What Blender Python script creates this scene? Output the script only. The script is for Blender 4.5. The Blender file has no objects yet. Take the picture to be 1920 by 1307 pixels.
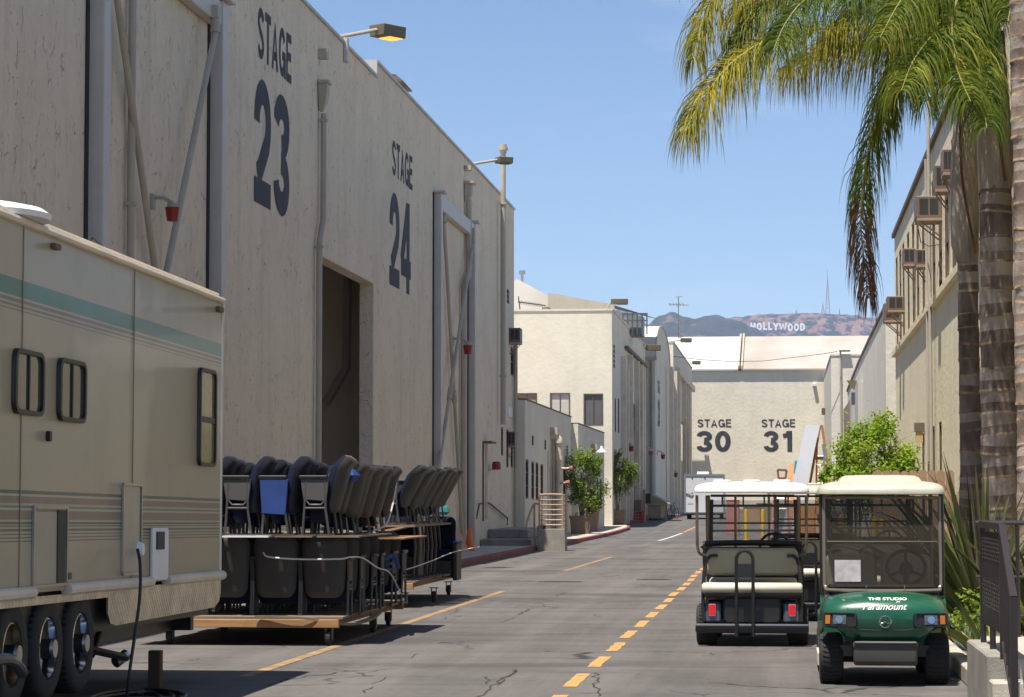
import bpy, math, random
from math import sin, cos, pi, radians as R
from mathutils import Vector, Matrix, noise
random.seed(7)
sc = bpy.context.scene
col = sc.collection
# ---------------------------------------------------------------- camera
F = 4800.0; CX = 960.0; CY = 653.5; VPX = 1470.0; HOR = 935.0; EYE = 1.7
PITCH = math.atan((HOR-CY)/F); YAW = math.atan((VPX-CX)/F*math.cos(PITCH))
cam = bpy.data.cameras.new('camera'); camo = bpy.data.objects.new('camera', cam); col.objects.link(camo)
camo.location = (0, 0, EYE); camo.rotation_euler = (pi/2+PITCH, 0, YAW)
cam.sensor_width = 36; cam.lens = F/1920*36; cam.clip_start = .5; cam.clip_end = 20000
sc.camera = camo
# ---------------------------------------------------------------- sky and sun
SUN = Vector((-.175, -.31, 1)).normalized()
w = bpy.data.worlds.new('World'); sc.world = w; w.use_nodes = True
nt = w.node_tree; bg = nt.nodes['Background']
sky = nt.nodes.new('ShaderNodeTexSky'); sky.sky_type = 'NISHITA'; sky.sun_disc = False
sky.sun_elevation = math.asin(SUN.z); sky.sun_rotation = math.atan2(SUN.x, SUN.y)
sky.altitude = 60; sky.air_density = .85; sky.dust_density = .0; sky.ozone_density = 3.0
tcw = nt.nodes.new('ShaderNodeTexCoord'); mpw = nt.nodes.new('ShaderNodeMapping'); mpw.inputs['Scale'].default_value = (3, 3, 9); mpw.inputs['Rotation'].default_value = (.3, .5, .2)
nzw = nt.nodes.new('ShaderNodeTexNoise'); nzw.inputs['Scale'].default_value = 2.2; nzw.inputs['Detail'].default_value = 7; nzw.inputs['Roughness'].default_value = .55; nzw.inputs['Distortion'].default_value = .6
rgw = nt.nodes.new('ShaderNodeMapRange'); rgw.inputs[1].default_value = .5; rgw.inputs[2].default_value = .75; rgw.inputs[4].default_value = .42
mxw = nt.nodes.new('ShaderNodeMix'); mxw.data_type = 'RGBA'; mxw.inputs[7].default_value = (6.2, 7.0, 8.4, 1)   # thin high cirrus
nt.links.new(tcw.outputs['Generated'], mpw.inputs[0]); nt.links.new(mpw.outputs[0], nzw.inputs[0]); nt.links.new(nzw.outputs[0], rgw.inputs[0])
nt.links.new(rgw.outputs[0], mxw.inputs[0]); nt.links.new(sky.outputs[0], mxw.inputs[6]); nt.links.new(mxw.outputs[2], bg.inputs[0]); bg.inputs[1].default_value = .082
ld = bpy.data.lights.new('sun', 'SUN'); ld.energy = 5.0; ld.angle = R(.5); ld.color = (1, .94, .84)
lo = bpy.data.objects.new('sun', ld); col.objects.link(lo); lo.location = (-20, -40, 100)
lo.rotation_euler = (-SUN).to_track_quat('-Z', 'Y').to_euler()
sc.view_settings.view_transform = 'Standard'; sc.view_settings.look = 'None'
sc.view_settings.exposure = .66; sc.view_settings.gamma = 1
sc.cycles.max_bounces = 8; sc.cycles.diffuse_bounces = 4; sc.cycles.transparent_max_bounces = 16

def at(px, py, X=None, Y=None, Z=None):
    """point of the place on the plane X=, Y= or Z= seen at a pixel of the photograph"""
    d = Vector(((px-CX)/F, 1, -(py-CY)/F))
    d = Matrix.Rotation(YAW, 3, 'Z') @ (Matrix.Rotation(PITCH, 3, 'X') @ d)
    t = X/d.x if X is not None else (Y/d.y if Y is not None else (Z-EYE)/d.z)
    return d*t + Vector((0, 0, EYE))
def gz(y):
    """height of the road: flat, then a gentle rise far up the lane"""
    def ss(a, b, v):
        t = min(1, max(0, (v-a)/(b-a))); return t*t*(3-2*t)
    return .75*ss(112, 205, y)
# ---------------------------------------------------------------- materials
MATS = {}
def M(name, c, rough=.7, metal=0, var=.12, vs=2.0, bump=0, bs=40, spec=.5, coat=0, c2=None, stretch=(1, 1, 1), dirt=0, dc=(.1, .08, .06), ds=1.2, trans=0, dst=(1,1,.25), det=6, dth=.5, dtw=.22):
    m = bpy.data.materials.new(name); m.use_nodes = True; MATS[name] = m
    nt = m.node_tree; N = nt.nodes; L = nt.links; p = N['Principled BSDF']
    p.inputs['Roughness'].default_value = rough; p.inputs['Metallic'].default_value = metal
    p.inputs['Specular IOR Level'].default_value = spec; p.inputs['Coat Weight'].default_value = coat
    p.inputs['Coat Roughness'].default_value = .08
    tc = N.new('ShaderNodeTexCoord'); geo = N.new('ShaderNodeNewGeometry')
    mp = N.new('ShaderNodeMapping'); mp.inputs['Scale'].default_value = stretch; L.new(geo.outputs['Position'], mp.inputs[0])
    n = N.new('ShaderNodeTexNoise'); n.inputs['Scale'].default_value = vs; n.inputs['Detail'].default_value = det; n.inputs['Roughness'].default_value = .62
    L.new(mp.outputs[0], n.inputs[0])
    mx = N.new('ShaderNodeMix'); mx.data_type = 'RGBA'
    a = tuple(max(0, v*(1-var)) for v in c); b = tuple(min(1, v*(1+var)) for v in (c2 or c))
    if c2: a = c; b = c2
    mx.inputs[6].default_value = (*a, 1); mx.inputs[7].default_value = (*b, 1)
    rp = N.new('ShaderNodeMapRange'); rp.inputs[1].default_value = .3; rp.inputs[2].default_value = .7
    L.new(n.outputs[0], rp.inputs[0]); L.new(rp.outputs[0], mx.inputs[0])
    out = mx.outputs[2]
    if dirt:
        mp2 = N.new('ShaderNodeMapping'); mp2.inputs['Scale'].default_value = dst; L.new(geo.outputs['Position'], mp2.inputs[0])
        n2 = N.new('ShaderNodeTexNoise'); n2.inputs['Scale'].default_value = ds; n2.inputs['Detail'].default_value = 9; n2.inputs['Roughness'].default_value = .7
        L.new(mp2.outputs[0], n2.inputs[0])
        r2 = N.new('ShaderNodeMapRange'); r2.inputs[1].default_value = dth; r2.inputs[2].default_value = dth+dtw; r2.inputs[4].default_value = dirt
        L.new(n2.outputs[0], r2.inputs[0])
        m2 = N.new('ShaderNodeMix'); m2.data_type = 'RGBA'; m2.inputs[7].default_value = (*dc, 1)
        L.new(out, m2.inputs[6]); L.new(r2.outputs[0], m2.inputs[0]); out = m2.outputs[2]
    L.new(out, p.inputs['Base Color'])
    if bump:
        nb = N.new('ShaderNodeTexNoise'); nb.inputs['Scale'].default_value = bs; nb.inputs['Detail'].default_value = 5
        L.new(mp.outputs[0], nb.inputs[0])
        bp = N.new('ShaderNodeBump'); bp.inputs['Strength'].default_value = min(1, bump); bp.inputs['Distance'].default_value = .02*max(1, bump)
        L.new(nb.outputs[0], bp.inputs['Height']); L.new(bp.outputs[0], p.inputs['Normal'])
    if trans:
        tr = N.new('ShaderNodeBsdfTranslucent'); ms = N.new('ShaderNodeMixShader'); ms.inputs[0].default_value = trans
        L.new(out, tr.inputs[0]); L.new(p.outputs[0], ms.inputs[1]); L.new(tr.outputs[0], ms.inputs[2])
        L.new(ms.outputs[0], N['Material Output'].inputs[0])
    return m
def stucco(name, c, marks=.0, bs=9, bump=.6, dirt=.25, dc=None, dist=.03, gaps=1):
    """painted rough plaster; marks = tooled scratches, their relief shade painted into the colour, streaks of dirt run down"""
    m = M(name, c, .9, var=.07, vs=.5, spec=.2, dirt=dirt, dc=dc or tuple(v*.62 for v in c), ds=1.6, dst=(1, 1, .12))
    nt = m.node_tree; N = nt.nodes; L = nt.links; p = N['Principled BSDF']
    geo = N.new('ShaderNodeNewGeometry'); mp = N.new('ShaderNodeMapping'); L.new(geo.outputs['Position'], mp.inputs[0])
    nb = N.new('ShaderNodeTexNoise'); nb.inputs['Scale'].default_value = bs; nb.inputs['Detail'].default_value = 6; nb.inputs['Roughness'].default_value = .6
    L.new(mp.outputs[0], nb.inputs[0]); h = nb.outputs[0]
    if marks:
        # short vertical trowel scratches, shade painted in: cells stretched along Z, warped by noise
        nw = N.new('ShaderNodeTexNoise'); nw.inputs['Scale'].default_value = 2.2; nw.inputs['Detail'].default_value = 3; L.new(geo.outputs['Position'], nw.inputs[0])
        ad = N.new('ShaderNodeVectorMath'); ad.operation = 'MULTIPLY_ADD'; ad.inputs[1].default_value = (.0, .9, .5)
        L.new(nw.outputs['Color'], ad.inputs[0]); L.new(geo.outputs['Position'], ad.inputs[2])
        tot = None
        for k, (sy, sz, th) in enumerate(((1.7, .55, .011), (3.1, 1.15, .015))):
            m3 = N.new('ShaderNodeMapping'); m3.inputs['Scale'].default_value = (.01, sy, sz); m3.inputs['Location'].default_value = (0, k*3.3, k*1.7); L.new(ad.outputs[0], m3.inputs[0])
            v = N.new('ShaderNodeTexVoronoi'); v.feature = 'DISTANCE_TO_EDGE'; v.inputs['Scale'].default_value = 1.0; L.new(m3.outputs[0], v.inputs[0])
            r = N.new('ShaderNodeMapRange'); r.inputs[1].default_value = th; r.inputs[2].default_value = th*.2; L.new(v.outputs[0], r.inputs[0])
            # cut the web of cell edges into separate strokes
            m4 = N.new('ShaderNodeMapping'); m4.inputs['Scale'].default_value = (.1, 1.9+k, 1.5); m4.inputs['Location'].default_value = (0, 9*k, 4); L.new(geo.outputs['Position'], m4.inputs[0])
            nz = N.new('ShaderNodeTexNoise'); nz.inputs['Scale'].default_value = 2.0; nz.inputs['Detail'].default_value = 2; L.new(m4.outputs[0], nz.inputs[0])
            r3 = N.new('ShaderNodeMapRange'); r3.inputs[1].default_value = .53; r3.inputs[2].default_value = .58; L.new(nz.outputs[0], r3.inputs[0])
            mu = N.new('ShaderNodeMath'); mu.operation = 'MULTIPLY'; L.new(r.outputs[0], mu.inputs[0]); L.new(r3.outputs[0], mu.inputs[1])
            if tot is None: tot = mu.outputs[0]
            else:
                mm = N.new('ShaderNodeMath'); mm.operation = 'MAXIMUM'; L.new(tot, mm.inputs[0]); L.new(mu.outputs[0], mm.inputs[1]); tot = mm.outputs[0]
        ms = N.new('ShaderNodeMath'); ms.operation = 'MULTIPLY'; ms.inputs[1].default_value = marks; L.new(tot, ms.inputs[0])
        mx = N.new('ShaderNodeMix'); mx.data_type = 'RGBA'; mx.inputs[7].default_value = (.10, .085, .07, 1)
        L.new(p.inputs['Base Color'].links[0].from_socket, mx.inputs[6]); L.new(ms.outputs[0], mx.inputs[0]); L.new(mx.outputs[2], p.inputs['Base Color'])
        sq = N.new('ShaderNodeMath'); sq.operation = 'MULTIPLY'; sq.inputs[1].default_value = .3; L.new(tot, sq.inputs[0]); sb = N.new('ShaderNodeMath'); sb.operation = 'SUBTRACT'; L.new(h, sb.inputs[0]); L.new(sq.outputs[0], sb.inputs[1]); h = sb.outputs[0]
    bp = N.new('ShaderNodeBump'); bp.inputs['Strength'].default_value = bump; bp.inputs['Distance'].default_value = dist
    L.new(h, bp.inputs['Height']); L.new(bp.outputs[0], p.inputs['Normal'])
    return m
def glass(name, c, alpha, rough=.05):
    m = bpy.data.materials.new(name); m.use_nodes = True; nt = m.node_tree; N = nt.nodes; L = nt.links; MATS[name] = m
    p = N['Principled BSDF']; p.inputs['Base Color'].default_value = (*c, 1); p.inputs['Roughness'].default_value = rough
    tr = N.new('ShaderNodeBsdfTransparent'); tr.inputs[0].default_value = tuple(.6+.4*v for v in c)+(1,)
    ms = N.new('ShaderNodeMixShader')
    n = N.new('ShaderNodeTexNoise'); n.inputs['Scale'].default_value = 2.5; n.inputs['Detail'].default_value = 6
    r = N.new('ShaderNodeMapRange'); r.inputs[1].default_value = .3; r.inputs[2].default_value = .75; r.inputs[3].default_value = alpha*.7; r.inputs[4].default_value = min(1, alpha*1.35)
    g = N.new('ShaderNodeNewGeometry'); L.new(g.outputs['Position'], n.inputs[0]); L.new(n.outputs[0], r.inputs[0])
    L.new(r.outputs[0], ms.inputs[0]); L.new(tr.outputs[0], ms.inputs[1]); L.new(p.outputs[0], ms.inputs[2])
    L.new(ms.outputs[0], N['Material Output'].inputs[0]); return m
# ---------------------------------------------------------------- mesh builder
def rot(ax, deg): return Matrix.Rotation(R(deg), 4, ax)
class MB:
    def __init__(s): s.v = []; s.f = []; s.T = Matrix.Identity(4)
    def add(s, vs, fs, T=None):
        k = len(s.v); A = s.T @ T if T is not None else s.T
        s.v += [A @ Vector(v) for v in vs]; s.f += [tuple(i+k for i in f) for f in fs]; return s
    def box(s, a, b, T=None):
        x0, y0, z0 = [min(p, q) for p, q in zip(a, b)]; x1, y1, z1 = [max(p, q) for p, q in zip(a, b)]
        return s.add([(x0,y0,z0),(x1,y0,z0),(x1,y1,z0),(x0,y1,z0),(x0,y0,z1),(x1,y0,z1),(x1,y1,z1),(x0,y1,z1)],
                     [(0,3,2,1),(4,5,6,7),(0,1,5,4),(1,2,6,5),(2,3,7,6),(3,0,4,7)], T)
    def cbox(s, c, d, T=None):
        return s.box([c[i]-d[i]/2 for i in range(3)], [c[i]+d[i]/2 for i in range(3)], T)
    def rbox(s, a, b, r, T=None, ax=2):
        """box with its edges along one axis rounded"""
        x0, y0, z0 = [min(p, q) for p, q in zip(a, b)]; x1, y1, z1 = [max(p, q) for p, q in zip(a, b)]
        if ax == 2: u0,u1,v0,v1,w0,w1 = x0,x1,y0,y1,z0,z1; f = lambda u,v,w: (u,v,w)
        elif ax == 1: u0,u1,v0,v1,w0,w1 = x0,x1,z0,z1,y0,y1; f = lambda u,v,w: (u,w,v)
        else: u0,u1,v0,v1,w0,w1 = y0,y1,z0,z1,x0,x1; f = lambda u,v,w: (w,u,v)
        o = rrect(u0,u1,v0,v1,r); n = len(o); c = min(r*.35, (w1-w0)*.3)
        rings = []
        for w, ins in ((w0, c), (w0+c, 0), (w1-c, 0), (w1, c)):
            cu, cv = (u0+u1)/2, (v0+v1)/2; su = 1-2*ins/(u1-u0); sv = 1-2*ins/(v1-v0)
            rings.append([f(cu+(a-cu)*su, cv+(b-cv)*sv, w) for a, b in o])
        return s.rings(rings, T)
    def rings(s, rings, T=None, cap=True, closed=True):
        n = len(rings[0]); vs = [p for r in rings for p in r]; fs = []
        for i in range(len(rings)-1):
            for j in range(n if closed else n-1):
                k = (j+1) % n; fs.append((i*n+j, i*n+k, (i+1)*n+k, (i+1)*n+j))
        if cap: fs += [tuple(range(n-1, -1, -1)), tuple(range((len(rings)-1)*n, len(rings)*n))]
        return s.add(vs, fs, T)
    def tube(s, pts, r, n=8, T=None, cap=True):
        P = [Vector(p) for p in pts]; rr = r if isinstance(r, (list, tuple)) else [r]*len(P)
        rings = []; up = None
        for i, p in enumerate(P):
            d = (P[min(i+1, len(P)-1)] - P[max(i-1, 0)]).normalized()
            if up is None: up = Vector((0,0,1)) if abs(d.z) < .9 else Vector((1,0,0))
            a = d.cross(up).normalized(); b = a.cross(d).normalized(); up = b
            rings.append([p + a*cos(2*pi*k/n)*rr[i] + b*sin(2*pi*k/n)*rr[i] for k in range(n)])
        return s.rings(rings, T, cap)
    def cyl(s, p0, p1, r0, r1=None, n=16, T=None): return s.tube([p0, p1], [r0, r0 if r1 is None else r1], n, T)
    def lathe(s, prof, n=24, T=None, cap=True):
        """profile of (radius, z) turned about Z"""
        return s.rings([[(r*cos(2*pi*k/n), r*sin(2*pi*k/n), z) for k in range(n)] for r, z in prof], T, cap)
    def prism(s, poly, w0, w1, ax=0, T=None):
        f = {0: lambda u,v,w: (w,u,v), 1: lambda u,v,w: (u,w,v), 2: lambda u,v,w: (u,v,w)}[ax]
        return s.rings([[f(u,v,w0) for u,v in poly], [f(u,v,w1) for u,v in poly]], T)
    def quad(s, a, b, c, d): return s.add([a,b,c,d], [(0,1,2,3)])
    def build(s, name, mat, parent=None, world=False, smooth=False, bevel=0, sharp=35):
        vs = s.v
        if world and parent is not None:
            inv = parent.matrix_basis.inverted(); vs = [inv @ v for v in vs]
        me = bpy.data.meshes.new(name); me.from_pydata(vs, [], s.f); me.update()
        import bmesh
        bm = bmesh.new(); bm.from_mesh(me); bmesh.ops.recalc_face_normals(bm, faces=bm.faces)
        if bevel:
            eg = [e for e in bm.edges if len(e.link_faces) == 2 and e.calc_face_angle(0) > R(40)]
            bmesh.ops.bevel(bm, geom=eg, offset=bevel, segments=1, affect='EDGES', clamp_overlap=True)
        bm.to_mesh(me); bm.free()
        if smooth:
            me.polygons.foreach_set('use_smooth', [True]*len(me.polygons)); me.set_sharp_from_angle(angle=R(sharp))
        ms = mat if isinstance(mat, (list, tuple)) else [mat]
        for m in ms: me.materials.append(m)
        o = bpy.data.objects.new(name, me); col.objects.link(o)
        if parent is not None: o.parent = parent
        return o
def rrect(u0, u1, v0, v1, r, n=5):
    r = min(r, (u1-u0)/2-1e-4, (v1-v0)/2-1e-4); o = []
    for cu, cv, a in ((u1-r, v1-r, 0), (u0+r, v1-r, 90), (u0+r, v0+r, 180), (u1-r, v0+r, 270)):
        for k in range(n+1):
            t = R(a+90*k/n); o.append((cu+r*cos(t), cv+r*sin(t)))
    return o
def tag(o, label=None, cat=None, group=None, kind=None):
    if label: o['label'] = label
    if cat: o['category'] = cat
    if group: o['group'] = group
    if kind: o['kind'] = kind
    return o
def thing(name, label, cat, loc=(0,0,0), rz=0, group=None):
    o = bpy.data.objects.new(name, None); col.objects.link(o); o.empty_display_size = .1
    o.location = loc; o.rotation_euler = (0, 0, rz); o.matrix_basis  # noqa
    return tag(o, label, cat, group)
def copy_tree(o, parent=None):
    c = o.copy(); col.objects.link(c); c.parent = parent
    for ch in [x for x in KIDS.get(o.name, [])]: copy_tree2(ch, c)
    return c
KIDS = {}
def kids_index(root):
    for o in bpy.data.objects:
        if o.parent is not None: KIDS.setdefault(o.parent.name, [])
        if o.parent is not None and o not in KIDS[o.parent.name]: KIDS[o.parent.name].append(o)
def copy_tree2(o, parent):
    c = o.copy(); col.objects.link(c); c.parent = parent
    for ch in KIDS.get(o.name, []): copy_tree2(ch, c)
def dup(root, loc, rz=0, label=None, group=None):
    if root.name not in KIDS: kids_index(root)
    c = copy_tree(root); c.location = loc; c.rotation_euler = (0, 0, rz)
    if label: c['label'] = label
    if group: c['group'] = group
    return c
def text_mesh(s, bold=.02, shear=0, space=1.0, ext=.002):
    cu = bpy.data.curves.new('txt', 'FONT'); cu.body = s; cu.offset = bold; cu.extrude = ext; cu.shear = shear; cu.space_character = space
    cu.resolution_u = 6
    o = bpy.data.objects.new('txt', cu); col.objects.link(o); bpy.context.view_layer.update()
    me = bpy.data.meshes.new_from_object(o.evaluated_get(bpy.context.evaluated_depsgraph_get()))
    bpy.data.objects.remove(o); bpy.data.curves.remove(cu); return me
# ---------------------------------------------------------------- grotesque sign letters drawn as broad strokes
def _arc(cx, cy, rx, ry, a0, a1, n=14): return [(cx+rx*cos(R(a0+(a1-a0)*k/n)), cy+ry*sin(R(a0+(a1-a0)*k/n))) for k in range(n+1)]
def glyph(ch, w):
    """strokes in a cell about .7 wide and 1 high; w = stroke width; returns (strokes, cell width)"""
    h = w/2
    if ch == 'S':
        W = .68; c = W/2; rx = c-h; ry = (1+w)/4-h*1.0
        t = _arc(c, 1-h-ry, rx, ry, 15, 200, 12); b = _arc(c, h+ry, rx, ry, 20, -165, 12)
        return [t[:-1]+[(c-rx*.45, .5+.055), (c+rx*.45, .5-.055)]+b[1:]], W
    if ch == 'T': return [[(0, 1-h), (.64, 1-h)], [(.32, 1-w), (.32, 0)]], .64
    if ch == 'A': return [[(h*.95, 0), (.36, .97), (.72-h*.95, 0)], [(.18, .29), (.54, .29)]], .72
    if ch == 'G':
        W = .76; c = .38; r = c-h; return [_arc(c, .5, r, .5-h, 35, 330, 20)+[(W-h, .32), (W-h, .42)], [(W*.52, .44), (W, .44)], [(W-h*.8, .46), (W-h*.8, 0)]], W
    if ch == 'E': return [[(h, 0), (h, 1)], [(w, 1-h), (.6, 1-h)], [(w, .53), (.56, .53)], [(w, h), (.61, h)]], .61
    if ch == 'H': return [[(h, 0), (h, 1)], [(.7-h, 0), (.7-h, 1)], [(w, .52), (.7-w, .52)]], .7
    if ch == 'L': return [[(h, 0), (h, 1)], [(w, h), (.58, h)]], .58
    if ch == 'Y': return [[(h*.6, 1), (.35, .42)], [(.7-h*.6, 1), (.35, .42)], [(.35, .46), (.35, 0)]], .7
    if ch == 'W': return [[(h*.6, 1), (.25, .03), (.5, .93), (.75, .03), (1-h*.6, 1)]], 1.0
    if ch == 'D': return [[(h, 0), (h, 1)], [(w, 1-h), (.3, 1-h)]+_arc(.3, .5, .4-h, .5-h, 90, -90)+[(w, h)]], .7
    if ch in 'O0':
        W = .76 if ch == 'O' else .62; return [_arc(W/2, .5, W/2-h, .5-h, 0, 360, 28)], W
    if ch == '1': return [[(.36, 0), (.36, 1)], [(.08, .76), (.2, .78), (.29, .85), (.33, 1)]], .5
    if ch == '2': return [_arc(.31, 1-h-.24, .31-h, .24, 185, -20, 14)+[(.47, .5), (.2, .26), (h*1.2, h*2.2)], [(0, h), (.62, h)]], .62
    if ch == '3': return [_arc(.31, .755-h*.2, .28-h*.7, .245-h*.8, 175, -90, 14), _arc(.31, .27, .31-h, .27-h, 95, -180, 16)], .62
    if ch == '4': return [[(.45, 0), (.45, 1)], [(.42, .94), (.045, .32)], [(0, .27), (.64, .27)]], .64
    if ch == '8': return [_arc(.31, .75, .27-h, .25-h, 0, 360, 20), _arc(.31, .27, .31-h, .27-h, 0, 360, 20)], .62
    if ch == '9': return [_arc(.31, .68, .31-h, .32-h, 0, 360, 20), _arc(.31, .35, .31-h, .35-h, 0, -165, 12)], .62
    return [], .4
def _strip(pts, w):
    P = [Vector((a, b)) for a, b in pts]; L_ = []; Rr = []
    closed = (P[0]-P[-1]).length < 1e-6
    for i, p in enumerate(P):
        a = P[i-1] if i else (P[-2] if closed else None); b = P[i+1] if i < len(P)-1 else (P[1] if closed else None)
        d1 = (p-a).normalized() if a is not None else None; d2 = (b-p).normalized() if b is not None else None
        if d1 is None: d1 = d2
        if d2 is None: d2 = d1
        n1 = Vector((-d1.y, d1.x)); n2 = Vector((-d2.y, d2.x)); n = n1+n2
        n = n.normalized() if n.length > 1e-4 else n1
        m = min(2.2, 1/max(.3, n.dot(n1))); L_.append(p+n*w/2*m); Rr.append(p-n*w/2*m)
    return L_, Rr
def lettering(name, s, o, u, v, wd, ht, mat, parent, bold=.17, thick=.006, depth=0, gap=.11, **kw):
    """one mesh of painted letters filling wd x ht from corner o along unit vectors u, v"""
    w = bold if bold > .05 else {.02: .165, .028: .18, .035: .2}.get(bold, .165)
    if s.isdigit(): w = max(w, .2)
    polys = []; x = 0; layer = 0
    for ch in s:
        st, W = glyph(ch, w)
        for q in st: polys.append(([(a+x, b) for a, b in q], layer)); layer = (layer+1) % 4
        x += W+gap
    tot = x-gap; u = Vector(u); v = Vector(v); n = u.cross(v); o = Vector(o); mb = MB()
    for q, la in polys:
        L_, Rr = _strip(q, w); vs = []; k = len(L_); e = thick+la*.0012
        f = lambda p, d: o+u*(p.x/tot*wd)+v*(min(1, max(0, p.y))*ht)+n*d
        vs = [f(p, e) for p in L_]+[f(p, e) for p in Rr]; fs = [(i, i+1, k+i+1, k+i) for i in range(k-1)]
        if depth:
            vs += [f(p, e-depth) for p in L_]+[f(p, e-depth) for p in Rr]
            fs += [(2*k+i, 3*k+i, 3*k+i+1, 2*k+i+1) for i in range(k-1)]+[(i, 2*k+i, 2*k+i+1, i+1) for i in range(k-1)]+[(k+i, k+i+1, 3*k+i+1, 3*k+i) for i in range(k-1)]
        mb.add(vs, fs)
    return mb.build(name, mat, parent, world=parent is not None)
# ---------------------------------------------------------------- palette
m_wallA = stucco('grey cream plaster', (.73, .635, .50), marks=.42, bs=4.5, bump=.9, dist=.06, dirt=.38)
m_inner = stucco('inner room plaster', (.73, .64, .51), bs=4, bump=.4, dirt=.3)
m_cream = stucco('cream plaster', (.73, .675, .55), bs=4.2, bump=.55, dirt=.22, dist=.03)
m_cream2 = stucco('pale cream plaster', (.70, .65, .54), bs=3.4, bump=.6, dirt=.25, dist=.045)
m_olive = stucco('greenish cream plaster', (.84, .74, .51), bs=7, bump=.7, dirt=.3)
m_steel = M('painted steel grey lilac', (.52, .48, .45), .5, var=.06, dirt=.2, dc=(.3, .26, .22))
m_pipe = M('painted pipe', (.43, .385, .31), .6, var=.08, dirt=.3, dc=(.25,.2,.15))
m_pipew = M('white painted pipe', (.64, .55, .43), .6)
m_letter = M('blue black wall paint', (.035, .038, .05), .8, var=.3, vs=1.2, dirt=.35, dc=(.15,.14,.13), ds=4)
m_brown = M('brown trim paint', (.13, .085, .06), .7, var=.15)
m_tan = M('tan paint', (.33, .24, .17), .7)
m_dark = M('dark opening', (.03, .027, .024), .8)
m_white = M('white paint', (.72, .72, .70), .5, var=.05, dirt=.15, dc=(.4,.37,.33))
m_roofw = M('white coated roofing', (.46, .43, .40), .75, c2=(.40,.35,.30), vs=.18, dirt=.75, dc=(.33,.27,.215), ds=.16, dst=(1,.5,.5))
m_roofb = M('sunlit pale roofing', (.66,.62,.55), .75, var=.05, vs=.5, dirt=.3, dc=(.5,.44,.37), ds=.5)
m_rooftan = M('roof felt tan', (.50, .43, .35), .8, var=.08, vs=.5)
m_black = M('black plastic', (.012, .012, .013), .45, var=.2)
m_rubber = M('tyre rubber', (.022, .021, .020), .85, var=.25, vs=6, dirt=.3, dc=(.07,.06,.05), ds=5, dst=(1,1,1))
m_chrome = M('chrome', (.6, .6, .6), .12, 1, var=.05)
m_alu = M('aluminium', (.5, .5, .5), .35, 1, var=.1)
m_concrete = M('old concrete', (.27, .25, .22), .9, var=.2, vs=3, bump=.3, bs=60, dirt=.5, dc=(.12,.11,.09), ds=3)
m_conc_light = M('pale concrete', (.42, .38, .32), .9, var=.12, vs=2, bump=.25, bs=60, dirt=.4, dc=(.22,.19,.16), ds=3)
m_redkerb = M('worn red kerb paint', (.20, .045, .04), .8, var=.3, vs=6, dirt=.75, dc=(.22,.18,.16), ds=3, dst=(1,1,1))
m_red = M('red glass', (.26, .008, .01), .25, var=.1)
m_yellow = M('yellow road paint', (.52, .26, .08), .85, var=.2, vs=9, dirt=.85, dc=(.17,.13,.10), ds=7, dst=(1,1,1), dth=.52, dtw=.1)
m_ylbol = M('yellow enamel', (.7, .45, .02), .5)
m_whitep = M('white road paint', (.55, .54, .52), .8, var=.15, vs=8, dirt=.5, dc=(.25,.24,.23), ds=3, dst=(1,1,1))
m_wood = M('raw timber', (.26, .13, .055), .75, c2=(.42,.24,.11), stretch=(.6,6,9), vs=2.2, dirt=.5, dc=(.16,.08,.04), ds=2)
m_woodg = M('weathered board', (.13, .095, .065), .8, c2=(.24,.19,.14), stretch=(1,5,5), vs=2)
m_lampbox = M('olive lamp housing', (.13, .115, .075), .55)
m_glassd = M('dark window glass', (.02, .022, .024), .06, spec=.8, var=.3)
m_blind = M('white blinds', (.75, .70, .62), .7, stretch=(.1,.1,14), vs=3, c2=(.36,.34,.31))
m_blindd = M('dark blinds', (.07, .075, .08), .5, stretch=(.1,.1,14), vs=3, c2=(.16,.16,.16))
m_brick = M('red tile', (.42, .085, .045), .7, var=.2, vs=9)
m_tile = M('brown planter', (.21, .145, .10), .8, var=.15, vs=4, dirt=.3, dc=(.1,.07,.05))
m_rope = M('white rope', (.7, .66, .66), .7)
m_orange = M('orange plastic', (.75, .13, .03), .5)
m_card = M('cardboard', (.42, .27, .17), .85)

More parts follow.
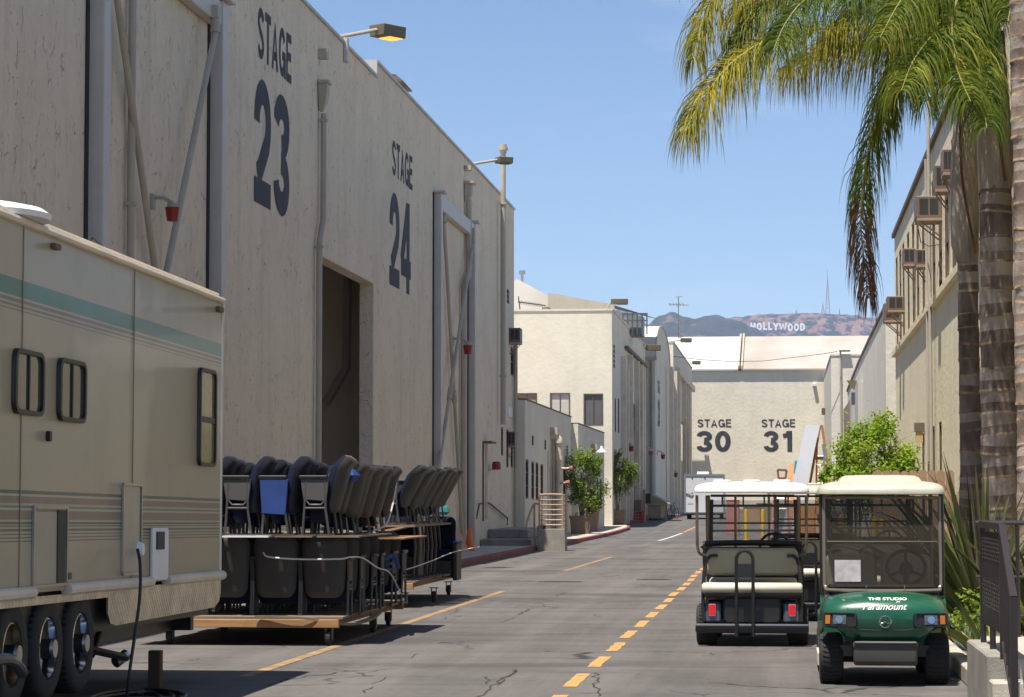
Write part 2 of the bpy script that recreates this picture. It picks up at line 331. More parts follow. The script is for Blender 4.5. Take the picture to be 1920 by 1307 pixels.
def asphalt():
    m = M('aged asphalt', (.115, .106, .10), .88, var=.22, vs=.35, spec=.3, dirt=.75, dc=(.065,.06,.06), ds=.55, dst=(.3,2.2,1))
    nt = m.node_tree; N = nt.nodes; L = nt.links; p = N['Principled BSDF']
    g = N.new('ShaderNodeNewGeometry'); out = p.inputs['Base Color'].links[0].from_socket
    def layer(fac, colr, out):
        mx = N.new('ShaderNodeMix'); mx.data_type = 'RGBA'; mx.inputs[7].default_value = (*colr, 1); L.new(out, mx.inputs[6]); L.new(fac, mx.inputs[0]); return mx.outputs[2]
    # fine aggregate
    nf = N.new('ShaderNodeTexNoise'); nf.inputs['Scale'].default_value = 9; nf.inputs['Detail'].default_value = 8; nf.inputs['Roughness'].default_value = .9; L.new(g.outputs['Position'], nf.inputs[0])
    rf = N.new('ShaderNodeMapRange'); rf.inputs[1].default_value = .48; rf.inputs[2].default_value = .66; rf.inputs[4].default_value = .75; L.new(nf.outputs[0], rf.inputs[0])
    out = layer(rf.outputs[0], (.055, .05, .05), out)
    # tyre-polished lighter bands along the lane and pale stains
    mp = N.new('ShaderNodeMapping'); mp.inputs['Scale'].default_value = (1.3, .07, 1); L.new(g.outputs['Position'], mp.inputs[0])
    nb = N.new('ShaderNodeTexNoise'); nb.inputs['Scale'].default_value = 1.0; nb.inputs['Detail'].default_value = 8; nb.inputs['Roughness'].default_value = .65; L.new(mp.outputs[0], nb.inputs[0])
    rb = N.new('ShaderNodeMapRange'); rb.inputs[1].default_value = .45; rb.inputs[2].default_value = .7; rb.inputs[4].default_value = .6; L.new(nb.outputs[0], rb.inputs[0])
    out = layer(rb.outputs[0], (.175, .158, .146), out)
    # dark patches crossing the lane (old repairs)
    mp2 = N.new('ShaderNodeMapping'); mp2.inputs['Scale'].default_value = (.13, .42, 1); mp2.inputs['Location'].default_value = (3.1, 1.4, 0); L.new(g.outputs['Position'], mp2.inputs[0])
    nc = N.new('ShaderNodeTexNoise'); nc.inputs['Scale'].default_value = 1; nc.inputs['Detail'].default_value = 9; nc.inputs['Roughness'].default_value = .6; L.new(mp2.outputs[0], nc.inputs[0])
    rc = N.new('ShaderNodeMapRange'); rc.inputs[1].default_value = .53; rc.inputs[2].default_value = .62; rc.inputs[4].default_value = .6; L.new(nc.outputs[0], rc.inputs[0])
    out = layer(rc.outputs[0], (.06, .055, .055), out)
    # cracks: warped cell edges, kept only in some places
    nw = N.new('ShaderNodeTexNoise'); nw.inputs['Scale'].default_value = 1.4; nw.inputs['Detail'].default_value = 5; L.new(g.outputs['Position'], nw.inputs[0])
    va = N.new('ShaderNodeVectorMath'); va.operation = 'MULTIPLY_ADD'; va.inputs[1].default_value = (1.1, 1.1, 0); L.new(nw.outputs['Color'], va.inputs[0]); L.new(g.outputs['Position'], va.inputs[2])
    mv = N.new('ShaderNodeMapping'); mv.inputs['Scale'].default_value = (.42, .26, 0); mv.inputs['Rotation'].default_value = (0,0,.35); L.new(va.outputs[0], mv.inputs[0])
    vo = N.new('ShaderNodeTexVoronoi'); vo.feature = 'DISTANCE_TO_EDGE'; vo.inputs['Scale'].default_value = 1; L.new(mv.outputs[0], vo.inputs[0])
    rv = N.new('ShaderNodeMapRange'); rv.inputs[1].default_value = .010; rv.inputs[2].default_value = .003; L.new(vo.outputs[0], rv.inputs[0])
    nk = N.new('ShaderNodeTexNoise'); nk.inputs['Scale'].default_value = .33; nk.inputs['Detail'].default_value = 3; L.new(g.outputs['Position'], nk.inputs[0])
    rk = N.new('ShaderNodeMapRange'); rk.inputs[1].default_value = .50; rk.inputs[2].default_value = .58; L.new(nk.outputs[0], rk.inputs[0])
    mk = N.new('ShaderNodeMath'); mk.operation = 'MULTIPLY'; L.new(rv.outputs[0], mk.inputs[0]); L.new(rk.outputs[0], mk.inputs[1])
    out = layer(mk.outputs[0], (.035, .033, .032), out)
    L.new(out, p.inputs['Base Color'])
    sb = N.new('ShaderNodeMath'); sb.operation = 'SUBTRACT'; L.new(nf.outputs[0], sb.inputs[0]); L.new(mk.outputs[0], sb.inputs[1])
    bp = N.new('ShaderNodeBump'); bp.inputs['Strength'].default_value = .5; bp.inputs['Distance'].default_value = .006; L.new(sb.outputs[0], bp.inputs['Height']); L.new(bp.outputs[0], p.inputs['Normal'])
    return m
m_asph = asphalt()
# ---------------------------------------------------------------- ground
mb = MB(); ys = [-60, 0, 60, 100]+[104+4*k for k in range(28)]+[240, 500, 1500, 4000, 6400]
for a, b in zip(ys, ys[1:]):
    W = 60 if b <= 240 else 2400
    mb.quad((-2400, a, gz(a)-.06), (2400, a, gz(a)-.06), (2400, b, gz(b)-.06), (-2400, b, gz(b)-.06))
tag(mb.build('ground', M('dry ground', (.2,.17,.13), .95)), kind='structure')
mb = MB(); ys = [-20, 20, 60, 100]+[104+4*k for k in range(28)]+[216, 240]
ys = sorted(set(y for y in ys if y <= 240))
for a, b in zip(ys, ys[1:]):
    mb.quad((-12, a, gz(a)), (9, a, gz(a)), (9, b, gz(b)), (-12, b, gz(b)))
tag(mb.build('asphalt_road', m_asph), kind='structure')
# left pavement with red kerb
def pavement(y0, y1, x0, x1, name='pavement', mat=None, kerbmat=None, h=.15, tip=0):
    n = max(2, int((y1-y0)/4)); a = MB(); k = MB()
    for i in range(n):
        ya = y0+(y1-y0)*i/n; yb = y0+(y1-y0)*(i+1)/n
        def kx(y): return x1 - tip*max(0, (y-(y1-10))/10)**2
        za, zb = gz(ya)+h, gz(yb)+h
        a.quad((x0, ya, za), (kx(ya)-.16, ya, za), (kx(yb)-.16, yb, zb), (x0, yb, zb))
        for (p, q) in (((kx(ya)-.16, za), (kx(yb)-.16, zb)),):
            k.quad((kx(ya)-.16, ya, za), (kx(ya)-.02, ya, za), (kx(yb)-.02, yb, zb), (kx(yb)-.16, yb, zb))
            k.quad((kx(ya)-.02, ya, za), (kx(ya), ya, za-.02), (kx(yb), yb, zb-.02), (kx(yb)-.02, yb, zb))
            k.quad((kx(ya), ya, za-.02), (kx(ya), ya, za-h-.02), (kx(yb), yb, zb-h-.02), (kx(yb), yb, zb-.02))
    k.quad((x0, y0, gz(y0)), (x1, y0, gz(y0)), (x1, y0, gz(y0)+h-.001), (x0, y0, gz(y0)+h-.001))
    tag(a.build(name, mat or m_conc_light), kind='structure'); tag(k.build('kerb', kerbmat or m_redkerb), kind='structure')
pavement(46, 86.5, -10, -8.08)
pavement(91, 141, -9.6, -7.9, tip=.9)
pavement(168, 200, -8.5, -6.8)
# painted markings: thin sheets 4 mm above the road
def marking(x0, x1, pts, mat=m_yellow, name='road_marking'):
    a = MB()
    for i in range(len(pts)-1):
        (xa, ya), (xb, yb) = pts[i], pts[i+1]
        a.quad((xa+x0, ya, gz(ya)+.004), (xa+x1, ya, gz(ya)+.004), (xb+x1, yb, gz(yb)+.004), (xb+x0, yb, gz(yb)+.004))
    return tag(a.build(name, mat), kind='structure')
dash = MB(); y = 18.0; k = 0
dy = [23.95-2.93*1, 23.95, 26.85, 29.6]
for i in range(17):
    yc = 21.35+2.72*i; x = -1.92-.0012*(yc-24)
    j = random.uniform(-.02, .02); L_ = .87
    n_ = 5
    for a in range(n_):
        ya = yc-L_+2*L_*a/n_; yb = yc-L_+2*L_*(a+1)/n_
        e0 = random.uniform(-.008, .008); 
        dash.quad((x-.065+j+e0, ya, .004), (x+.065+j+e0, ya, .004), (x+.065+j+e0, yb, .004), (x-.065+j+e0, yb, .004))
tag(dash.build('dashed_lane_marking', m_yellow), kind='structure')
m_yfade = M('faded yellow road paint', (.40, .23, .08), .85, c2=(.30,.19,.09), vs=5, dirt=1.0, dc=(.13,.115,.10), ds=3, dst=(1,1,1), dth=.42)
marking(-.065, .065, [(-5.14, 24.2), (-5.15, 34), (-5.15, 47)], m_yfade)
marking(-.065, .065, [(-5.15, 60.3), (-5.02, 75.0)], m_yfade)
marking(-.06, .06, [(-5.05, 104), (-4.98, 112), (-4.9, 124)], m_whitep)
marking(-.05, .05, [(-4.9, 126), (-4.8, 140)])
# cracks and repair seams seen in the asphalt
m_crack = M('dark crack', (.03, .028, .027), .95)  # one near-black colour for the crack and seam strips
def crack(pix, w_=.018, mat=None, jit=.05):
    rnd = random.Random(int(pix[0][0])); P = [at(x, y, Z=0) for x, y in pix]; Q = []
    for a_, b_ in zip(P, P[1:]):
        n = max(2, int((b_-a_).length/.22))
        for k in range(n): q = a_.lerp(b_, k/n); Q.append(Vector((q.x+rnd.uniform(-jit, jit), q.y+rnd.uniform(-jit, jit)*1.5, 0)))
    Q.append(P[-1]); mb_ = MB()
    for i, (a_, b_) in enumerate(zip(Q, Q[1:])):
        d = (b_-a_).normalized(); s_ = Vector((-d.y, d.x, 0)); f0 = w_*(.4+.6*rnd.random()); f1 = w_*(.4+.6*rnd.random())
        mb_.quad(a_-s_*f0/2+Vector((0,0,.0025)), a_+s_*f0/2+Vector((0,0,.0025)), b_+s_*f1/2+Vector((0,0,.0025)), b_-s_*f1/2+Vector((0,0,.0025)))
    return tag(mb_.build('road_crack', mat or m_crack), kind='structure')
crack([(893,1307),(915,1292),(958,1262),(965,1255)], .03); crack([(912,1284),(918,1272),(903,1268)], .02); crack([(925,1284),(962,1258)], .022)
crack([(1118,1262),(1119,1272),(1116,1285),(1122,1306)], .022); crack([(941,1166),(965,1158)], .02, jit=.02); crack([(972,1153),(993,1142)], .035, jit=.03); crack([(1003,1124),(1046,1127)], .05, jit=.03); crack([(1046,1117),(1060,1111)], .03)
crack([(1100,1176),(1180,1180),(1300,1184)], .022, jit=.01); crack([(640,1233),(770,1234),(782,1226)], .02, jit=.01); crack([(700,1282),(728,1270),(840,1268)], .018, jit=.03); crack([(680,1300),(700,1288)], .02)
# covers and drains in the road
for (px, py, w_, d_, lab) in ((1050, 1091, .42, .24, 'dark iron drain cover in the middle of the road, nearer to the seat dollies'), (1227, 1087, .36, .24, 'dark slotted drain grate in the road beside the far end of the dashed line')):
    p = at(px, py, Z=0); t = thing('drain_cover', lab, 'drain cover', (p.x, p.y, 0))
    a = MB(); a.box((-w_, -d_, 0), (w_, d_, .008)); a.build('cover_plate', M('cast iron', (.05,.05,.05), .6), t)
    a = MB()
    for q in range(10): a.box((-w_+.12+q*(2*w_-.2)/10, -d_+.1, .0085), (-w_+.17+q*(2*w_-.2)/10, d_-.1, .011))
    a.build('slots', m_dark, t)
# ---------------------------------------------------------------- hills
def hmat():
    m = M('dry hillside', (.17,.10,.07), .95, c2=(.24,.16,.11), vs=.012, dirt=1.0, dc=(.03,.04,.025), ds=.04, dst=(1,.4,1.0), dth=.47, dtw=.05)
    return m
m_hill = hmat(); m_hillg = M('chaparral', (.02,.03,.018), .95, c2=(.05,.055,.035), vs=.02, dirt=.55, dc=(.22,.15,.10), ds=.03, dst=(1,.4,1), dth=.55, dtw=.06)
def hill(name, ridge, Y, depth, mat, amp, zlow=0):
    """a ridge through pixel-measured crest points at distance Y falling towards the viewer"""
    cr = [at(px, py, Y=Y) for px, py in ridge]; nx = 260; nyy = 46; vs = []; fs = []
    xa, xb = cr[0].x, cr[-1].x
    def zr(x):
        for a, b in zip(cr, cr[1:]):
            if a.x <= x <= b.x:
                t = (x-a.x)/(b.x-a.x); t = t*t*(3-2*t); return a.z*(1-t)+b.z*t
        return cr[-1].z
    for j in range(nyy+1):
        t = j/nyy
        for i in range(nx+1):
            x = xa+(xb-xa)*i/nx; y = Y-depth+depth*1.3*t
            s = 1-abs(t*1.3-1)**1.25 if t*1.3 < 1 else 1-((t*1.3-1)/.3)**1.5*.4
            n = noise.fractal(Vector((x*.004, y*.004, 3.1)), 1.0, 2.1, 7)
            gully = abs(noise.noise(Vector((x*.011, y*.0028, 8)))) 
            z = zlow+(zr(x)-zlow)*s + amp*(n*1.0-gully*1.2)*(s*(1-s)*3.2+.06)+4.5*max(0, noise.noise(Vector((x*.05, y*.05, 1))))
            vs.append((x, y, z-.2))
    for j in range(nyy):
        for i in range(nx):
            a = j*(nx+1)+i; fs.append((a, a+1, a+nx+2, a+nx+1))
    b = MB(); b.add(vs, fs); o = b.build(name, mat, smooth=True, sharp=80); tag(o, kind='structure'); return zr
hill('hill', [(1020,640),(1100,590),(1165,580),(1195,590),(1215,608),(1240,590),(1262,584),(1285,594),(1300,599),(1325,593),(1345,592),(1368,597),(1385,602),(1410,612),(1460,640)], 5000, 1500, m_hillg, 34)
zrB = hill('hill', [(1180,640),(1280,622),(1340,600),(1380,595),(1440,588),(1480,587),(1530,588),(1580,590),(1640,597),(1720,600),(1850,585),(2000,560)], 5900, 1500, m_hill, 38)
# ================================================================ buildings
UP = (0, 0, 1)
def wallX(mb, X, y0, y1, z0, z1, th, holes=()):
    """wall in the plane X= (outer face at X, body towards X+th), with rectangular holes (ya,yb,za,zb)"""
    ys = sorted({y0, y1, *[h[0] for h in holes], *[h[1] for h in holes]}); 
    for a, b in zip(ys, ys[1:]):
        hs = sorted([h for h in holes if h[0] <= a+1e-6 and h[1] >= b-1e-6], key=lambda h: h[2]); z = z0
        for h in hs:
            if h[2] > z+1e-4: mb.box((X, a, z), (X+th, b, h[2]))
            z = h[3]
        if z < z1-1e-4: mb.box((X, a, z), (X+th, b, z1))
def wallY(mb, Y, x0, x1, z0, z1, th, holes=()):
    xs = sorted({x0, x1, *[h[0] for h in holes], *[h[1] for h in holes]})
    for a, b in zip(xs, xs[1:]):
        hs = sorted([h for h in holes if h[0] <= a+1e-6 and h[1] >= b-1e-6], key=lambda h: h[2]); z = z0
        for h in hs:
            if h[2] > z+1e-4: mb.box((a, Y, z), (b, Y+th, h[2]))
            z = h[3]
        if z < z1-1e-4: mb.box((a, Y, z), (b, Y+th, z1))
def window_on_X(parent, X, ya, yb, za, zb, s=1, frame=m_brown, pane=m_glassd, depth=.1, bars=1, name='window'):
    """window set in a hole of a wall in the plane X; s=+1 street is towards +X"""
    a = MB(); f = .07; x0 = X-s*depth; x1 = X-s*.01
    a.box((x0, ya, za), (x1, ya+f, zb)); a.box((x0, yb-f, za), (x1, yb, zb)); a.box((x0, ya+f, za), (x1, yb-f, za+f)); a.box((x0, ya+f, zb-f), (x1, yb-f, zb))
    for k in range(bars):
        z = za+(zb-za)*(k+1)/(bars+1); a.box((x0+s*.01, ya+f, z-.025), (x1-s*.02, yb-f, z+.025))
    w_ = a.build(name, frame, parent, world=True)
    b = MB(); b.box((x0+s*.005, ya+f, za+f), (x0+s*.02, yb-f, zb-f)); b.build('pane', pane, parent, world=True).parent = w_
    return w_
def window_on_Y(parent, Y, xa, xb, za, zb, frame=m_brown, pane=m_blind, depth=.1, bars=0, mull=1, proud=0, name='window'):
    a = MB(); f = .07; y0 = Y-.02-proud; y1 = Y+depth
    a.box((xa, y0, za), (xa+f, y1, zb)); a.box((xb-f, y0, za), (xb, y1, zb)); a.box((xa+f, y0, za), (xb-f, y1, za+f)); a.box((xa+f, y0, zb-f), (xb-f, y1, zb))
    for k in range(mull):
        x = xa+(xb-xa)*(k+1)/(mull+1); a.box((x-.02, y0+.03, za+f), (x+.02, y1, zb-f))
    w_ = a.build(name, frame, parent, world=True)
    b = MB(); b.box((xa+f, y1-.03, za+f), (xb-f, y1-.01, zb-f)); b.build('pane', pane, parent, world=True).parent = w_
    return w_
def pipe(parent, pts, r, mat=m_pipe, name='drainpipe', n=10, straps=()):
    a = MB(); a.tube(pts, r, n)
    for (x, y, z) in straps: a.cbox((x, y, z), (r*2.6, r*2.6, .05))
    return a.build(name, mat, parent, world=True, smooth=True)
# ---------------------------------------------------------------- sound stage on the left
XA = -10.0
A = thing('sound_stage', 'huge grey cream windowless sound stage on the left painted STAGE 23 and STAGE 24', 'building', (-10, 60, 0))
# front wall with the tall open doorway and window holes near the far end
wins = []
for (xa, xb, ya, yb) in ((939.5, 943.5, 800, 855), (949.5, 953.5, 805, 877), (957.5, 961.5, 812, 877), (957.5, 963, 650, 706)):
    pa = at(xa, ya, X=XA); pb = at(xb, yb, X=XA); wins.append((pa.y, pb.y, pb.z, pa.z))
door = (at(905, 860, X=XA).y, at(914, 860, X=XA).y, 1.0, 3.55)
OP = (54.3, 62.0, 0, 6.98)
mb = MB(); holes = [OP, *wins, door]
Z1, Z2 = 12.12, 12.5
wallX(mb, XA, 8, 62.3, 0, Z1, -.34, [OP]); wallX(mb, XA, 62.3, 95, 0, Z2, -.34, [*wins, door])
wallY(mb, 95-.34, -40, XA-.34, 0, Z2, .34)
wallY(mb, 8, -40, XA-.34, 0, Z1, .34)
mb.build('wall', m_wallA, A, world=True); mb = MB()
mb.box((-18, 53.6, -.001), (-10.34, 53.9, 8.5)); mb.box((-18, 66, .0), (-10.34, 66.3, 8.5)); mb.box((-18.3, 53.6, 0), (-18, 66.3, 8.5)); mb.box((-18, 53.9, 8.3), (-10.34, 66, 8.5))
mb.build('inner_wall', m_inner, A, world=True)
mb = MB(); mb.box((-40, 8, 11.2), (-10.34, 62.3, 11.4)); mb.box((-40, 62.3, 11.6), (-10.34, 95, 11.8)); mb.build('roof', m_rooftan, A, world=True)
mb = MB()
mb.box((XA-.4, 8, Z1), (XA+.05, 62.28, Z1+.07)); mb.box((XA-.4, 62.33, Z2), (XA+.05, 95.05, Z2+.07)); mb.box((XA-.38, 62.22, Z1+.075), (XA+.04, 62.297, Z2+.07)); mb.box((-40, 94.6, Z2), (XA-.42, 95.05, Z2+.07))
mb.build('coping', M('zinc coping', (.42,.42,.42), .5, var=.25, vs=1.5, dirt=.5, dc=(.1,.09,.08), ds=3, dst=(1,1,1)), A, world=True)
mb = MB(); mb.box((XA-1.6, 62.24, Z1+.08), (XA-.42, 62.29, Z2)); mb.build('parapet_end', m_white, A, world=True)
for w_ in wins: window_on_X(A, XA, *w_)
# door leaf with its frame
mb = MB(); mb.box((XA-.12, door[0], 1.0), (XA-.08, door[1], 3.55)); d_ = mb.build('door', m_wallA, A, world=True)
mb = MB(); mb.box((XA-.06, door[0]-.1, .95), (XA+.05, door[0]-.005, 3.62)); mb.box((XA-.06, door[0], 3.56), (XA+.3, door[1], 3.62)); mb.build('door_frame', m_brown, A, world=True)
# letters
for s_, x0, x1, yt, yb in (('STAGE', 483, 546, 22, 157), ('23', 475, 541, 150, 408), ('STAGE', 735, 773, 264, 360), ('24', 730, 770, 362, 552)):
    pass
def wall_text(s_, px0, px1, top, bot, z_ref, ht):
    pa = at(px0, z_ref, X=XA); pb = at(px1, z_ref, X=XA)
    return lettering('painted_lettering', s_, (XA, pa.y, bot), (0, 1, 0), UP, pb.y-pa.y, ht, m_letter, A, bold=.028, thick=.006)
zt = at(497, 22, X=XA).z; zb_ = at(490, 112, X=XA).z; wall_text('STAGE', 483, 546, 0, zb_, 90, zt-zb_)
zt = at(493, 150, X=XA).z; zb_ = at(485, 382, X=XA).z; wall_text('23', 476, 542, 0, zb_, 280, zt-zb_)
zt = at(739, 264, X=XA).z; zb_ = at(739, 330, X=XA).z; wall_text('STAGE', 735, 773, 0, zb_, 310, zt-zb_)
zt = at(740, 362, X=XA).z; zb_ = at(738, 537, X=XA).z; wall_text('24', 730, 770, 0, zb_, 460, zt-zb_)
# door frames: two posts, a head beam, X braces, a pipe between
def door_frame(ya, yb, ztop, w1, prot, braces):
    for y in (ya, yb):
        a = MB(); a.box((XA-.01+.012, y, .15), (XA+prot, y+w1, ztop)); a.build('door_track_post', m_steel, A, world=True, bevel=.015)
        a = MB(); a.box((XA+.003, y-.14, .15), (XA+.03, y-.003, ztop)); a.build('gap_shade_strip', m_dark, A, world=True)  # shaded gap beside the post, painted as a dark strip
    a = MB(); a.box((XA+.02, ya+w1+.002, ztop-.45), (XA+prot-.03, yb-.002, ztop-.02)); a.box((XA+.02, ya-.1, ztop+.002), (XA+prot+.12, ya+w1+.15, ztop+.07)); a.box((XA+.02, yb-.1, ztop+.002), (XA+prot+.12, yb+w1+.15, ztop+.07))
    a.build('head_beam', m_steel, A, world=True, bevel=.015)
    for (p, q, xo) in braces:
        P0 = at(*p, X=XA+xo); Q0 = at(*q, X=XA+xo); dd = (Q0.y-P0.y)/(Q0.z-P0.z); yt = P0.y+dd*(ztop-.7-P0.z); yb_ = P0.y+dd*(.3-P0.z)
        a = MB(); a.tube([(XA+xo, yt, ztop-.7), (XA+xo, yb_, .3)], .055, 10)
        a.tube([(XA+xo, yt, ztop-.7), (XA+xo, yt+.03, ztop-.42)], [.09, .07], 10)
        a.cbox((XA+xo-.02, yt+.03, ztop-.34), (.16, .2, .22)); a.build('brace_pole', m_pipe, A, world=True, smooth=True)
        zz = 4.6; yy = P0.y+dd*(zz-P0.z); a = MB(); a.tube([(XA+xo, yy, zz), (XA+xo, yy+dd*.35, zz+.35)], .08, 10); a.build('turnbuckle', m_pipe, A, world=True, smooth=True)
door_frame(at(163, 250, X=XA).y, at(391, 250, X=XA).y, 10.45, .36, .25, (((220, 0), (290, 500), .15), ((408, 40), (312, 510), .27)))
door_frame(at(812, 600, X=XA).y, at(877, 600, X=XA).y, 10.5, .34, .24, (((836, 475), (868, 1020), .12), ((889, 440), (822, 880), .24)))
y = at(247, 200, X=-9.9).y; pipe(A, [(XA+.1, y, .3), (XA+.1, y, 12.0)], .06, straps=[(XA+.1, y, 5.2), (XA+.1, y, 6.2)])
# rain hoppers and drainpipes
y = at(598, 110, X=XA).y
a = MB(); a.rings([[(XA+.02+w2, y+d1, z) for w2, d1 in ((0,-h), (h*1.1,-h), (h*1.1,h), (0,h))] for z, h in ((10.1,.07),(10.3,.14),(10.5,.17),(10.68,.17),(10.7,.21),(10.76,.21))]); a.build('rain_hopper', m_pipe, A, world=True)
ye = at(590, 470, X=XA).y; pipe(A, [(XA+.11, y, 10.05), (XA+.11, y, 7.75), (XA+.11, OP[0]-.28, 7.2), (XA+.11, OP[0]-.28, .3)], .065, straps=[(XA+.11, y, 9.9), (XA+.11, OP[0]-.28, 7.1)])
a = MB(); a.cbox((XA+.1, y, 11.35), (.2, .2, .22)); a.build('scupper', m_pipe, A, world=True)
y = at(871, 400, X=XA).y
a = MB(); a.rings([[(XA+.02+w2, y+d1, z) for w2, d1 in ((0,-h), (h*1.1,-h), (h*1.1,h), (0,h))] for z, h in ((11.1,.1),(11.3,.2),(11.6,.2),(11.65,.28),(11.72,.28))]); a.build('rain_hopper', m_pipe, A, world=True)
pipe(A, [(XA+.13, y, 11.15), (XA+.13, y, 8.8), (XA+.13, y-1.2, 8.3), (XA+.13, y-1.2, .2)], .1)
a = MB(); a.cbox((XA+.12, y, 12.15), (.2, .35, .15)); a.build('scupper', m_pipe, A, world=True)
y = at(946, 600, X=-9.75).y
pipe(A, [(XA+.2, y, 4.3), (XA+.2, y, 13.9)], .095, straps=[(XA+.2, y, 12.1), (XA+.2, y, 6)], name='vent_stack'); a = MB(); a.cyl((XA+.2, y, 13.9), (XA+.2, y, 14.2), .12, .13, 12); a.cyl((XA+.2, y, 14.0), (XA+.2, y, 14.1), .17, .17, 12); a.build('vent_cap', m_pipe, A, world=True)
y = 94.4; pipe(A, [(XA+.12, y, .3), (XA+.12, y, 7.6)], .08)
pipe(A, [(-9.85-0.35, 64.0, 7.0), (-10.9, 65.8, 7.0)], .03)
# pipe and bent duct inside the doorway
p = at(653, 560, Y=65.8); q = at(650, 690, Y=65.8); r_ = at(612, 757, Y=65.8)
pipe(A, [(p.x, 65.75, 8.2), (q.x, 65.75, q.z), (q.x-.15, 65.75, q.z-.25), (r_.x, 65.7, r_.z)], .11, name='inner_duct')
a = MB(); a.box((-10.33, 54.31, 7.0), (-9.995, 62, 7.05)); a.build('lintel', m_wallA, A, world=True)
# plate sign and small vents
p = at(957, 776, X=XA); a = MB(); a.box((XA+.003, p.y-.9, p.z-.12), (XA+.03, p.y+.9, p.z+.22)); a.build('name_plate', m_white, A, world=True)
for k in range(3):
    p = at(952, 547+9*k, X=XA); a = MB(); a.box((XA+.003, p.y-.3, p.z-.07), (XA+.02, p.y+.3, p.z+.07)); a.build('vent_slot', m_dark, A, world=True)
a = MB(); p = at(645, 100, X=XA)
a.box((XA+.01, p.y-.1, p.z-.2), (XA+.09, p.y+.15, p.z+.35)); a.build('junction_box', m_steel, A, world=True)
# roof hatch of boards
t = thing('roof_vent_hood', 'small weathered wooden hood poking over the roof edge of the left sound stage', 'roof vent', (XA-.6, 68.5, Z2+.09))
a = MB(); a.box((-.6,-.5,-.6),(0.1,.6,.35)); a.build('box', m_woodg, t)
a = MB()
for k in range(4): a.box((-.8, -.7, .36+.05*k), (.42-.06*k, 1.2, .40+.05*k))
a.build('lid', m_woodg, t)
# steps, landing, handrail of the end door
t = thing('concrete_steps', 'low grey concrete steps running along the wall to the small stage door', 'steps', (-9, 88, 0))
a = MB(); a.box((-9.98, 84.2, .0), (-8.3, 93, .36)); a.box((-9.98, 86.4, .362), (-8.62, 93, .66)); a.build('treads', m_concrete, t, world=True, bevel=.02)
t = thing('handrail', 'thin dark wall handrail sloping down beside the small stage door', 'handrail', (-9.9, 88, .7))
a = MB(); p1 = at(898, 945, X=-9.9); p2 = at(916, 943, X=-9.9); p3 = at(952, 972, X=-9.9)
a.tube([at(893, 972, X=-9.9), at(899, 945, X=-9.9), at(903, 944, X=-9.9)], .03); a.tube([p2, at(920, 945, X=-9.9), p3, at(951, 984, X=-9.9)], .03)
a.build('rail', m_brown, t, world=True)
# ---------------------------------------------------------------- generic lamp on an arm
def flood(label, base, head, sz, rz=0, lit=False, arm=m_pipe, group=None, d=(0,1,0)):
    t = thing('flood_light', label, 'flood light', base, 0, group)
    a = MB(); a.tube([base, head], .045, 8); a.build('arm', arm, t, world=True)
    L_, W_, H_ = sz; hx, hy, hz = head
    dx = Vector(head)-Vector(base); dx.z = 0; dx.normalize(); ang = math.atan2(dx.y, dx.x)
    T = Matrix.Translation(Vector(head)) @ Matrix.Rotation(ang, 4, 'Z')
    a = MB(); a.T = T; a.rings([[(x_, y_, z_) for x_, y_ in ((0,-w2),(L_,-w2),(L_,w2),(0,w2))] for z_, w2 in ((-H_/2,W_/2*.92),(H_/2,W_/2))]); h_ = a.build('lamp_head', m_lampbox, t, world=True, bevel=.012)
    a = MB(); a.T = T; a.box((L_*.35, -W_*.36, -H_/2-.02), (L_*.93, W_*.36, -H_/2-.002))
    if lit:
        m = bpy.data.materials.get('lit sodium lens')
        if not m:
            m = M('lit sodium lens', (.8,.5,.1), .3); m.node_tree.nodes['Principled BSDF'].inputs['Emission Color'].default_value = (1,.5,.06,1); m.node_tree.nodes['Principled BSDF'].inputs['Emission Strength'].default_value = .9
    else: m = m_blindd
    l_ = a.build('lens', m, t, world=True); return t
b = at(645, 65, X=XA); flood('olive flood lamp with a glowing orange lens on a long arm above STAGE 24', (b.x-.3, b.y, Z1+.15), tuple(at(706, 56, Y=b.y+1.2)), (.75, .5, .27), lit=True)
b = at(890, 304, X=XA); flood('small olive flood lamp beside the tall vent stack at the far roof corner', (b.x-.3, b.y, Z2+.1), tuple(at(932, 300, Y=b.y+.6)), (.5, .42, .2))
# ---------------------------------------------------------------- red lamps on brackets
def red_lamp(label, p, s=1.0, sx=1, reach=.45):
    t = thing('warning_lamp', label, 'warning lamp', p, 0, 'red warning lamps by the stage doors')
    a = MB(); a.box((-.03,-.1*s,-.15*s),(.03,.1*s,.15*s)); a.tube([(.03,0,.08*s),(reach*.55,0,.08*s),(reach,0,-.03*s)], .04*s, 8); a.cyl((reach,0,-.03*s),(reach,0,-.12*s), .1*s, .12*s, 12); a.build('bracket', m_pipe, t, smooth=True)
    a = MB(); a.lathe([(.15*s,-.125*s),(.13*s,-.25*s),(.11*s,-.40*s),(.02,-.41*s)], 14, Matrix.Translation((reach,0,0))); a.build('lens', m_red, t, smooth=True)
    return t
p = at(283, 378, X=XA); red_lamp('largest red lamp on a grey bracket under STAGE 23 between the crossed poles', (XA+.03, p.y, p.z), .8, reach=.32)
p = at(848, 640, X=XA); red_lamp('red lamp high between the crossed poles right of STAGE 24', (XA+.03, p.y, p.z), 1.0, reach=.45)
t = thing('warning_lamp', 'red lamp standing upright on a small shelf beside the little stage door', 'warning lamp', at(917, 880, X=XA), 0, 'red warning lamps by the stage doors')
a = MB(); a.box((0,-.3,-.03),(.35,.3,0)); a.build('shelf', m_pipe, t); a = MB(); a.lathe([(.16,0),(.15,.2),(.12,.26),(.02,.27)], 14, Matrix.Translation((.25,0,0))); a.build('lens', m_red, t, smooth=True)
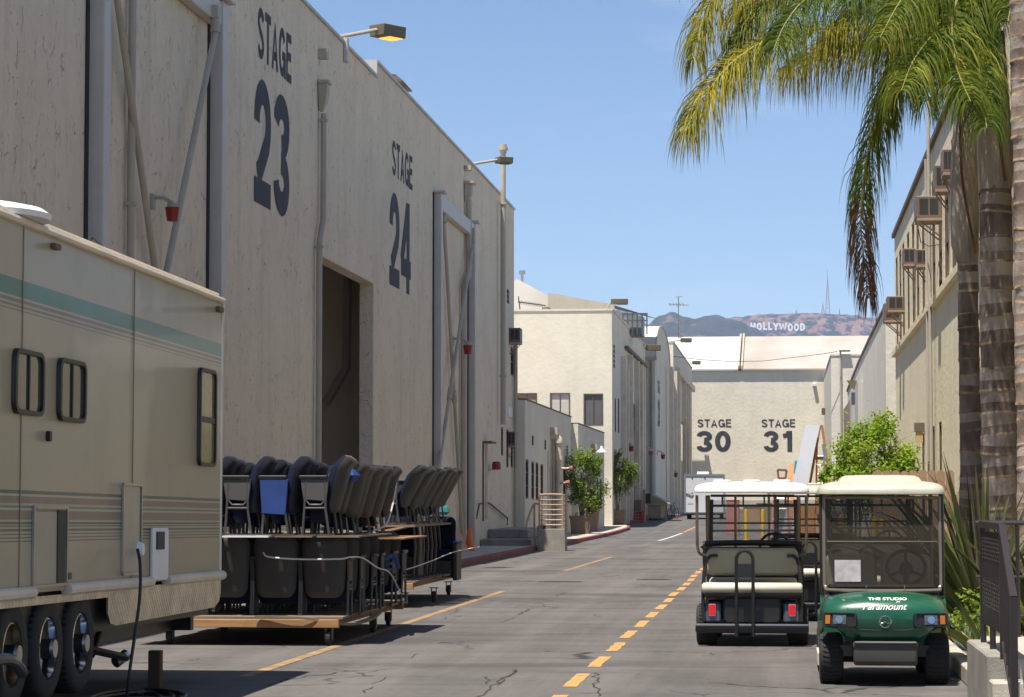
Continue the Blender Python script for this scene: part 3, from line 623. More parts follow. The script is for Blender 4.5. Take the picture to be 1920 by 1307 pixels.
# ---------------------------------------------------------------- window air conditioners
m_ac = M('brown enamel', (.17,.115,.085), .5, var=.08, dirt=.2, dc=(.3,.22,.17)); m_acd = M('ac grille', (.03,.028,.026), .6)
def aircon(label, X, yf, zlo, zhi, dep, wy=.75, s=1, group='window air conditioners'):
    """box sticking out of a wall in plane X towards s; its near side faces the viewer"""
    t = thing('air_conditioner', label, 'air conditioner', (X, yf, zlo), 0, group)
    x0, x1 = 0.004*s, s*dep; h = zhi-zlo
    a = MB(); a.box((x0, 0, 0), (x1, wy, h)); a.build('casing', m_ac, t, bevel=.015)
    a = MB()
    u0 = x0+(x1-x0)*.14; u1 = x0+(x1-x0)*.46; u2 = x0+(x1-x0)*.53; u3 = x0+(x1-x0)*.86
    for (p, q) in ((u0, u1), (u2, u3)): a.box((p, -.006, h*.16), (q, -.002, h*.88))
    a.build('grille', m_acd, t)
    a = MB(); a.box((x0, -.04, -.07), (x1*.97, wy+.03, -.004)); a.tube([(x0, .1, -.45), (x1*.8, .1, -.08)], .018, 6); a.tube([(x0, wy-.1, -.45), (x1*.8, wy-.1, -.08)], .018, 6); a.build('bracket', m_tan, t)
    return t
p = at(966, 648, X=XA); q = at(966, 622, X=XA); aircon('brown air conditioner sticking out high at the far corner of the left sound stage', XA, 93.2, p.z, q.z, .42)
p = at(966, 838, X=XA); q = at(966, 813, X=XA); aircon('brown air conditioner low at the far corner of the left sound stage', XA, 92.6, p.z, q.z, .3, wy=.8)
# ---------------------------------------------------------------- low building with the narrow windows
B = thing('low_building', 'low cream flat-roofed building with a row of narrow brown windows behind the potted trees', 'building', (-9.6, 115, 0))
XB = -9.62; ya = 95.3; yj = at(1071, 900, X=XB).y
def tr(X, rows):
    r = []
    for xa, xb, t_, b_ in rows:
        pa = at(xa, t_, X=X); pb = at(xb, t_, X=X); r.append((pa.y, pb.y, at(xa, b_, X=X).z, pa.z))
    return r
wb = tr(XB, [(985.5, 991, 861, 935), (996.5, 1001.5, 865, 937), (1004.5, 1009.5, 867, 938), (1013.5, 1018.5, 870, 940), (1027, 1032, 875, 940), (1050, 1054, 878, 941), (1056, 1060, 880, 942)])
wb = [w_ for w_ in wb if w_[1] < yj-.1]
mb = MB(); wallX(mb, XB, ya, yj, 0, 5.4, -.3, wb); wallY(mb, ya, -20, XB-.3, 0, 5.4, .3)
XB2 = -9.3; ye = at(1133, 900, X=XB2).y
wb2 = tr(XB2, [(1088, 1091, 888, 945), (1101, 1104, 890, 945), (1119, 1122, 896, 940), (1125, 1128, 898, 940)])
wallX(mb, XB2, yj, ye, 0, 5.1, -.3, wb2); wallY(mb, yj, -9.615, XB2-.3, 0, 5.1, .3) if False else None
mb.box((XB+.002, yj, 0), (XB2-.302, yj+.3, 5.1)) if XB2-.302 > XB else mb.box((-9.605, yj-.02, 0), (XB2-.002, yj-.004, 5.1))
mb.build('wall', m_cream, B, world=True)
mb = MB(); mb.box((-20, ya+.3, 5.0), (XB-.3, yj, 5.1)); mb.box((-20, yj+.01, 4.7), (XB2-.3, ye, 4.8)); mb.build('roof', m_rooftan, B, world=True)
mb = MB(); mb.box((XB-.33, ya-.03, 5.402), (XB+.03, yj-.02, 5.45)); mb.box((XB2-.33, yj, 5.102), (XB2+.03, ye, 5.15)); mb.build('coping', m_brown, B, world=True)
for w_ in wb+wb2: window_on_X(B, XB if w_ in wb else XB2, *w_, bars=2)
for (px, py) in ((998.5, 820), (1022, 828), (1063, 838)):
    a = MB()
    for k in range(3): p = at(px, py+6*k, X=XB); a.box((XB+.003, p.y-.25, p.z-.06), (XB+.02, p.y+.25, p.z+.06))
    a.build('vent_slots', m_dark, B, world=True)
for X_, px, z0, z1 in ((XB, 1037, .2, 4.4),(XB2, 1113, .3, 4.1)):
    y = at(px, 850, X=X_+.1).y; pipe(B, [(X_+.12, y, z0), (X_+.12, y, z1)], .09); a = MB(); a.cbox((X_+.16, y, z1+.1), (.3, .45, .3)); a.build('rain_hopper', m_pipe, B, world=True)
# big white standpipe with red caps
t = thing('fire_standpipe', 'white bent fire standpipe with two small red valves on the low building', 'standpipe', (XB+.3, at(1046, 900, X=XB+.3).y, .15))
y = t.location.y; X_ = XB+.35
a = MB(); a.tube([(X_, y, .15), (X_, y, 4.0), (X_, y, 4.15), (X_-.12, y, 4.3), (X_-.33, y, 4.3)], .14, 12); a.cyl((X_, y, 3.3), (X_, y, 3.4), .19, .19, 12); a.cyl((X_, y, 4.0),(X_, y, 4.1), .2,.2,12); a.tube([(X_, y, 2.95), (X_+.45, y-.2, 2.95)], .04); a.tube([(X_, y, 2.35), (X_+.35, y-.5, 2.35)], .04)
a.build('pipe', m_pipew, t, world=True, smooth=True); a = MB(); a.tube([(X_-.2, y-2.6, .15), (X_-.2, y-2.6, 3.6)], .05); a.build('side_pipe', m_pipew, t, world=True, smooth=True)
a = MB(); a.cyl((X_+.42, y-.2, 2.95), (X_+.58, y-.2, 2.95), .08, .12, 10); a.cyl((X_+.3, y-.5, 2.35), (X_+.48, y-.5, 2.35), .09, .12, 10); a.build('valve', M('faded red valve', (.30,.10,.07), .6), t, world=True)
# gooseneck wall lamp with a white bell shade
t = thing('gooseneck_lamp', 'white bell-shaded gooseneck lamp curving out of the wall between the potted trees', 'wall lamp', (XB2, 112, 3)) if False else None
p = at(1128, 845, Y=118); t = thing('gooseneck_lamp', 'white bell-shaded gooseneck lamp curving out above the potted trees', 'wall lamp', (-9.28, 118, p.z+.2))
a = MB(); pts = [(-9.25, 118, p.z+.35)]+[(-9.25+(p.x+9.25)*.5*(1-cos(pi*k/8)) , 118, p.z+.35+.45*sin(pi*k/8)) for k in range(9)]+[(p.x, 118, p.z+.15)]
a.tube(pts, .035, 8); a.build('neck', m_white, t, world=True, smooth=True)
a = MB(); a.lathe([(.05,.22),(.08,.10),(.12,.05),(.24,-.05),(.25,-.08),(.23,-.07),(.05,.0)], 20, Matrix.Translation((p.x,118,p.z)), cap=False); a.build('lamp_shade', m_white, t, world=True, smooth=True)
# ---------------------------------------------------------------- two-storey cream stage behind it
XC = -9.1; YC = 136.5
C = thing('stage_building', 'tall cream stage building with a blank sunlit end wall behind the low building', 'building', (-12, YC, 0))
zc = at(1060, 583, Y=YC).z
wc = []
for (xa, xb, t_, b_) in ((968, 1007, 737, 800), (1031, 1069, 737, 786), (1094, 1131, 738, 797)):
    pa = at(xa, t_, Y=YC); pb = at(xb, b_, Y=YC); wc.append((pa.x, pb.x, pb.z, pa.z))
wc[1] = (wc[1][0], wc[1][1], wc[0][2], wc[0][3]); 
mb = MB(); wallY(mb, YC, -30, XC, 0, zc, .3, wc)
yce = at(1210, 800, X=XC).y
cw = tr(XC, [(1152.5, 1155, 746, 810), (1158.5, 1161, 746, 812)])
yd0 = at(1171, 800, X=XC).y; yd1 = at(1205, 800, X=XC).y
rec = [(at(1186, 800, X=XC).y, at(1195, 800, X=XC).y, 0, at(1186, 755, X=XC).z)]
wallX(mb, XC, YC+.3, yce, 0, zc, -.3, cw+rec)
mb.build('wall', m_cream, C, world=True)
mb = MB(); mb.box((-30, YC+.3, zc-.5), (XC-.3, yce, zc-.4)); mb.build('roof', m_roofw, C, world=True)
mb = MB(); mb.box((-30, YC-.05, zc), (XC+.06, YC+.36, zc+.1)); mb.box((XC-.36, YC+.36, zc), (XC+.06, yce, zc+.1)); mb.build('coping', m_cream2, C, world=True)
window_on_Y(C, YC, *wc[0], pane=m_tan, frame=m_brown); window_on_Y(C, YC, *wc[1], pane=m_blind); window_on_Y(C, YC, *wc[2], pane=m_blindd)
for w_ in cw: window_on_X(C, XC, *w_)
mb = MB(); mb.box((XC-1.5, rec[0][0]-1, 0), (XC-1.3, rec[0][1]+6, rec[0][3]+.5)); mb.build('recess_wall', m_tan, C, world=True)
# door tracks along its street side
for px in (1171, 1176, 1183.5, 1196, 1203, 1207):
    y = at(px, 800, X=XC+.2).y; a = MB(); a.box((XC+.005, y, .3), (XC+.3, y+.5, at(px, 690 if px > 1172 else 665, X=XC+.3).z if px < 1180 else zc-1.6)); a.build('door_track_post', m_pipew, C, world=True)
a = MB(); a.box((XC+.01, yd0, zc-1.42), (XC+.22, yce-.3, zc-1.25)); a.build('head_beam', m_brown, C, world=True)
for k in range(5):
    p = at(1151, 650+9*k, X=XC); a = MB(); a.box((XC+.003, p.y-.5, p.z-.09), (XC+.02, p.y+.5, p.z+.09)); a.build('vent_slot', m_dark, C, world=True)
# its letters, seen almost edge on
for s_, x0, x1, zt_, zb_ in (('STAGE', 1203.5, 1209, 716, 744), ('29', 1203.5, 1209, 752, 815)):
    y0 = at(x0, 770, X=XC+.31).y; y1 = at(x1, 770, X=XC+.31).y; z1 = at(1206, zt_, X=XC).z; z0 = at(1206, zb_, X=XC).z
    lettering('painted_lettering', s_, (XC+.002, y0-1, z0), (0,1,0), UP, y1-y0, z1-z0, m_letter, C)
# white pitched roof and duct pieces behind its parapet
R1 = thing('gabled_roof_building', 'white pitched roof rising behind the cream end wall', 'building', (-14, 150, 0))
a = MB(); pk = at(975, 528, Y=160); e1 = at(1060, 580, Y=160); e0 = at(880, 585, Y=160)
a.prism([(e0.x, 0), (e1.x+1.2, 0), (e1.x+1.2, e1.z-.4), (pk.x, pk.z), (e0.x, e0.z-.4)], 158, 176, ax=1); a.build('wall_and_roof', m_roofb, R1, world=True)
a = MB(); p1 = at(1045, 557, Y=159.8); p2 = at(1158, 578, Y=159.8); a.prism([(p1.x, p1.z-1.6), (p2.x, p2.z-1.6), (p2.x, p2.z), (p1.x, p1.z)], 158.5, 159.8, ax=1, T=None) if False else None
a = MB(); a.add([(p1.x, 157, p1.z), (p2.x, 157, p2.z-.02), (p2.x+2.2, 176, p2.z+.3), (p1.x+.5, 176, p1.z+1.0), (p1.x+1.6, 157, zc-.3), (p2.x, 157, zc-.3)], [(0,1,2,3), (0,4,5,1)]); 
a.prism([(p1.x-.3, p1.z-1.5), (p1.x-.3, p1.z), (p2.x, p2.z), (p2.x, p2.z-1.5)], 156.6, 156.9, ax=1); a.build('grey_roof_slope', m_pipe, R1, world=True)
a = MB(); q = at(976, 525, Y=158); a.cyl((q.x, 159, pk.z-.1), (q.x, 159, pk.z+.5), .09, .09, 10); a.cyl((q.x, 159, pk.z+.35), (q.x, 159, pk.z+.6), .2, .2, 10); a.build('flue', m_alu, R1, world=True)
t = thing('roof_antenna', 'thin dark antenna lying across the parapet left of the round vent', 'antenna', at(975, 575, Y=YC+1))
a = MB(); p = [at(971, 566, Y=138), at(1023, 573, Y=138)]; a.tube(p, .03); a.tube([at(972, 556, Y=138), at(975, 580, Y=138)], .03)
for k in range(9):
    x = 975+5*k; a.tube([at(x-3, 563+k*.7, Y=138), at(x+3, 571+k*.7, Y=138)], .015, 5)
a.build('rods', m_black, t, world=True)
t = thing('round_vent', 'small round rusty roof vent on the cream parapet', 'roof vent', (at(1024, 577, Y=138).x, 138, zc-.45))
a = MB(); a.lathe([(.1,0),(.1,.5),(.26,.52),(.28,.62),(.2,.75),(.03,.8)], 14); a.build('cowl', m_brown, t, smooth=True)
p = at(1140, 577, Y=YC+.5); b = thing  # lamp on the corner
flood('dark flood lamp on a bent arm at the corner of the tall cream end wall', (at(1136, 578, Y=YC+1).x, YC+1, zc+.12), (at(1146, 569, Y=YC+1).x, YC+1, zc+.55), (.9, .5, .28))
# steel framed equipment cage on the roof
t = thing('rooftop_unit', 'grey caged rooftop cooling unit beside the arched roof', 'rooftop unit', (-9.9, 152, zc-.3))
pa = at(1168, 613, Y=152); pb = at(1213, 587, Y=152)
a = MB(); a.box((pa.x+.2, 152.3, zc-.3), (pb.x-.3, 155, pb.z-.12)); a.build('unit', M('galvanised sheet', (.2,.22,.22), .5), t, world=True)
a = MB()
for k in range(6):
    x = pa.x+(pb.x-pa.x)*k/5; a.box((x-.04, 151.9, zc-.3), (x+.04, 151.98, pb.z))
a.box((pa.x, 151.88, pb.z-.1), (pb.x, 151.9+.14, pb.z)); a.box((pa.x, 151.88, (zc+pb.z)/2), (pb.x, 151.87+.02, (zc+pb.z)/2+.08)); a.build('cage', M('cage steel', (.08,.085,.09), .6), t, world=True)
# ---------------------------------------------------------------- barrel-roofed stage
YD = at(1210, 800, X=-9.1).y+5.5; XD = at(1229, 800, Y=YD).x
D = thing('arched_stage', 'narrow cream stage with a curved barrel roof beyond the tall stage building', 'building', (XD-3, YD, 0))
zD = at(1215, 672, Y=YD).z; yDe = at(1256, 800, X=XD).y
mb = MB(); mb.box((XD-9, YD, 0), (XD, YD+.3, zD)); mb.box((XD-.3, YD+.3, 0), (XD, yDe, zD)); mb.build('wall', m_cream2, D, world=True)
pk = at(1236, 613, X=XD-.01); ypk = at(1241, 640, X=XD).y
n = 16; arc = []
zt_ = at(1241, 613, Y=YD+(yDe-YD)*.45).z
for k in range(n+1):
    t_ = pi*k/n; arc.append((YD+(yDe-YD)*(1-cos(t_))/2, zD+(zt_-zD)*sin(t_)**.8))
mb = MB(); mb.prism(arc, XD-.02, XD-9, ax=0) ; mb.build('barrel_roof', m_roofb, D, world=True, smooth=True, sharp=40)
mb = MB(); mb.prism(arc, XD+.0, XD-.018, ax=0); mb.build('gable', m_cream2, D, world=True)
mb = MB()
for (a1, b1), (a2, b2) in zip(arc, arc[1:]): mb.tube([(XD+.03, a1, b1), (XD+.03, a2, b2)], .05, 6)
mb.build('verge', m_pipe, D, world=True)
mb = MB(); mb.box((XD-9, YD-.14, zD-.12), (XD+.1, YD-.002, zD+.1)); mb.build('gutter', m_pipe, D, world=True)
x = at(1223, 800, Y=YD-.1).x; pipe(D, [(x, YD-.12, .5), (x, YD-.12, zD-.2)], .13)
for s_, zt2, zb2 in (('STAGE', 714, 738), ('28', 748, 800)):
    y0 = at(1233, 770, X=XD).y; y1 = at(1237, 770, X=XD).y
    lettering('painted_lettering', s_, (XD+.002, y0, at(1235, zb2, X=XD).z), (0,1,0), UP, y1-y0, at(1235, zt2, X=XD).z-at(1235, zb2, X=XD).z, m_letter, D)
# ---------------------------------------------------------------- farthest stage on the left
XE = XD+.25; YE = yDe+.6; yEe = 238
E_ = thing('far_stage', 'farthest cream stage on the left with tall door tracks next to the end wall', 'building', (XE-3, YE, 0))
zE = at(1254, 643, Y=YE).z
mb = MB(); mb.box((XE-14, YE, 0), (XE, YE+.3, zE)); rc = (at(1277, 800, X=XE).y, at(1286, 800, X=XE).y, 0, at(1280, 792, X=XE).z)
wallX(mb, XE, YE+.3, yEe, 0, zE, -.3, [rc]); mb.build('wall', m_cream2, E_, world=True)
mb = MB(); mb.box((XE-14, YE+.3, zE-.5), (XE-.3, yEe, zE-.4)); mb.build('roof', m_roofw, E_, world=True)
mb = MB(); mb.box((XE-1.5, rc[0]-1, 0), (XE-1.3, rc[1]+8, 9)); mb.build('recess_wall', m_tan, E_, world=True)
for px in (1260, 1267, 1272, 1284, 1289, 1292.5):
    y = at(px, 800, X=XE+.2).y; a = MB(); a.box((XE+.005, y, .5), (XE+.32, y+.8, zE-2.2)); a.build('door_track_post', m_pipew, E_, world=True)
a = MB(); a.box((XE+.01, at(1267, 800, X=XE).y, zE-2.2), (XE+.35, yEe-1, zE-1.7)); a.build('head_beam', m_pipew, E_, world=True)
a = MB(); a.box((XE-.36, YE-.05, zE), (XE+.06, yEe, zE+.12)); a.build('coping', m_pipe, E_, world=True)
# lamps on the far roofs
for (lab, pb_, ph, Yl, sz) in (('dark flood lamp jutting from the edge of the tall stage toward the arched roof', (1209, 655), (1212, 652), yce-2, (.95, .55, .35)),
                          ('dark flood lamp on a thin arm over the top of the far stage', (1255, 641), (1276, 638), 195, (.85, .55, .3)),
                          ('dark flood lamp near the eave at the left end of the white roof', (1288, 686), (1298, 680), 232, (.75, .6, .3))):
    b = at(*pb_, Y=Yl); h = at(*ph, Y=Yl); flood(lab, b, (h.x, h.y, h.z), sz)
# small red lamps far up the left side
for lab, px, py, X_ in (('tiny red lamp by the tall stage above the second potted tree', 1170, 842, -9.1), ('tiny red lamp on the edge of the arched stage, left of its downpipe', 1209, 850, -9.1), ('bright red lamp on the downpipe of the arched stage', 1232, 857, XD), ('reddish lamp low beside the farthest door track', 1257, 891, XE)):
    p = at(px, py, X=X_); red_lamp(lab, (X_+.01, p.y, p.z+.3), 1.1, reach=.4)
# ---------------------------------------------------------------- end wall: stages 30 and 31
YS = 240.5; S = thing('end_stage', 'cream end building painted STAGE 30 and STAGE 31 under a long white roof', 'building', (0, YS, 0))
zS = at(1400, 690, Y=YS).z; x0 = at(1225, 700, Y=YS).x; x1 = at(1760, 700, Y=YS).x
mb = MB(); mb.box((x0, YS, 0), (x1, YS+.4, zS)); mb.build('wall', m_cream2, S, world=True)
zr_ = at(1400, 631, Y=YS+14).z
mb = MB(); xm = at(1384, 690, Y=YS).x; xm2 = at(1391, 690, Y=YS).x
def slope(mb, xa, xb, dz=0, ov=.34):
    s_ = (zr_-zS)/14; mb.add([(xa, YS-ov, zS-ov*s_+dz), (xb, YS-ov, zS-ov*s_+dz), (xb, YS+14, zr_+dz), (xa, YS+14, zr_+dz), (xa, YS-ov, zS-ov*s_+dz-.14), (xb, YS-ov, zS-ov*s_+dz-.14), (xb, YS+.3, zS+.0), (xa, YS+.3, zS+.0)], [(0,1,2,3), (4,5,1,0), (4,7,6,5)])
slope(mb, x0-3, xm); mb.build('roof', M('bright white roofing', (.52,.52,.52), .7, var=.05, vs=.6, dirt=.25, dc=(.40,.37,.34), ds=.4, dst=(1,.3,.3)), S, world=True)
mb = MB(); slope(mb, xm2, x1); mb.build('roof', m_roofw, S, world=True)
mb = MB(); s_ = (zr_-zS)/14
for xx in (xm-.05, xm2-.1): mb.add([(xx, YS-.36, zS-.36*s_), (xx+.18, YS-.36, zS-.36*s_), (xx+.18, YS+14, zr_), (xx, YS+14, zr_), (xx, YS-.36, zS-.36*s_+.3), (xx+.18, YS-.36, zS-.36*s_+.3), (xx+.18, YS+14, zr_+.3), (xx, YS+14, zr_+.3)], [(0,1,2,3),(4,5,6,7),(0,1,5,4),(1,2,6,5),(3,0,4,7)])
mb.build('roof_joint', m_pipe, S, world=True)
mb = MB(); mb.box((xm+.13, YS-.3, zS-.3), (xm2-.1, YS+.0-.01, zS)); mb.build('joint_filler', m_dark, S, world=True)
mb = MB(); mb.box((x0, YS+14, 0), (x1, YS+14.3, zr_-.02)); mb.build('rear_wall', m_cream2, S, world=True)
for s_, xa, xb, yt, yb in (('STAGE', 1308, 1371, 786, 801), ('30', 1306, 1370, 808, 847), ('STAGE', 1428, 1491, 786, 801), ('31', 1432, 1487, 808, 847)):
    pa = at(xa, yb, Y=YS); pb = at(xb, yt, Y=YS); lettering('painted_lettering', s_, (pa.x, YS-.002, pa.z), (1,0,0), UP, pb.x-pa.x, pb.z-pa.z, m_letter, S, bold=.02 if s_ == 'STAGE' else .035, thick=.02)
p = at(1527, 722, Y=YS); t = thing('wall_lamp', 'small pale box lamp high on the end wall right of STAGE 31', 'wall lamp', (p.x, YS-.003, p.z)); a = MB(); a.box((-.16,-.5,-.12),(.16,0,.14)); a.build('housing', m_white, t, bevel=.02); a = MB(); a.box((-.12,-.45,-.16),(.12,-.1,-.123)); a.build('lens', m_blind, t)
# antenna mast on the end roof
t = thing('tv_antenna', 'tall thin antenna mast with cross rods on the left of the white roof', 'antenna', at(1272, 632, Y=254)); p = at(1272, 556, Y=254); b = at(1272, 634, Y=254)
a = MB(); a.tube([b, p], .05, 6); a.build('mast', m_lampbox, t, world=True)
a = MB(); a.tube([at(1253, 570, Y=254), at(1291, 572, Y=254)], .04, 5); a.tube([at(1266, 557, Y=254), at(1280, 556, Y=254)], .035, 5)
for k in range(5): a.tube([at(1256+6*k, 568, Y=254), at(1258+6*k, 574, Y=254)], .03, 4)
for k in range(4): a.tube([at(1269, 600+8*k, Y=254), at(1275, 598+8*k, Y=254)], .05, 4)
a.build('rods', m_lampbox, t, world=True)
# ---------------------------------------------------------------- far right corner block
XF = 3.75; YF = 203
Fb = thing('corner_block', 'cream block with a lamp pole at the far right end of the lane', 'building', (XF, YF, 0))
zF = at(1561, 658, X=XF).z; a = MB(); a.box((XF, YF, 0), (XF+16, YS-.6, zF)); a.build('wall', m_cream2, Fb, world=True)
a = MB(); a.box((XF-.06, YF-.06, zF+.002), (XF+16, YS-.6, zF+.12)); a.build('coping', m_cream2, Fb, world=True)
p = at(1577, 658, Y=YF-.2); q = at(1577, 810, Y=YF-.2); 
t = thing('lamp_pole', 'thin pale lamp pole with a flat dark head on the far right block', 'lamp pole', (q.x, YF-.15, 1)); a = MB(); a.tube([(q.x, YF-.15, 1), (q.x, YF-.15, zF+.3)], .07, 8); a.build('pole', m_pipe, t, world=True); a = MB(); a.box((q.x-.1, YF-.4, zF+.3), (q.x+.75, YF, zF+.42)); a.build('lamp_head', m_lampbox, t, world=True)
p = at(1547, 772, X=XF); a = MB(); a.box((XF-.3, p.y-1, p.z-.25), (XF-.01, p.y+1, p.z+.3)); a.build('wall_box', m_brown, Fb, world=True)
# loose wire across the end of the lane
t = thing('overhead_wire', 'thin dark wire sagging across the white roof at the end of the lane', 'wire', at(1213, 645, Y=198))
a = MB(); pts = [(1213,660),(1260,668),(1310,674),(1370,678),(1430,677),(1490,670),(1540,664),(1570,659)]; a.tube([at(x, y, Y=198+.6*k) for k, (x, y) in enumerate(pts)], .022, 5); a.build('wire', m_black, t, world=True)
# ---------------------------------------------------------------- second building on the right
XG = 3.62; yg0 = 91.5; yg1 = at(1589, 800, X=XG).y
G = thing('side_stage', 'cream stage with a sloping roof line between the window wall and the far right block', 'building', (XG, 95, 0))
rl = [at(x, y, X=XG) for x, y in ((1658, 582), (1630, 640), (1610, 683), (1589, 735))]
a = MB(); poly = [(yg0, 0)]+[(yg1, 0)]+[(q.y, q.z) for q in reversed(rl)]; poly[-1] = (yg0, rl[0].z); a.prism(poly, XG, XG+14, ax=0); a.build('wall', m_cream2, G, world=True)
a = MB()
pts = [(yg0, rl[0].z)]+[(q.y, q.z) for q in rl[1:]]
for (a1, b1), (a2, b2) in zip(pts, pts[1:]): a.add([(XG-.06,a1,b1+.003),(XG-.06,a2,b2+.003),(XG+.4,a2,b2+.003),(XG+.4,a1,b1+.003),(XG-.06,a1,b1+.12),(XG-.06,a2,b2+.12),(XG+.4,a2,b2+.12),(XG+.4,a1,b1+.12)], [(0,1,5,4),(4,5,6,7),(0,4,7,3),(0,3,2,1)])
a.build('coping', m_brown, G, world=True)
# tall dark opening with a track and a sconce
for (xa, xb, t_, b_, mt, pr, nm) in ((1606, 1613, 735, 800, m_dark, .02, 'dark_opening'), (1613, 1619, 725, 860, m_steel, .25, 'door_track_post'), (1603, 1606, 740, 860, m_steel, .25, 'door_track_post'), (1583, 1597, 768, 830, m_tan, .05, 'boarded_panel')):
    pa = at(xa, t_, X=XG); pb = at(xb, t_, X=XG); a = MB(); a.box((XG-pr, pb.y, 0), (XG-.003, pa.y, pa.z)); a.build(nm, mt, G, world=True)
t = thing('wall_sconce', 'small yellowish wall sconce on the side stage near the roof slope', 'wall lamp', at(1606, 722, X=XG)); a = MB(); a.rings([[(XG-.003-w2*(1 if k in (1,2) else 0)*2, t.location.y+(-w2 if k in (0,1) else w2), t.location.z+z) for k in range(4)] for z, w2 in ((-.22,.08),(.22,.24))]); a.build('shade', M('cream enamel', (.55,.45,.22), .5), t, world=True)
# ---------------------------------------------------------------- window wall on the right
XR = 3.6; yr0, yr1 = 24.0, 83.2; zR = 10.1
Rb = thing('office_building', 'greenish cream office building on the right with tall narrow windows behind the palms', 'building', (XR, 60, 0))
hs = []
for px in (1682, 1688.5, 1694.5, 1703.6, 1713, 1721.5, 1732, 1741.5, 1751.5, 1764, 1776, 1790): 
    y = at(px, 600, X=XR).y; hs.append((y-.68, y+.68, 6.42, 9.35))
y = 52.2
while y > 26: hs.append((y-.68, y+.68, 6.42, 9.35)); y -= 2.4
low = []
for (xa, xb, t_, b_, nm) in ((1728, 1733, 812, 880, 0), (1737.5, 1742.5, 806, 880, 0), (1748, 1752.5, 798, 880, 0), (1760, 1765.5, 790, 880, 0)):
    pa = at(xa, t_, X=XR); pb = at(xb, t_, X=XR); low.append((pb.y, pa.y, .9, at(xb, t_, X=XR).z))
low += [(50.5, 51.6, .3, 4.4), (44, 45.2, .9, 3.4), (38, 39.2, .9, 3.4)]
a = MB(); wallX(a, XR, yr0, yr1, 0, zR, .3, hs+low); a.box((XR+.3, yr1-.3, 0), (XR+12, yr1, zR)); a.box((XR+.3, yr0, 0), (XR+12, yr0+.3, zR)); a.build('wall', m_olive, Rb, world=True)
a = MB(); a.box((XR+.3, yr0+.3, zR-.5), (XR+12, yr1-.3, zR-.4)); a.build('roof', m_rooftan, Rb, world=True)
a = MB(); a.box((XR-.09, yr0-.1, zR+.002), (XR+.4, yr1+.12, zR+.13)); a.build('eave', m_brown, Rb, world=True)
m_bpane = M('brown window screen', (.085,.06,.045), .75)
for h_ in hs: window_on_X(Rb, XR, *h_, s=-1, bars=2, depth=.12, pane=m_bpane)
for h_ in low: window_on_X(Rb, XR, *h_, s=-1, bars=1, depth=.12)
a = MB(); a.box((XR-.13, yr0, 6.24), (XR-.003, yr1+.05, 6.40)); a.build('sill_ledge', m_olive, Rb, world=True)
# brown fins between windows
for h_ in hs:
    for y_a, y_b in ((h_[0]-.12, h_[0]-.002), (h_[1]+.002, h_[1]+.1)):
        a = MB(); a.box((XR-.05, y_a, 6.42), (XR-.004, y_b, 9.3)); pass
y = at(1745.5, 600, X=XR-.1).y; pipe(Rb, [(XR-.12, y, 1.0), (XR-.12, y, 11.1), (XR-.1, y, 11.25), (XR+.05, y, 11.32), (XR+.35, y, 11.3)], .045, m_pipe); pipe(Rb, [(XR-.1, y+1.6, 2.6), (XR-.1, y+1.6, 10.0)], .035, m_pipe)
p = at(1757, 985-700, X=XR); 
AC = [('largest brown air conditioner with a double grille, high and farthest out on the window wall', 1717, 1766, 367, 415, .9), ('brown air conditioner just above and behind the largest one, beside the palm trunk', 1752, 1781, 309, 361, .7),
      ('highest brown air conditioner, partly behind the palm trunk', 1767, 1787, 279, 330, .7), ('left one of the two brown air conditioners side by side at mid height', 1693, 1717, 465, 500, .8), ('right one of the two brown air conditioners side by side at mid height', 1717, 1742, 467, 502, .8),
      ('brown air conditioner at the far top corner with one dark square grille', 1663, 1696, 555, 586, .9), ('lowest brown air conditioner at the far corner, half hidden by the one in front', 1657, 1690, 568, 605, .9)]
for lab, xa, xb, t_, b_, wy_ in AC:
    pb = at(xb, t_, X=XR); dep = XR-at(xa, t_, Y=pb.y).x; aircon(lab, XR, pb.y, at(xb, b_, X=XR).z+.08, pb.z, dep, wy_, -1, 'window air conditioners')
t = thing('wall_lantern', 'grey lantern with an amber glass on the window wall above the bush', 'wall lamp', at(1733, 806, X=XR)); q = t.location; a = MB(); a.box((XR-.25, q.y-.16, q.z-.05), (XR-.01, q.y+.16, q.z+.18)); a.build('cap', m_lampbox, t, world=True); a = MB(); a.box((XR-.22, q.y-.13, q.z-.32), (XR-.04, q.y+.13, q.z-.052)); a.build('glass', M('amber glass', (.5,.36,.15), .3), t, world=True)
t = thing('hanging_cable', 'thin black cable dangling from the largest air conditioner', 'cable', at(1722, 430, X=XR-.3)); a = MB(); q = at(1722, 430, X=XR-.35); e = at(1760, 459, X=XR-.02); a.tube([q, q+Vector((.05,0,-.3)), q.lerp(e,.5)+Vector((0,0,-.22)), e], .012, 5); a.build('cable', m_black, t, world=True)
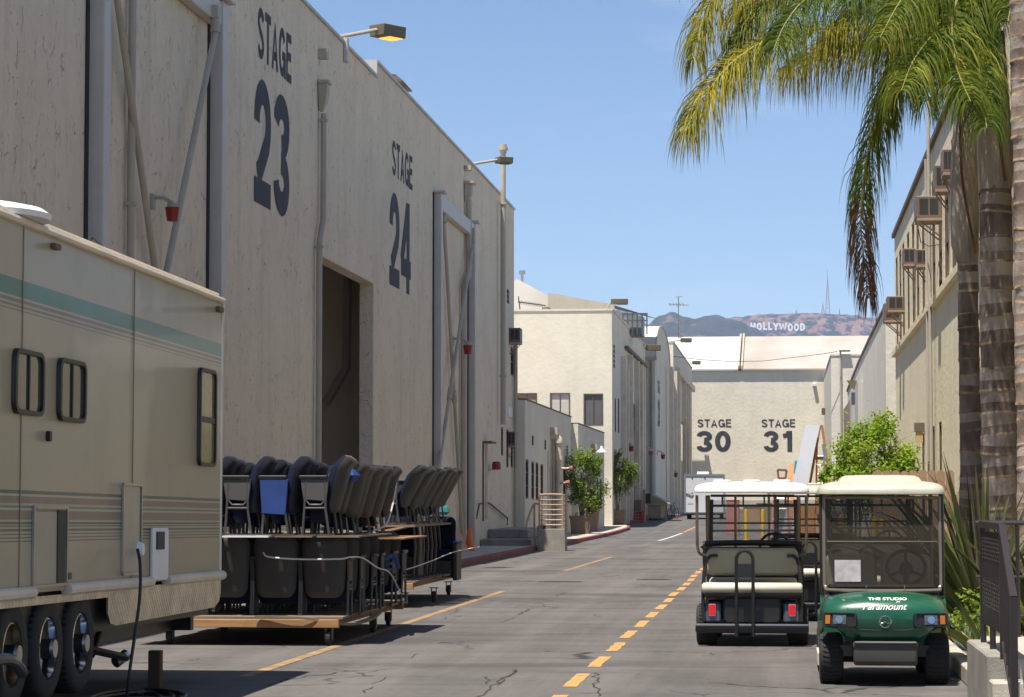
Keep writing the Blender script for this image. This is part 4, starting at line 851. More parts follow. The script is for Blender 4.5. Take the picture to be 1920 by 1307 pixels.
# ================================================================ camper trailer
XT = -5.3
m_camp = M('camper side skin', (.37, .315, .215), .36, var=.06, vs=.8, spec=.18, dirt=.5, dc=(.25,.205,.14), ds=1.3, coat=.12)
def camper_paint():
    m = m_camp; nt = m.node_tree; N = nt.nodes; L = nt.links; p = N['Principled BSDF']; out = p.inputs['Base Color'].links[0].from_socket
    tc = N.new('ShaderNodeTexCoord'); sx = N.new('ShaderNodeSeparateXYZ'); L.new(tc.outputs['Object'], sx.inputs[0])
    cr = N.new('ShaderNodeValToRGB'); cr.color_ramp.interpolation = 'CONSTANT'
    mr = N.new('ShaderNodeMapRange'); mr.inputs[1].default_value = 1.3; mr.inputs[2].default_value = 3.4; L.new(sx.outputs[2], mr.inputs[0]); L.new(mr.outputs[0], cr.inputs[0])
    al = N.new('ShaderNodeValToRGB'); al.color_ramp.interpolation = 'CONSTANT'; L.new(mr.outputs[0], al.inputs[0])
    teal = (.014,.15,.11); dk = (.01,.05,.045); gr = (.15,.11,.09); lt = (.40,.36,.26)
    bands = [(1.375,1.383,dk),(1.40,1.41,dk),(1.428,1.438,dk),(1.455,1.466,dk),(1.482,1.494,dk),(1.505,1.518,dk),(1.53,1.60,gr),(1.60,1.615,lt),(1.615,1.635,teal),(1.65,1.70,gr),(1.70,1.712,lt),(1.712,1.742,dk),
             (2.985,2.998,gr),(3.012,3.03,gr),(3.045,3.07,gr),(3.085,3.205,teal)]
    st = [(0, lt, 0)]
    for a, b, c in bands:
        st.append(((a-1.3)/2.1, c, 1)); st.append(((b-1.3)/2.1, lt, 0))
    # merge coinciding stops
    d = {}
    for pos, c, f in st:
        k = round(pos, 5)
        if k in d and f == 0: continue
        d[k] = (c, f)
    items = sorted(d.items())[:32]
    for ramp, idx in ((cr, 0), (al, 1)):
        e = ramp.color_ramp.elements
        while len(e) > 1: e.remove(e[-1])
        for i, (pos, (c, f)) in enumerate(items):
            el = e[0] if i == 0 else e.new(pos)
            el.position = pos; el.color = (*c, 1) if idx == 0 else (f*.9, f*.9, f*.9, 1)
    mx = N.new('ShaderNodeMix'); mx.data_type = 'RGBA'; L.new(al.outputs[0], mx.inputs[0]); L.new(out, mx.inputs[6]); L.new(cr.outputs[0], mx.inputs[7]); L.new(mx.outputs[2], p.inputs['Base Color'])
    # shallow waviness of the aluminium skin
    nb = N.new('ShaderNodeTexNoise'); nb.inputs['Scale'].default_value = 1.1; nb.inputs['Detail'].default_value = 2; g = N.new('ShaderNodeNewGeometry'); L.new(g.outputs['Position'], nb.inputs[0])
    bp = N.new('ShaderNodeBump'); bp.inputs['Strength'].default_value = .25; bp.inputs['Distance'].default_value = .05; L.new(nb.outputs[0], bp.inputs['Height']); L.new(bp.outputs[0], p.inputs['Normal']); L.new(bp.outputs[0], p.inputs['Coat Normal'])
camper_paint()
m_plate = M('diamond plate', (.62,.58,.52), .33, 1, var=.25, vs=6, dirt=.4, dc=(.3,.26,.2))
def plate_bump():
    nt = m_plate.node_tree; N = nt.nodes; L = nt.links; g = N.new('ShaderNodeNewGeometry'); mp = N.new('ShaderNodeMapping'); mp.inputs['Rotation'].default_value = (R(45), 0, 0); mp.inputs['Scale'].default_value = (1, 18, 18); L.new(g.outputs['Position'], mp.inputs[0])
    v = N.new('ShaderNodeTexVoronoi'); v.inputs['Scale'].default_value = 1; v.inputs['Randomness'].default_value = 0; L.new(mp.outputs[0], v.inputs[0])
    bp = N.new('ShaderNodeBump'); bp.inputs['Strength'].default_value = .9; bp.inputs['Distance'].default_value = .02; L.new(v.outputs[0], bp.inputs['Height']); L.new(bp.outputs[0], N['Principled BSDF'].inputs['Normal'])
plate_bump()
T = thing('camper_trailer', 'big cream camper trailer with teal stripes and three wheels parked at the left', 'camper trailer', (XT-1.2, 17, 0))
T.rotation_euler = (R(-.55), 0, 0); T.location.z = .02
from mathutils import Euler
TI = (Matrix.Translation(T.location) @ T.rotation_euler.to_matrix().to_4x4())
T.matrix_basis = TI
def tl(px, py, X=XT):
    """camper-local point of a pixel on its side"""
    return TI.inverted() @ at(px, py, X=X)
def cp(mb, name, mat, par=T, **kw): return mb.build(name, mat, par, **kw)
x0 = -2.4+1.2-.02; side = 1.2   # local x of the side that faces the street
y_f = tl(418, 900).y; y_n = -8.5; ztop = 3.66; zbot = 1.02
# body: section in x-z swept along y, its far end rounded
a = MB(); sec = [( -1.2, zbot), (side, zbot), (side, ztop-.06), (side-.05, ztop), (-1.15, ztop+.03), (-1.2, ztop-.03)]
rings = []
for y, ins in ((y_n, 0), (y_f-.12, 0), (y_f-.05, .02), (y_f-.01, .07), (y_f, .13)):
    rings.append([(max(-1.2+ins, min(side-ins, x)), y, z) for x, z in sec])
cp(a.rings(rings), 'body', m_camp, smooth=True, sharp=25)
a = MB(); a.tube([(side+.005, y_n, ztop-.035), (side+.005, y_f-.1, ztop-.035)], .03, 8); a.tube([(side-.06, y_n, ztop+.02), (side-.06, y_f-.06, ztop+.02)], .025, 8); cp(a, 'roof_trim', m_pipew, smooth=True)
a = MB(); a.tube([(side+.0, y_f-.05, ztop-.06), (side-.02, y_f-.015, ztop-.3), (side-.02, y_f-.015, zbot)], .018, 8); cp(a, 'corner_trim', m_alu, smooth=True)
# lower white rail (two lengths) and diamond plate skirt
zb1 = tl(200, 1098).z
hA = (tl(60, 1000).y, tl(122, 1000).y)
for ya_, yb_ in ((y_n, hA[0]-.01), (hA[1]+.02, tl(281, 1080).y-.01), (tl(309, 1080).y+.01, y_f-.04)):
    a = MB(); a.tube([(side+.01, ya_, zb1), (side+.01, yb_, zb1)], .045, 10); cp(a, 'rub_rail', m_pipew, smooth=True)
yw = [tl(x, 1200).y for x in (36, 103, 163)]
wa, wb_ = yw[0]-.50, yw[2]+.62
ar = [(wa, .98), (wa+.02, .88), (wa+.0, .70), (wa-.12, .64)]
a = MB(); a.prism([(y_n, .64), (wa-.14, .64), (wa-.02, .72), (wa, .86), (wa, .99), (y_n, .99)], side-.02, side-.004, ax=0); 
a.prism([(wa+.003, .93), (wb_, .93), (wb_, .99), (wa+.003, .99)], side-.02, side-.004, ax=0)
a.prism([(wb_+.003, .99), (wb_+.003, .80), (wb_+.08, .72), (wb_+.25, .70), (y_f-.3, .73), (y_f-.1, .78), (y_f-.04, .86), (y_f-.03, .99)], side-.02, side-.004, ax=0)
cp(a, 'skirt', m_plate)
a = MB(); a.box((-1.1, y_n, .66), (side-.1, y_f-.15, zbot-.003)); cp(a, 'underbody', m_black)
a = MB(); a.box((-.9, y_n, .45), (-.8, y_f-.2, .655)); a.box((.55, y_n, .50), (.72, y_f+.15, .655)); a.box((-.8, y_f+.0, .5), (.9, y_f+.12, .64)); cp(a, 'chassis', m_black)
a = MB(); a.box((.45, y_f-.1, .80), (.95, y_f+.18, .92)); cp(a, 'bumper', m_black)
# windows with rounded black frames
def cwin(xa, xb, yt, yb, horiz=True, pane=m_blindd):
    p = tl(xa, yt); q = tl(xb, yb); ya_, yb_ = p.y, q.y; zt = (p.z+tl(xb, yt).z)/2; za = p.z; zb = q.z
    za = (tl(xa, yt).z+0)/1; a = MB(); ro = rrect(ya_, yb_, zb, za, .09, 6); ri = rrect(ya_+.05, yb_-.05, zb+.032, za-.032, .06, 6); n = len(ro)
    a.rings([[(side+.002, u, v) for u, v in ro], [(side+.035, u+(.008 if u < (ya_+yb_)/2 else -.008), v) for u, v in ro], [(side+.035, u, v) for u, v in ri], [(side+.012, u, v) for u, v in ri]], cap=False)
    f = cp(a, 'window', m_black, smooth=True, sharp=30)
    a = MB(); a.prism(ri, side+.006, side+.014, ax=0); g = cp(a, 'pane', pane); g.parent = f
    a = MB()
    if horiz: ym = (ya_+yb_)/2; a.box((side+.015, ym-.014, zb+.035), (side+.026, ym+.014, za-.035))
    else: zm = (za+zb)/2-.02; a.box((side+.015, ya_+.04, zm-.025), (side+.028, yb_-.04, zm+.025))
    b = cp(a, 'mullion', m_black); b.parent = f
m_pane1 = M('curtained glass', (.06,.066,.062), .08, spec=.8, var=.1); m_pane2 = M('curtain behind glass', (.10,.095,.08), .08, c2=(.30,.24,.15), vs=5, stretch=(1,4,.4), spec=.8)
cwin(22, 76, 651, 782, True, m_pane1); cwin(106, 155, 669, 795, True, m_pane1); cwin(370, 400, 688, 876, False, m_pane2)
# hatches, vents, small fittings on the side
def panel(xa, xb, yt, yb, name, mat, r=.02, t=.012, par=T):
    p = tl(xa, yt); q = tl(xb, yb); a = MB(); a.rbox((side+.002, p.y, q.z), (side+.002+t, q.y, p.z), r, ax=0); return cp(a, name, mat, par)
def frame(xa, xb, yt, yb, name='hatch_frame', r=.04, w=.022, mat=m_alu):
    p = tl(xa, yt); q = tl(xb, yb); ro = rrect(p.y, q.y, q.z, p.z, r, 4); ri = rrect(p.y+w, q.y-w, q.z+w, p.z-w, max(.005, r-w), 4)
    a = MB(); a.rings([[(side+.002, u, v) for u, v in ro], [(side+.02, u, v) for u, v in ro], [(side+.02, u, v) for u, v in ri], [(side+.004, u, v) for u, v in ri]], cap=False); return cp(a, name, mat)
for yy_ in (3.5, 0.4, -2.4): a = MB(); a.box((side+.001, yy_, zbot), (side+.0035, yy_+.022, ztop-.06)); cp(a, 'panel_seam', M('seam', (.2,.17,.12), .5) if yy_ == 3.5 else MATS['seam'])
panel(62, 103, 958, 1094, 'hatch_door', M('pale hatch door', (.36,.33,.26), .3), .01, .008); h1 = frame(60, 122, 948, 1098, r=.01); l_ = panel(105, 117, 957, 1092, 'louvre', m_acd, .005, .016)
panel(64, 108, 951, 955, 'hatch_hinge', m_alu, .003, .03)
panel(231, 259, 911, 1072, 'hatch_door', MATS['pale hatch door'], .03, .007); h2 = frame(228, 262, 905, 1077, r=.05); panel(246, 254, 916, 932, 'sticker', m_brown, .003, .006)
panel(281, 309, 990, 1087, 'power_inlet_cover', m_white, .02, .03); panel(286, 299, 997, 1030, 'louvre', m_acd, .005, .045)
panel(126, 132, 1074, 1086, 'reflector', m_brown, .005, .01); panel(86, 90, 808, 828, 'door_catch', m_black, .01, .03)
panel(94, 105, 455, 470, 'marker_lamp', m_brown, .01, .04); panel(404, 412, 574, 587, 'marker_lamp', m_brown, .01, .04)
p = tl(258, 1030); a = MB(); a.cyl((side+.003, p.y, p.z), (side+.05, p.y, p.z), .07, .05, 16); cp(a, 'cable_port', m_white, smooth=True)
# satellite dome / air conditioner cover on the roof
a = MB(); q = tl(40, 400); a.lathe([(.02,.12),(.35,.11),(.5,.08),(.56,.04),(.55,.0),(.1,-.02)], 32, Matrix.Translation((side-.42, q.y+.2, ztop+.0))); a.cyl((side-.80, q.y+.3, ztop), (side-.42, q.y+.2, ztop+.0), .12, .12); cp(a, 'roof_dish', m_white, smooth=True)
q1 = tl(182, 462); a = MB(); a.tube([(side-.1, q1.y, ztop), (side-.08, q1.y+.15, ztop+.08), (side-.08, q1.y+.45, ztop+.05), (side-.08, q1.y+.6, ztop)], .012, 6); cp(a, 'roof_cable', m_black, smooth=True)
# wheels
for i, y in enumerate(yw):
    zc = .60; r_ = .385; WM = Matrix.Translation((side-.16, y, zc)) @ Matrix.Rotation(pi/2, 4, 'Y')
    a = MB(); a.T = WM; a.lathe([(.24,-.11),(.33,-.125),(.375,-.10),(r_,-.05),(r_,.05),(.375,.10),(.33,.125),(.235,.115),(.225,.08)], 40, cap=False)
    tire = a.build('tyre', m_rubber, T, smooth=True, sharp=50)
    a = MB(); a.T = WM
    for k in range(44): an = 2*pi*k/44; a.cbox((r_*cos(an), r_*sin(an), 0), (.012, .03, .17), None) if False else a.add([( (r_+.004)*cos(an+d), (r_+.004)*sin(an+d), z) for d, z in ((0,-.09),(.05,-.09),(.05,.09),(0,.09))], [(0,1,2,3)])
    b = a.build('tread', m_black, T); b.parent = tire
    a = MB(); a.T = WM; a.lathe([(.228,.105),(.215,.112),(.205,.06),(.195,-.02),(.17,-.02)], 36, cap=False)
    for k in range(8):
        an = 2*pi*k/8; a.cbox((0,0,0), (.001,.001,.001)) if False else a.rings([[(cos(an)*rr-sin(an)*ww, sin(an)*rr+cos(an)*ww, z) for ww, z in ((-w2,-.01),(w2,-.01),(w2,.02),(-w2,.02))] for rr, w2 in ((.05,.03),(.2,.05))])
    rim = a.build('rim', m_chrome if i else M('bronze rim', (.45,.36,.22), .25, 1), T, smooth=True); rim.parent = tire
    a = MB(); a.T = WM; a.cyl((0,0,-.02),(0,0,.14), .075, .07, 20); hb = a.build('hub', m_black, T, smooth=True); hb.parent = tire
    a = MB(); a.T = WM; a.lathe([(.07,.14),(.066,.165),(.03,.17),(.001,.17)], 20, cap=False); hc = a.build('hub_cap', m_alu, T, smooth=True); hc.parent = tire
# stabiliser legs near the end
q = tl(290, 1170); a = MB(); a.tube([(side-.45, wb_+.3, .55), (side-.28, q.y+.15, .37)], .035, 6); a.tube([(side-.5, q.y+.1, .62), (side-.4, wb_+1.0, .42)], .025, 6); a.box((side-.45, q.y-.3, .4), (side-.2, q.y+.25, .425) ) if False else None
cp(a, 'stabiliser_leg', m_black)
a = MB(); a.tube([(side-.35, q.y+.05, .33), (side-.28, q.y+.15, .40)], .05, 8); cp(a, 'stabiliser_foot', m_alu)
# inner skirt of the far side under the chassis
a = MB(); a.box((-1.15, -1.0, .16), (-1.1, y_f-.6, .7)); cp(a, 'ground_skirt', m_concrete)
# things under the camper
gx = XT+0
p = at(286, 1300, X=XT-.30); t = thing('support_post', 'rusty square post under the camper stabiliser', 'post', (p.x, p.y+.1, 0)); a = MB(); a.box((-.055,-.055,.0), (.055,.055,.345)); a.box((-.14,-.14,-.0), (.14,.14,.012)); a.build('shaft', M('rusty steel', (.10,.055,.035), .85, dirt=.5), t, bevel=.006)
yl_ = (TI @ Vector((side-.16, yw[2], 0))).y
for k, lab in enumerate(('timber levelling block under the nearest camper wheel', 'timber levelling block under the middle camper wheel', 'timber levelling block under the farthest camper wheel')):
    y = (TI @ Vector((0, yw[k], .2))).y; t = thing('timber_block', lab, 'timber block', (XT-.17, y, 0), 0, 'timber blocks under the camper wheels'); a = MB(); a.box((-.13,-.2,0), (.11,.2,.085)); a.box((-.12,-.16,.087), (.12,.22,.17)); a.build('plank', m_wood, t, bevel=.006)
t = thing('power_cable', 'thick black power cable hanging from the camper side to the ground', 'cable', at(262, 1035, X=XT+.06)); pts = [at(258, 1030, X=XT+.05), at(263, 1060, X=XT+.09), at(262, 1120, X=XT+.1), at(253, 1190, X=XT+.1), at(243, 1260, X=XT+.1)]
g = at(240, 1300, Z=.02); pts += [Vector((XT+.08, pts[-1].y-.0, .05)), Vector((XT+.2, pts[-1].y-.3, .02)), Vector((XT+.0, pts[-1].y-.8, .02)), Vector((XT-.5, pts[-1].y-.4, .02))]
def smooth_pts(P, n=6):
    o = []; P = [Vector(p) for p in P]
    for i in range(len(P)-1):
        p0 = P[max(i-1, 0)]; p1 = P[i]; p2 = P[i+1]; p3 = P[min(i+2, len(P)-1)]
        for k in range(n):
            t_ = k/n; o.append(.5*((2*p1)+(-p0+p2)*t_+(2*p0-5*p1+4*p2-p3)*t_**2+(-p0+3*p1-3*p2+p3)*t_**3))
    return o+[P[-1]]
a = MB(); a.tube(smooth_pts(pts), .014, 8); a.build('cable', m_black, t, world=True, smooth=True)
t = thing('cable_coil', 'loose loops of black cable lying on the ground behind the camper wheels', 'cable', (XT-.1, 20.9, .02))
a = MB(); P = []
for k in range(60): an = k*.42; P.append((XT-.1+(.35+.12*sin(k*.31))*cos(an)*1.0, 20.8+(.8+.2*cos(k*.23))*sin(an), .02+.0009*k))
a.tube(P, .017, 6); a.build('cable', m_black, t, world=True, smooth=True)
t = thing('sewer_hose', 'short dark hose end beside the nearest camper wheel', 'hose', at(10, 1235, X=XT+.08)); a = MB(); a.tube(smooth_pts([at(-30, 1245, X=XT+.05), at(0, 1236, X=XT+.1), at(22, 1238, X=XT+.12), at(35, 1250, X=XT+.1), at(42, 1262, X=XT+.08)]), .04, 10); a.build('hose', M('hose', (.05,.055,.07), .25), t, world=True, smooth=True)
# ================================================================ theatre seats on dollies
m_navy = M('navy upholstery', (.006, .009, .026), .9, var=.25, vs=8, spec=.2)
m_blue = M('bright blue upholstery', (.015, .05, .21), .8, var=.15, vs=6)
m_shell = M('dark grey seat shell', (.036, .031, .029), .62, var=.2, vs=3, dirt=.35, dc=(.075,.066,.06), ds=2, dst=(1,1,1))
m_shellb = M('black seat shell', (.03, .027, .025), .55, var=.2, vs=3)
m_shelln = M('dark navy shell', (.012, .012, .020), .6, var=.3, vs=4); m_stdp = M('grey end panel', (.085, .08, .078), .5, var=.15); m_std = M('grey seat standard', (.085, .082, .08), .42, var=.1, metal=.3)
def backpad(w, h, t, z0, lean, lo=.75, dome=1.0):
    """rounded seat back, front towards -Y, leaning back towards +Y, domed at the top"""
    base = rrect(-w/2, w/2, 0, h, w*.2, 5); o = []
    for u, v in base:
        f = lo+(1-lo)*min(1, v/(h*.45)) if v < h*.45 else 1-.16*dome*max(0, (v/h-.55)/.45)**2
        o.append((u*f, v-dome*.09*(2*u/w)**2*max(0, v/h-.5)*2))
    def y_at(u, v): return math.tan(R(lean))*v + .09*(v/h-.45)**2*2 - .05*(2*u/w)**2
    rings = []
    for d, ins in ((-t*.5, .09), (-t*.40, .035), (-t*.15, .0), (t*.12, .0), (t*.36, .03), (t*.46, .08)):
        k = 1-ins*2/w; kz = 1-ins*2/h
        rings.append([(u*k, y_at(u*k, v)+d, z0+h/2+(v-h/2)*kz) for u, v in o])
    return rings
def chair_proto(name, lean, seat_mat, panel_mat, shell_mat, cover=False, hb=.70, zb=.26, bt=.17, dome=1.0):
    t = thing(name, 'x', 'theatre seat', (0, 0, 0))
    r = backpad(.55, hb, bt, zb, lean, .78, dome)
    a = MB(); a.rings(r[:4]); a.build('backrest', m_navy, t, smooth=True, sharp=60)
    a = MB(); a.rings([[(x, y+.004, z) for x, y, z in q] for q in r[3:]]); a.build('back_shell', shell_mat, t, smooth=True, sharp=60)
    # seat tipped up in front of the back
    a = MB(); o = rrect(-.24, .24, -.12, .44, .1, 4); rr = []
    for d, ins in ((-.06, .04), (-.04, 0), (.03, 0), (.05, .03)): rr.append([(u*(1-ins*4), -.15+d-.12*(v-.05), .26+v+(0 if not ins else (0.22-v)*ins*2)) for u, v in o])
    a.rings(rr); a.build('seat', seat_mat, t, smooth=True, sharp=50)
    for s in (-1, 1):
        x = s*.275
        a = MB(); a.rbox((x-.028, -.33, .66), (x+.028, .02, .70), .02, ax=2); a.build('armrest', m_black, t, smooth=True)
        a = MB(); a.tube([(x, -.24, .66), (x, -.26, .3), (x, -.28, .02)], .016, 8); a.tube([(x, -.02, .66), (x, -.01, .3), (x, .03, .02)], .016, 8); a.box((x-.02, -.34, .0), (x+.02, .09, .018)); a.tube([(x, -.25, .32), (x, -.01, .32)], .014, 8)
        a.tube([(x, -.25, .42), (x, -.2, .36), (x, -.06, .36), (x, -.01, .42)], .012, 6); a.build('standard', m_std, t, smooth=True)
        a = MB(); a.prism([(-.27, .42), (.0, .40), (.03, .66), (-.31, .66)] if not cover else [(-.28, .26), (-.0, .24), (.03, .655), (-.31, .655)], x-(.022 if cover else .012), x+(.022 if cover else .012), ax=0); a.build('side_panel', panel_mat, t, bevel=.006)
    return t
pg = chair_proto('theatre_seat', 12, m_navy, m_stdp, m_shelln); pgr = chair_proto('theatre_seat', 13, m_navy, m_stdp, m_shell)
pb_ = chair_proto('theatre_seat', 12, m_navy, m_blue, m_shelln, cover=True)
pl_ = chair_proto('theatre_seat', 3, m_navy, m_shellb, m_shellb, hb=.745, zb=.22, bt=.10, dome=.35)
bpy.context.view_layer.update()
used = set()
def seat(proto, loc, rz, label, group):
    if proto.name in used: return dup(proto, loc, rz, label, group)
    used.add(proto.name)
    if proto.name not in KIDS: kids_index(proto)
    proto.location = loc; proto.rotation_euler = (0, 0, rz); proto['label'] = label; proto['group'] = group; return proto
for q in (pg, pgr, pb_, pl_): kids_index(q)
GU = 'theatre seats stacked on the upper boards of the near dolly'; GL = 'theatre seats standing on the near dolly deck'
zU = 1.27; zD1 = .34
ordn = ['nearest', 'second', 'third', 'fourth', 'fifth', 'sixth', 'seventh', 'eighth', 'ninth']
# upper rows: seats face left, rows run away from the camera
cols = [(-6.68, 'b', 'row beside the camper'), (-6.22, 'g', 'second row from the camper'), (-5.78, 'b', 'third row, with blue end panel'), (-5.30, 'g', 'rightmost row, fourth from the camper')]
for cx_, kind, nm in cols:
    for k in range(4):
        y = 29.75+.56*k; dz = -.0
        seat(pb_ if kind == 'b' else (pgr if cx_ > -5.5 else pg), (cx_+random.uniform(-.04,.05)*(k > 0), y+random.uniform(-.05,.05)*(k > 0), zU-.028*k), -pi/2+random.uniform(-.13,.10)*(k > 0), f'{ordn[k]} upper theatre seat of the {nm}', GU)
for k in range(3):
    seat(pgr, (-5.30+.03*k, 32.0+.60*k, zU-.075), -pi/2-.12+.12*k, f'grey-backed seat at the rear of the near dolly top, {ordn[k]} of three', GU)
# lower rows: seats face away, backs towards the camera
for r_ in range(8):
    for c_ in range(4 if r_ < 5 else 3):
        x = -5.36-.575*c_+random.uniform(-.02,.02)*(r_ > 0); y = 29.72+.55*r_+random.uniform(-.04,.04)*(r_ > 0)
        lab = (['right end', 'second from right', 'third from right', 'leftmost'][c_]+' seat back of the front lower row facing the camera') if r_ == 0 else f'dark seat in {ordn[r_]} lower row from the front, {["at the open right side", "second from right", "third from right", "fourth from right"][c_]}'
        seat(pl_, (x+.05*sin(r_*2.1), y, zD1-.02), pi+(0 if r_ == 0 else .06*sin(r_*1.7)), lab, GL)
# dolly: boards, beams, casters
def caster(p, t_, rz=0, s=1, name='caster'):
    a = MB(); T_ = Matrix.Translation(p) @ Matrix.Rotation(rz, 4, 'Z'); a.T = T_
    a.box((-.07*s, -.05*s, .225*s), (.07*s, .05*s, .24*s)); a.box((-.045*s, -.04*s, .06*s), (-.035*s, .04*s, .225*s)); a.box((.035*s, -.04*s, .06*s), (.045*s, .04*s, .225*s)); c = a.build(name, m_std, t_, world=True)
    a = MB(); a.T = T_ @ Matrix.Translation((0, 0, .09*s)) @ Matrix.Rotation(pi/2, 4, 'Y'); a.lathe([(.03*s,-.025*s),(.088*s,-.025*s),(.09*s,-.018*s),(.09*s,.018*s),(.088*s,.025*s),(.03*s,.025*s)], 20); w_ = a.build('wheel', m_rubber, t_, world=True, smooth=True, sharp=40); w_.parent = c
def dolly(label, x0, x1, y0, y1, z, casters, beam=True, name='dolly'):
    t = thing(name, label, 'dolly', ((x0+x1)/2, (y0+y1)/2, 0))
    a = MB(); n = 7
    for k in range(n):
        ya = y0+(y1-y0)*k/n; a.box((x0+random.uniform(-.06,.02), ya+.01, z-.03), (x1+random.uniform(-.02,.06), ya+(y1-y0)/n-.01, z-.005))
    a.build('deck', m_woodg, t, world=True)
    a = MB(); a.box((x0-.02, y0-.0, z-.13), (x1+.0, y0+.09, z-.033)); a.build('front_beam', m_wood, t, world=True, bevel=.006)
    a = MB(); a.box((x0, y1-.09, z-.13), (x1, y1, z-.033)); a.build('rear_beam', m_wood, t, world=True, bevel=.006)
    for x in (x0+.1, x1-.2):
        a = MB(); a.box((x, y0+.095, z-.125), (x+.09, y1-.095, z-.035)); a.build('side_beam', m_wood, t, world=True)
    for c in casters: caster(c, t)
    return t
dolly('long timber dolly loaded with two levels of dark theatre seats beside the camper', -7.5, -5.12, 29.3, 34.4, zD1, [(-5.25,29.4,0), (-7.15,29.5,0), (-5.2,32.3,0), (-7.1,32.2,0), (-5.3,34.2,0)])
t = thing('loose_board', 'curved strip of plywood lying along the front right of the near dolly', 'board', (-5.0, 29.6, .2)); a = MB()
pp = smooth_pts([(-6.1, 29.27, .345), (-5.5, 29.26, .335), (-5.1, 29.5, .26), (-4.95, 30.2, .28), (-4.95, 31, .33)], 5); a.rings([[p+Vector((0,0,-.03)), p+Vector((.06,.02,-.03)), p+Vector((.06,.02,0)), p] for p in pp]); a.build('board', m_woodg, t, world=True)
# upper boards that carry the top seats
for i, (xa, xb, ya_, yb_, z, m_, lab) in enumerate(((-6.5,-5.95,29.3,29.7,zU-.0,m_white,'white board under the upper seats, nearest to the camper'), (-5.9,-5.45,29.4,29.7,zU+.0,m_woodg,'grey board under the upper seats, in the middle'), (-5.4,-4.9,29.4,31.9,zU+.0,m_woodg,'long plywood board under the upper seats at the right edge'), (-5.35,-4.75,31.95,34.0,zU-.06,m_wood,'yellowish plywood board under the rear upper seats'), (-7.0,-6.55,29.35,34,zU,m_woodg,'dark board under the upper seats behind the camper end'))):
    t = thing('support_board', lab, 'board', (xa, ya_, z)); a = MB(); a.box((xa, ya_, z-.02), (xb, yb_, z-.002)); a.build('board', m_, t, world=True)
for i,(x,y) in enumerate(((-6.3,30.4),(-5.75,30.4))):
    t = thing('support_board', ['dark plank under the upper seats left of centre','dark plank under the upper seats right of centre'][i], 'board', (x, y, zU)); a = MB(); a.box((x-.22, y-.6, zU-.028), (x+.22, 34, zU-.003)); a.build('board', m_woodg, t, world=True)
# ropes
def rope(label, pts, r=.009, mat=m_rope, n=5):
    t = thing('rope', label, 'rope', pts[0]); a = MB(); a.tube(smooth_pts(pts, n), r, 6); a.build('cord', mat, t, world=True, smooth=True); return t
rope('white rope pulled across the front seat backs of the near dolly', [(-6.06,29.56,1.07),(-5.98,29.52,1.02),(-5.6,29.5,.995),(-5.15,29.5,1.0),(-5.05,29.6,1.02)])
rope('white rope running from the front corner to the blue armrests', [(-5.05,29.6,1.02),(-4.96,30.0,1.0),(-4.92,30.9,.86),(-4.88,31.6,.78),(-4.83,32.2,.5)])
rope('thin white rope looped over the rear grey seat backs', [at(745,884,Y=33.2), at(741,920,Y=33.1), at(733,960,Y=33.0), at(722,985,Y=32.9), at(700,995,Y=32.7)], .011)
# clutter on the near dolly
t = thing('blue_armrest_stack', 'bright blue loose armrests sticking out of the right side of the near dolly', 'armrests', (-4.9, 31.2, .9))
for k, (px, py, px2, py2) in enumerate(((724, 1050, 736, 1043), (738, 1042, 745, 1062), (716, 1072, 735, 1070), (727, 1060, 735, 1058))):
    p = at(px, py, Y=31.2+.1*k); q = at(px2, py2, Y=31.8+.1*k); a = MB(); q = p.lerp(q, 1.25); d_ = (q-p).normalized()*.0+Vector((0,0,.028)); a.rings([[p+Vector((-.02,-.04,0)), p+Vector((.02,.04,0)), p+Vector((.02,.04,0))+d_, p+Vector((-.02,-.04,0))+d_], [q+Vector((-.02,-.04,0)), q+Vector((.02,.04,0)), q+Vector((.02,.04,0))+d_, q+Vector((-.02,-.04,0))+d_]]); a.build('armrest', m_blue, t, world=True)
t = thing('blue_cushion', 'crumpled bright blue cushion wedged among the upper seat tops', 'cushion', at(645, 885, Y=30.2)); a = MB(); q = t.location
a.rings([[q+Vector((x*s, y*s, z)) for x, y in ((-.16,-.1),(.13,-.13),(.17,.1),(-.12,.12))] for z, s in ((-.12,.8),(-.04,1.1),(.02,.9),(.1,.45),(.16,.1))]); a.build('cover', m_blue, t, world=True, smooth=True)
t = thing('cardboard_sheet', 'tan cardboard flap poking up behind the blue cushion', 'cardboard', at(660, 860, Y=30.9)); a = MB(); P = [at(x, y, Y=30.9) for x, y in ((646,853),(658,855),(672,866),(665,876))]; a.rings([P, [p+Vector((0,.02,0)) for p in P]]); a.build('sheet', m_card, t, world=True)
# second dolly: upper fan of grey backs, lower blue armchairs
GF = 'grey theatre seats fanned out on the far dolly'
pf = chair_proto('theatre_seat', 24, m_navy, m_std, m_shell); kids_index(pf)
for k in range(7):
    seat(pf, (-6.02+.015*k+.03*(k%3==1), 40.2+.62*k, 1.30-.03*(k%2)), -pi/2-.12+.07*sin(k*2.2), f'leaning grey-backed seat in the fan over blue armchairs, {ordn[k]} from front', GF)
for k in range(3):
    seat(pf, (-6.75, 40.0+.7*k, 1.30), -pi/2-.12, f'dark folded seat behind the fan of grey backs, {ordn[k]} from the front', GF)
dolly('far timber dolly carrying blue armchairs and a fan of grey seats', -7.6, -5.75, 39.6, 45.2, .42, [(-5.9,39.7,0),(-7.3,39.8,0),(-5.75,42.0,0),(-7.4,42.2,0),(-5.9,45,0)])
a = thing('support_board', 'sheet of pale plywood between the blue armchairs and the fanned seats', 'board', (-6.5,41,1.27)); b = MB(); b.box((-7.4,39.8,1.255),(-5.75,44.8,1.285)); b.build('board', m_woodg, a, world=True)
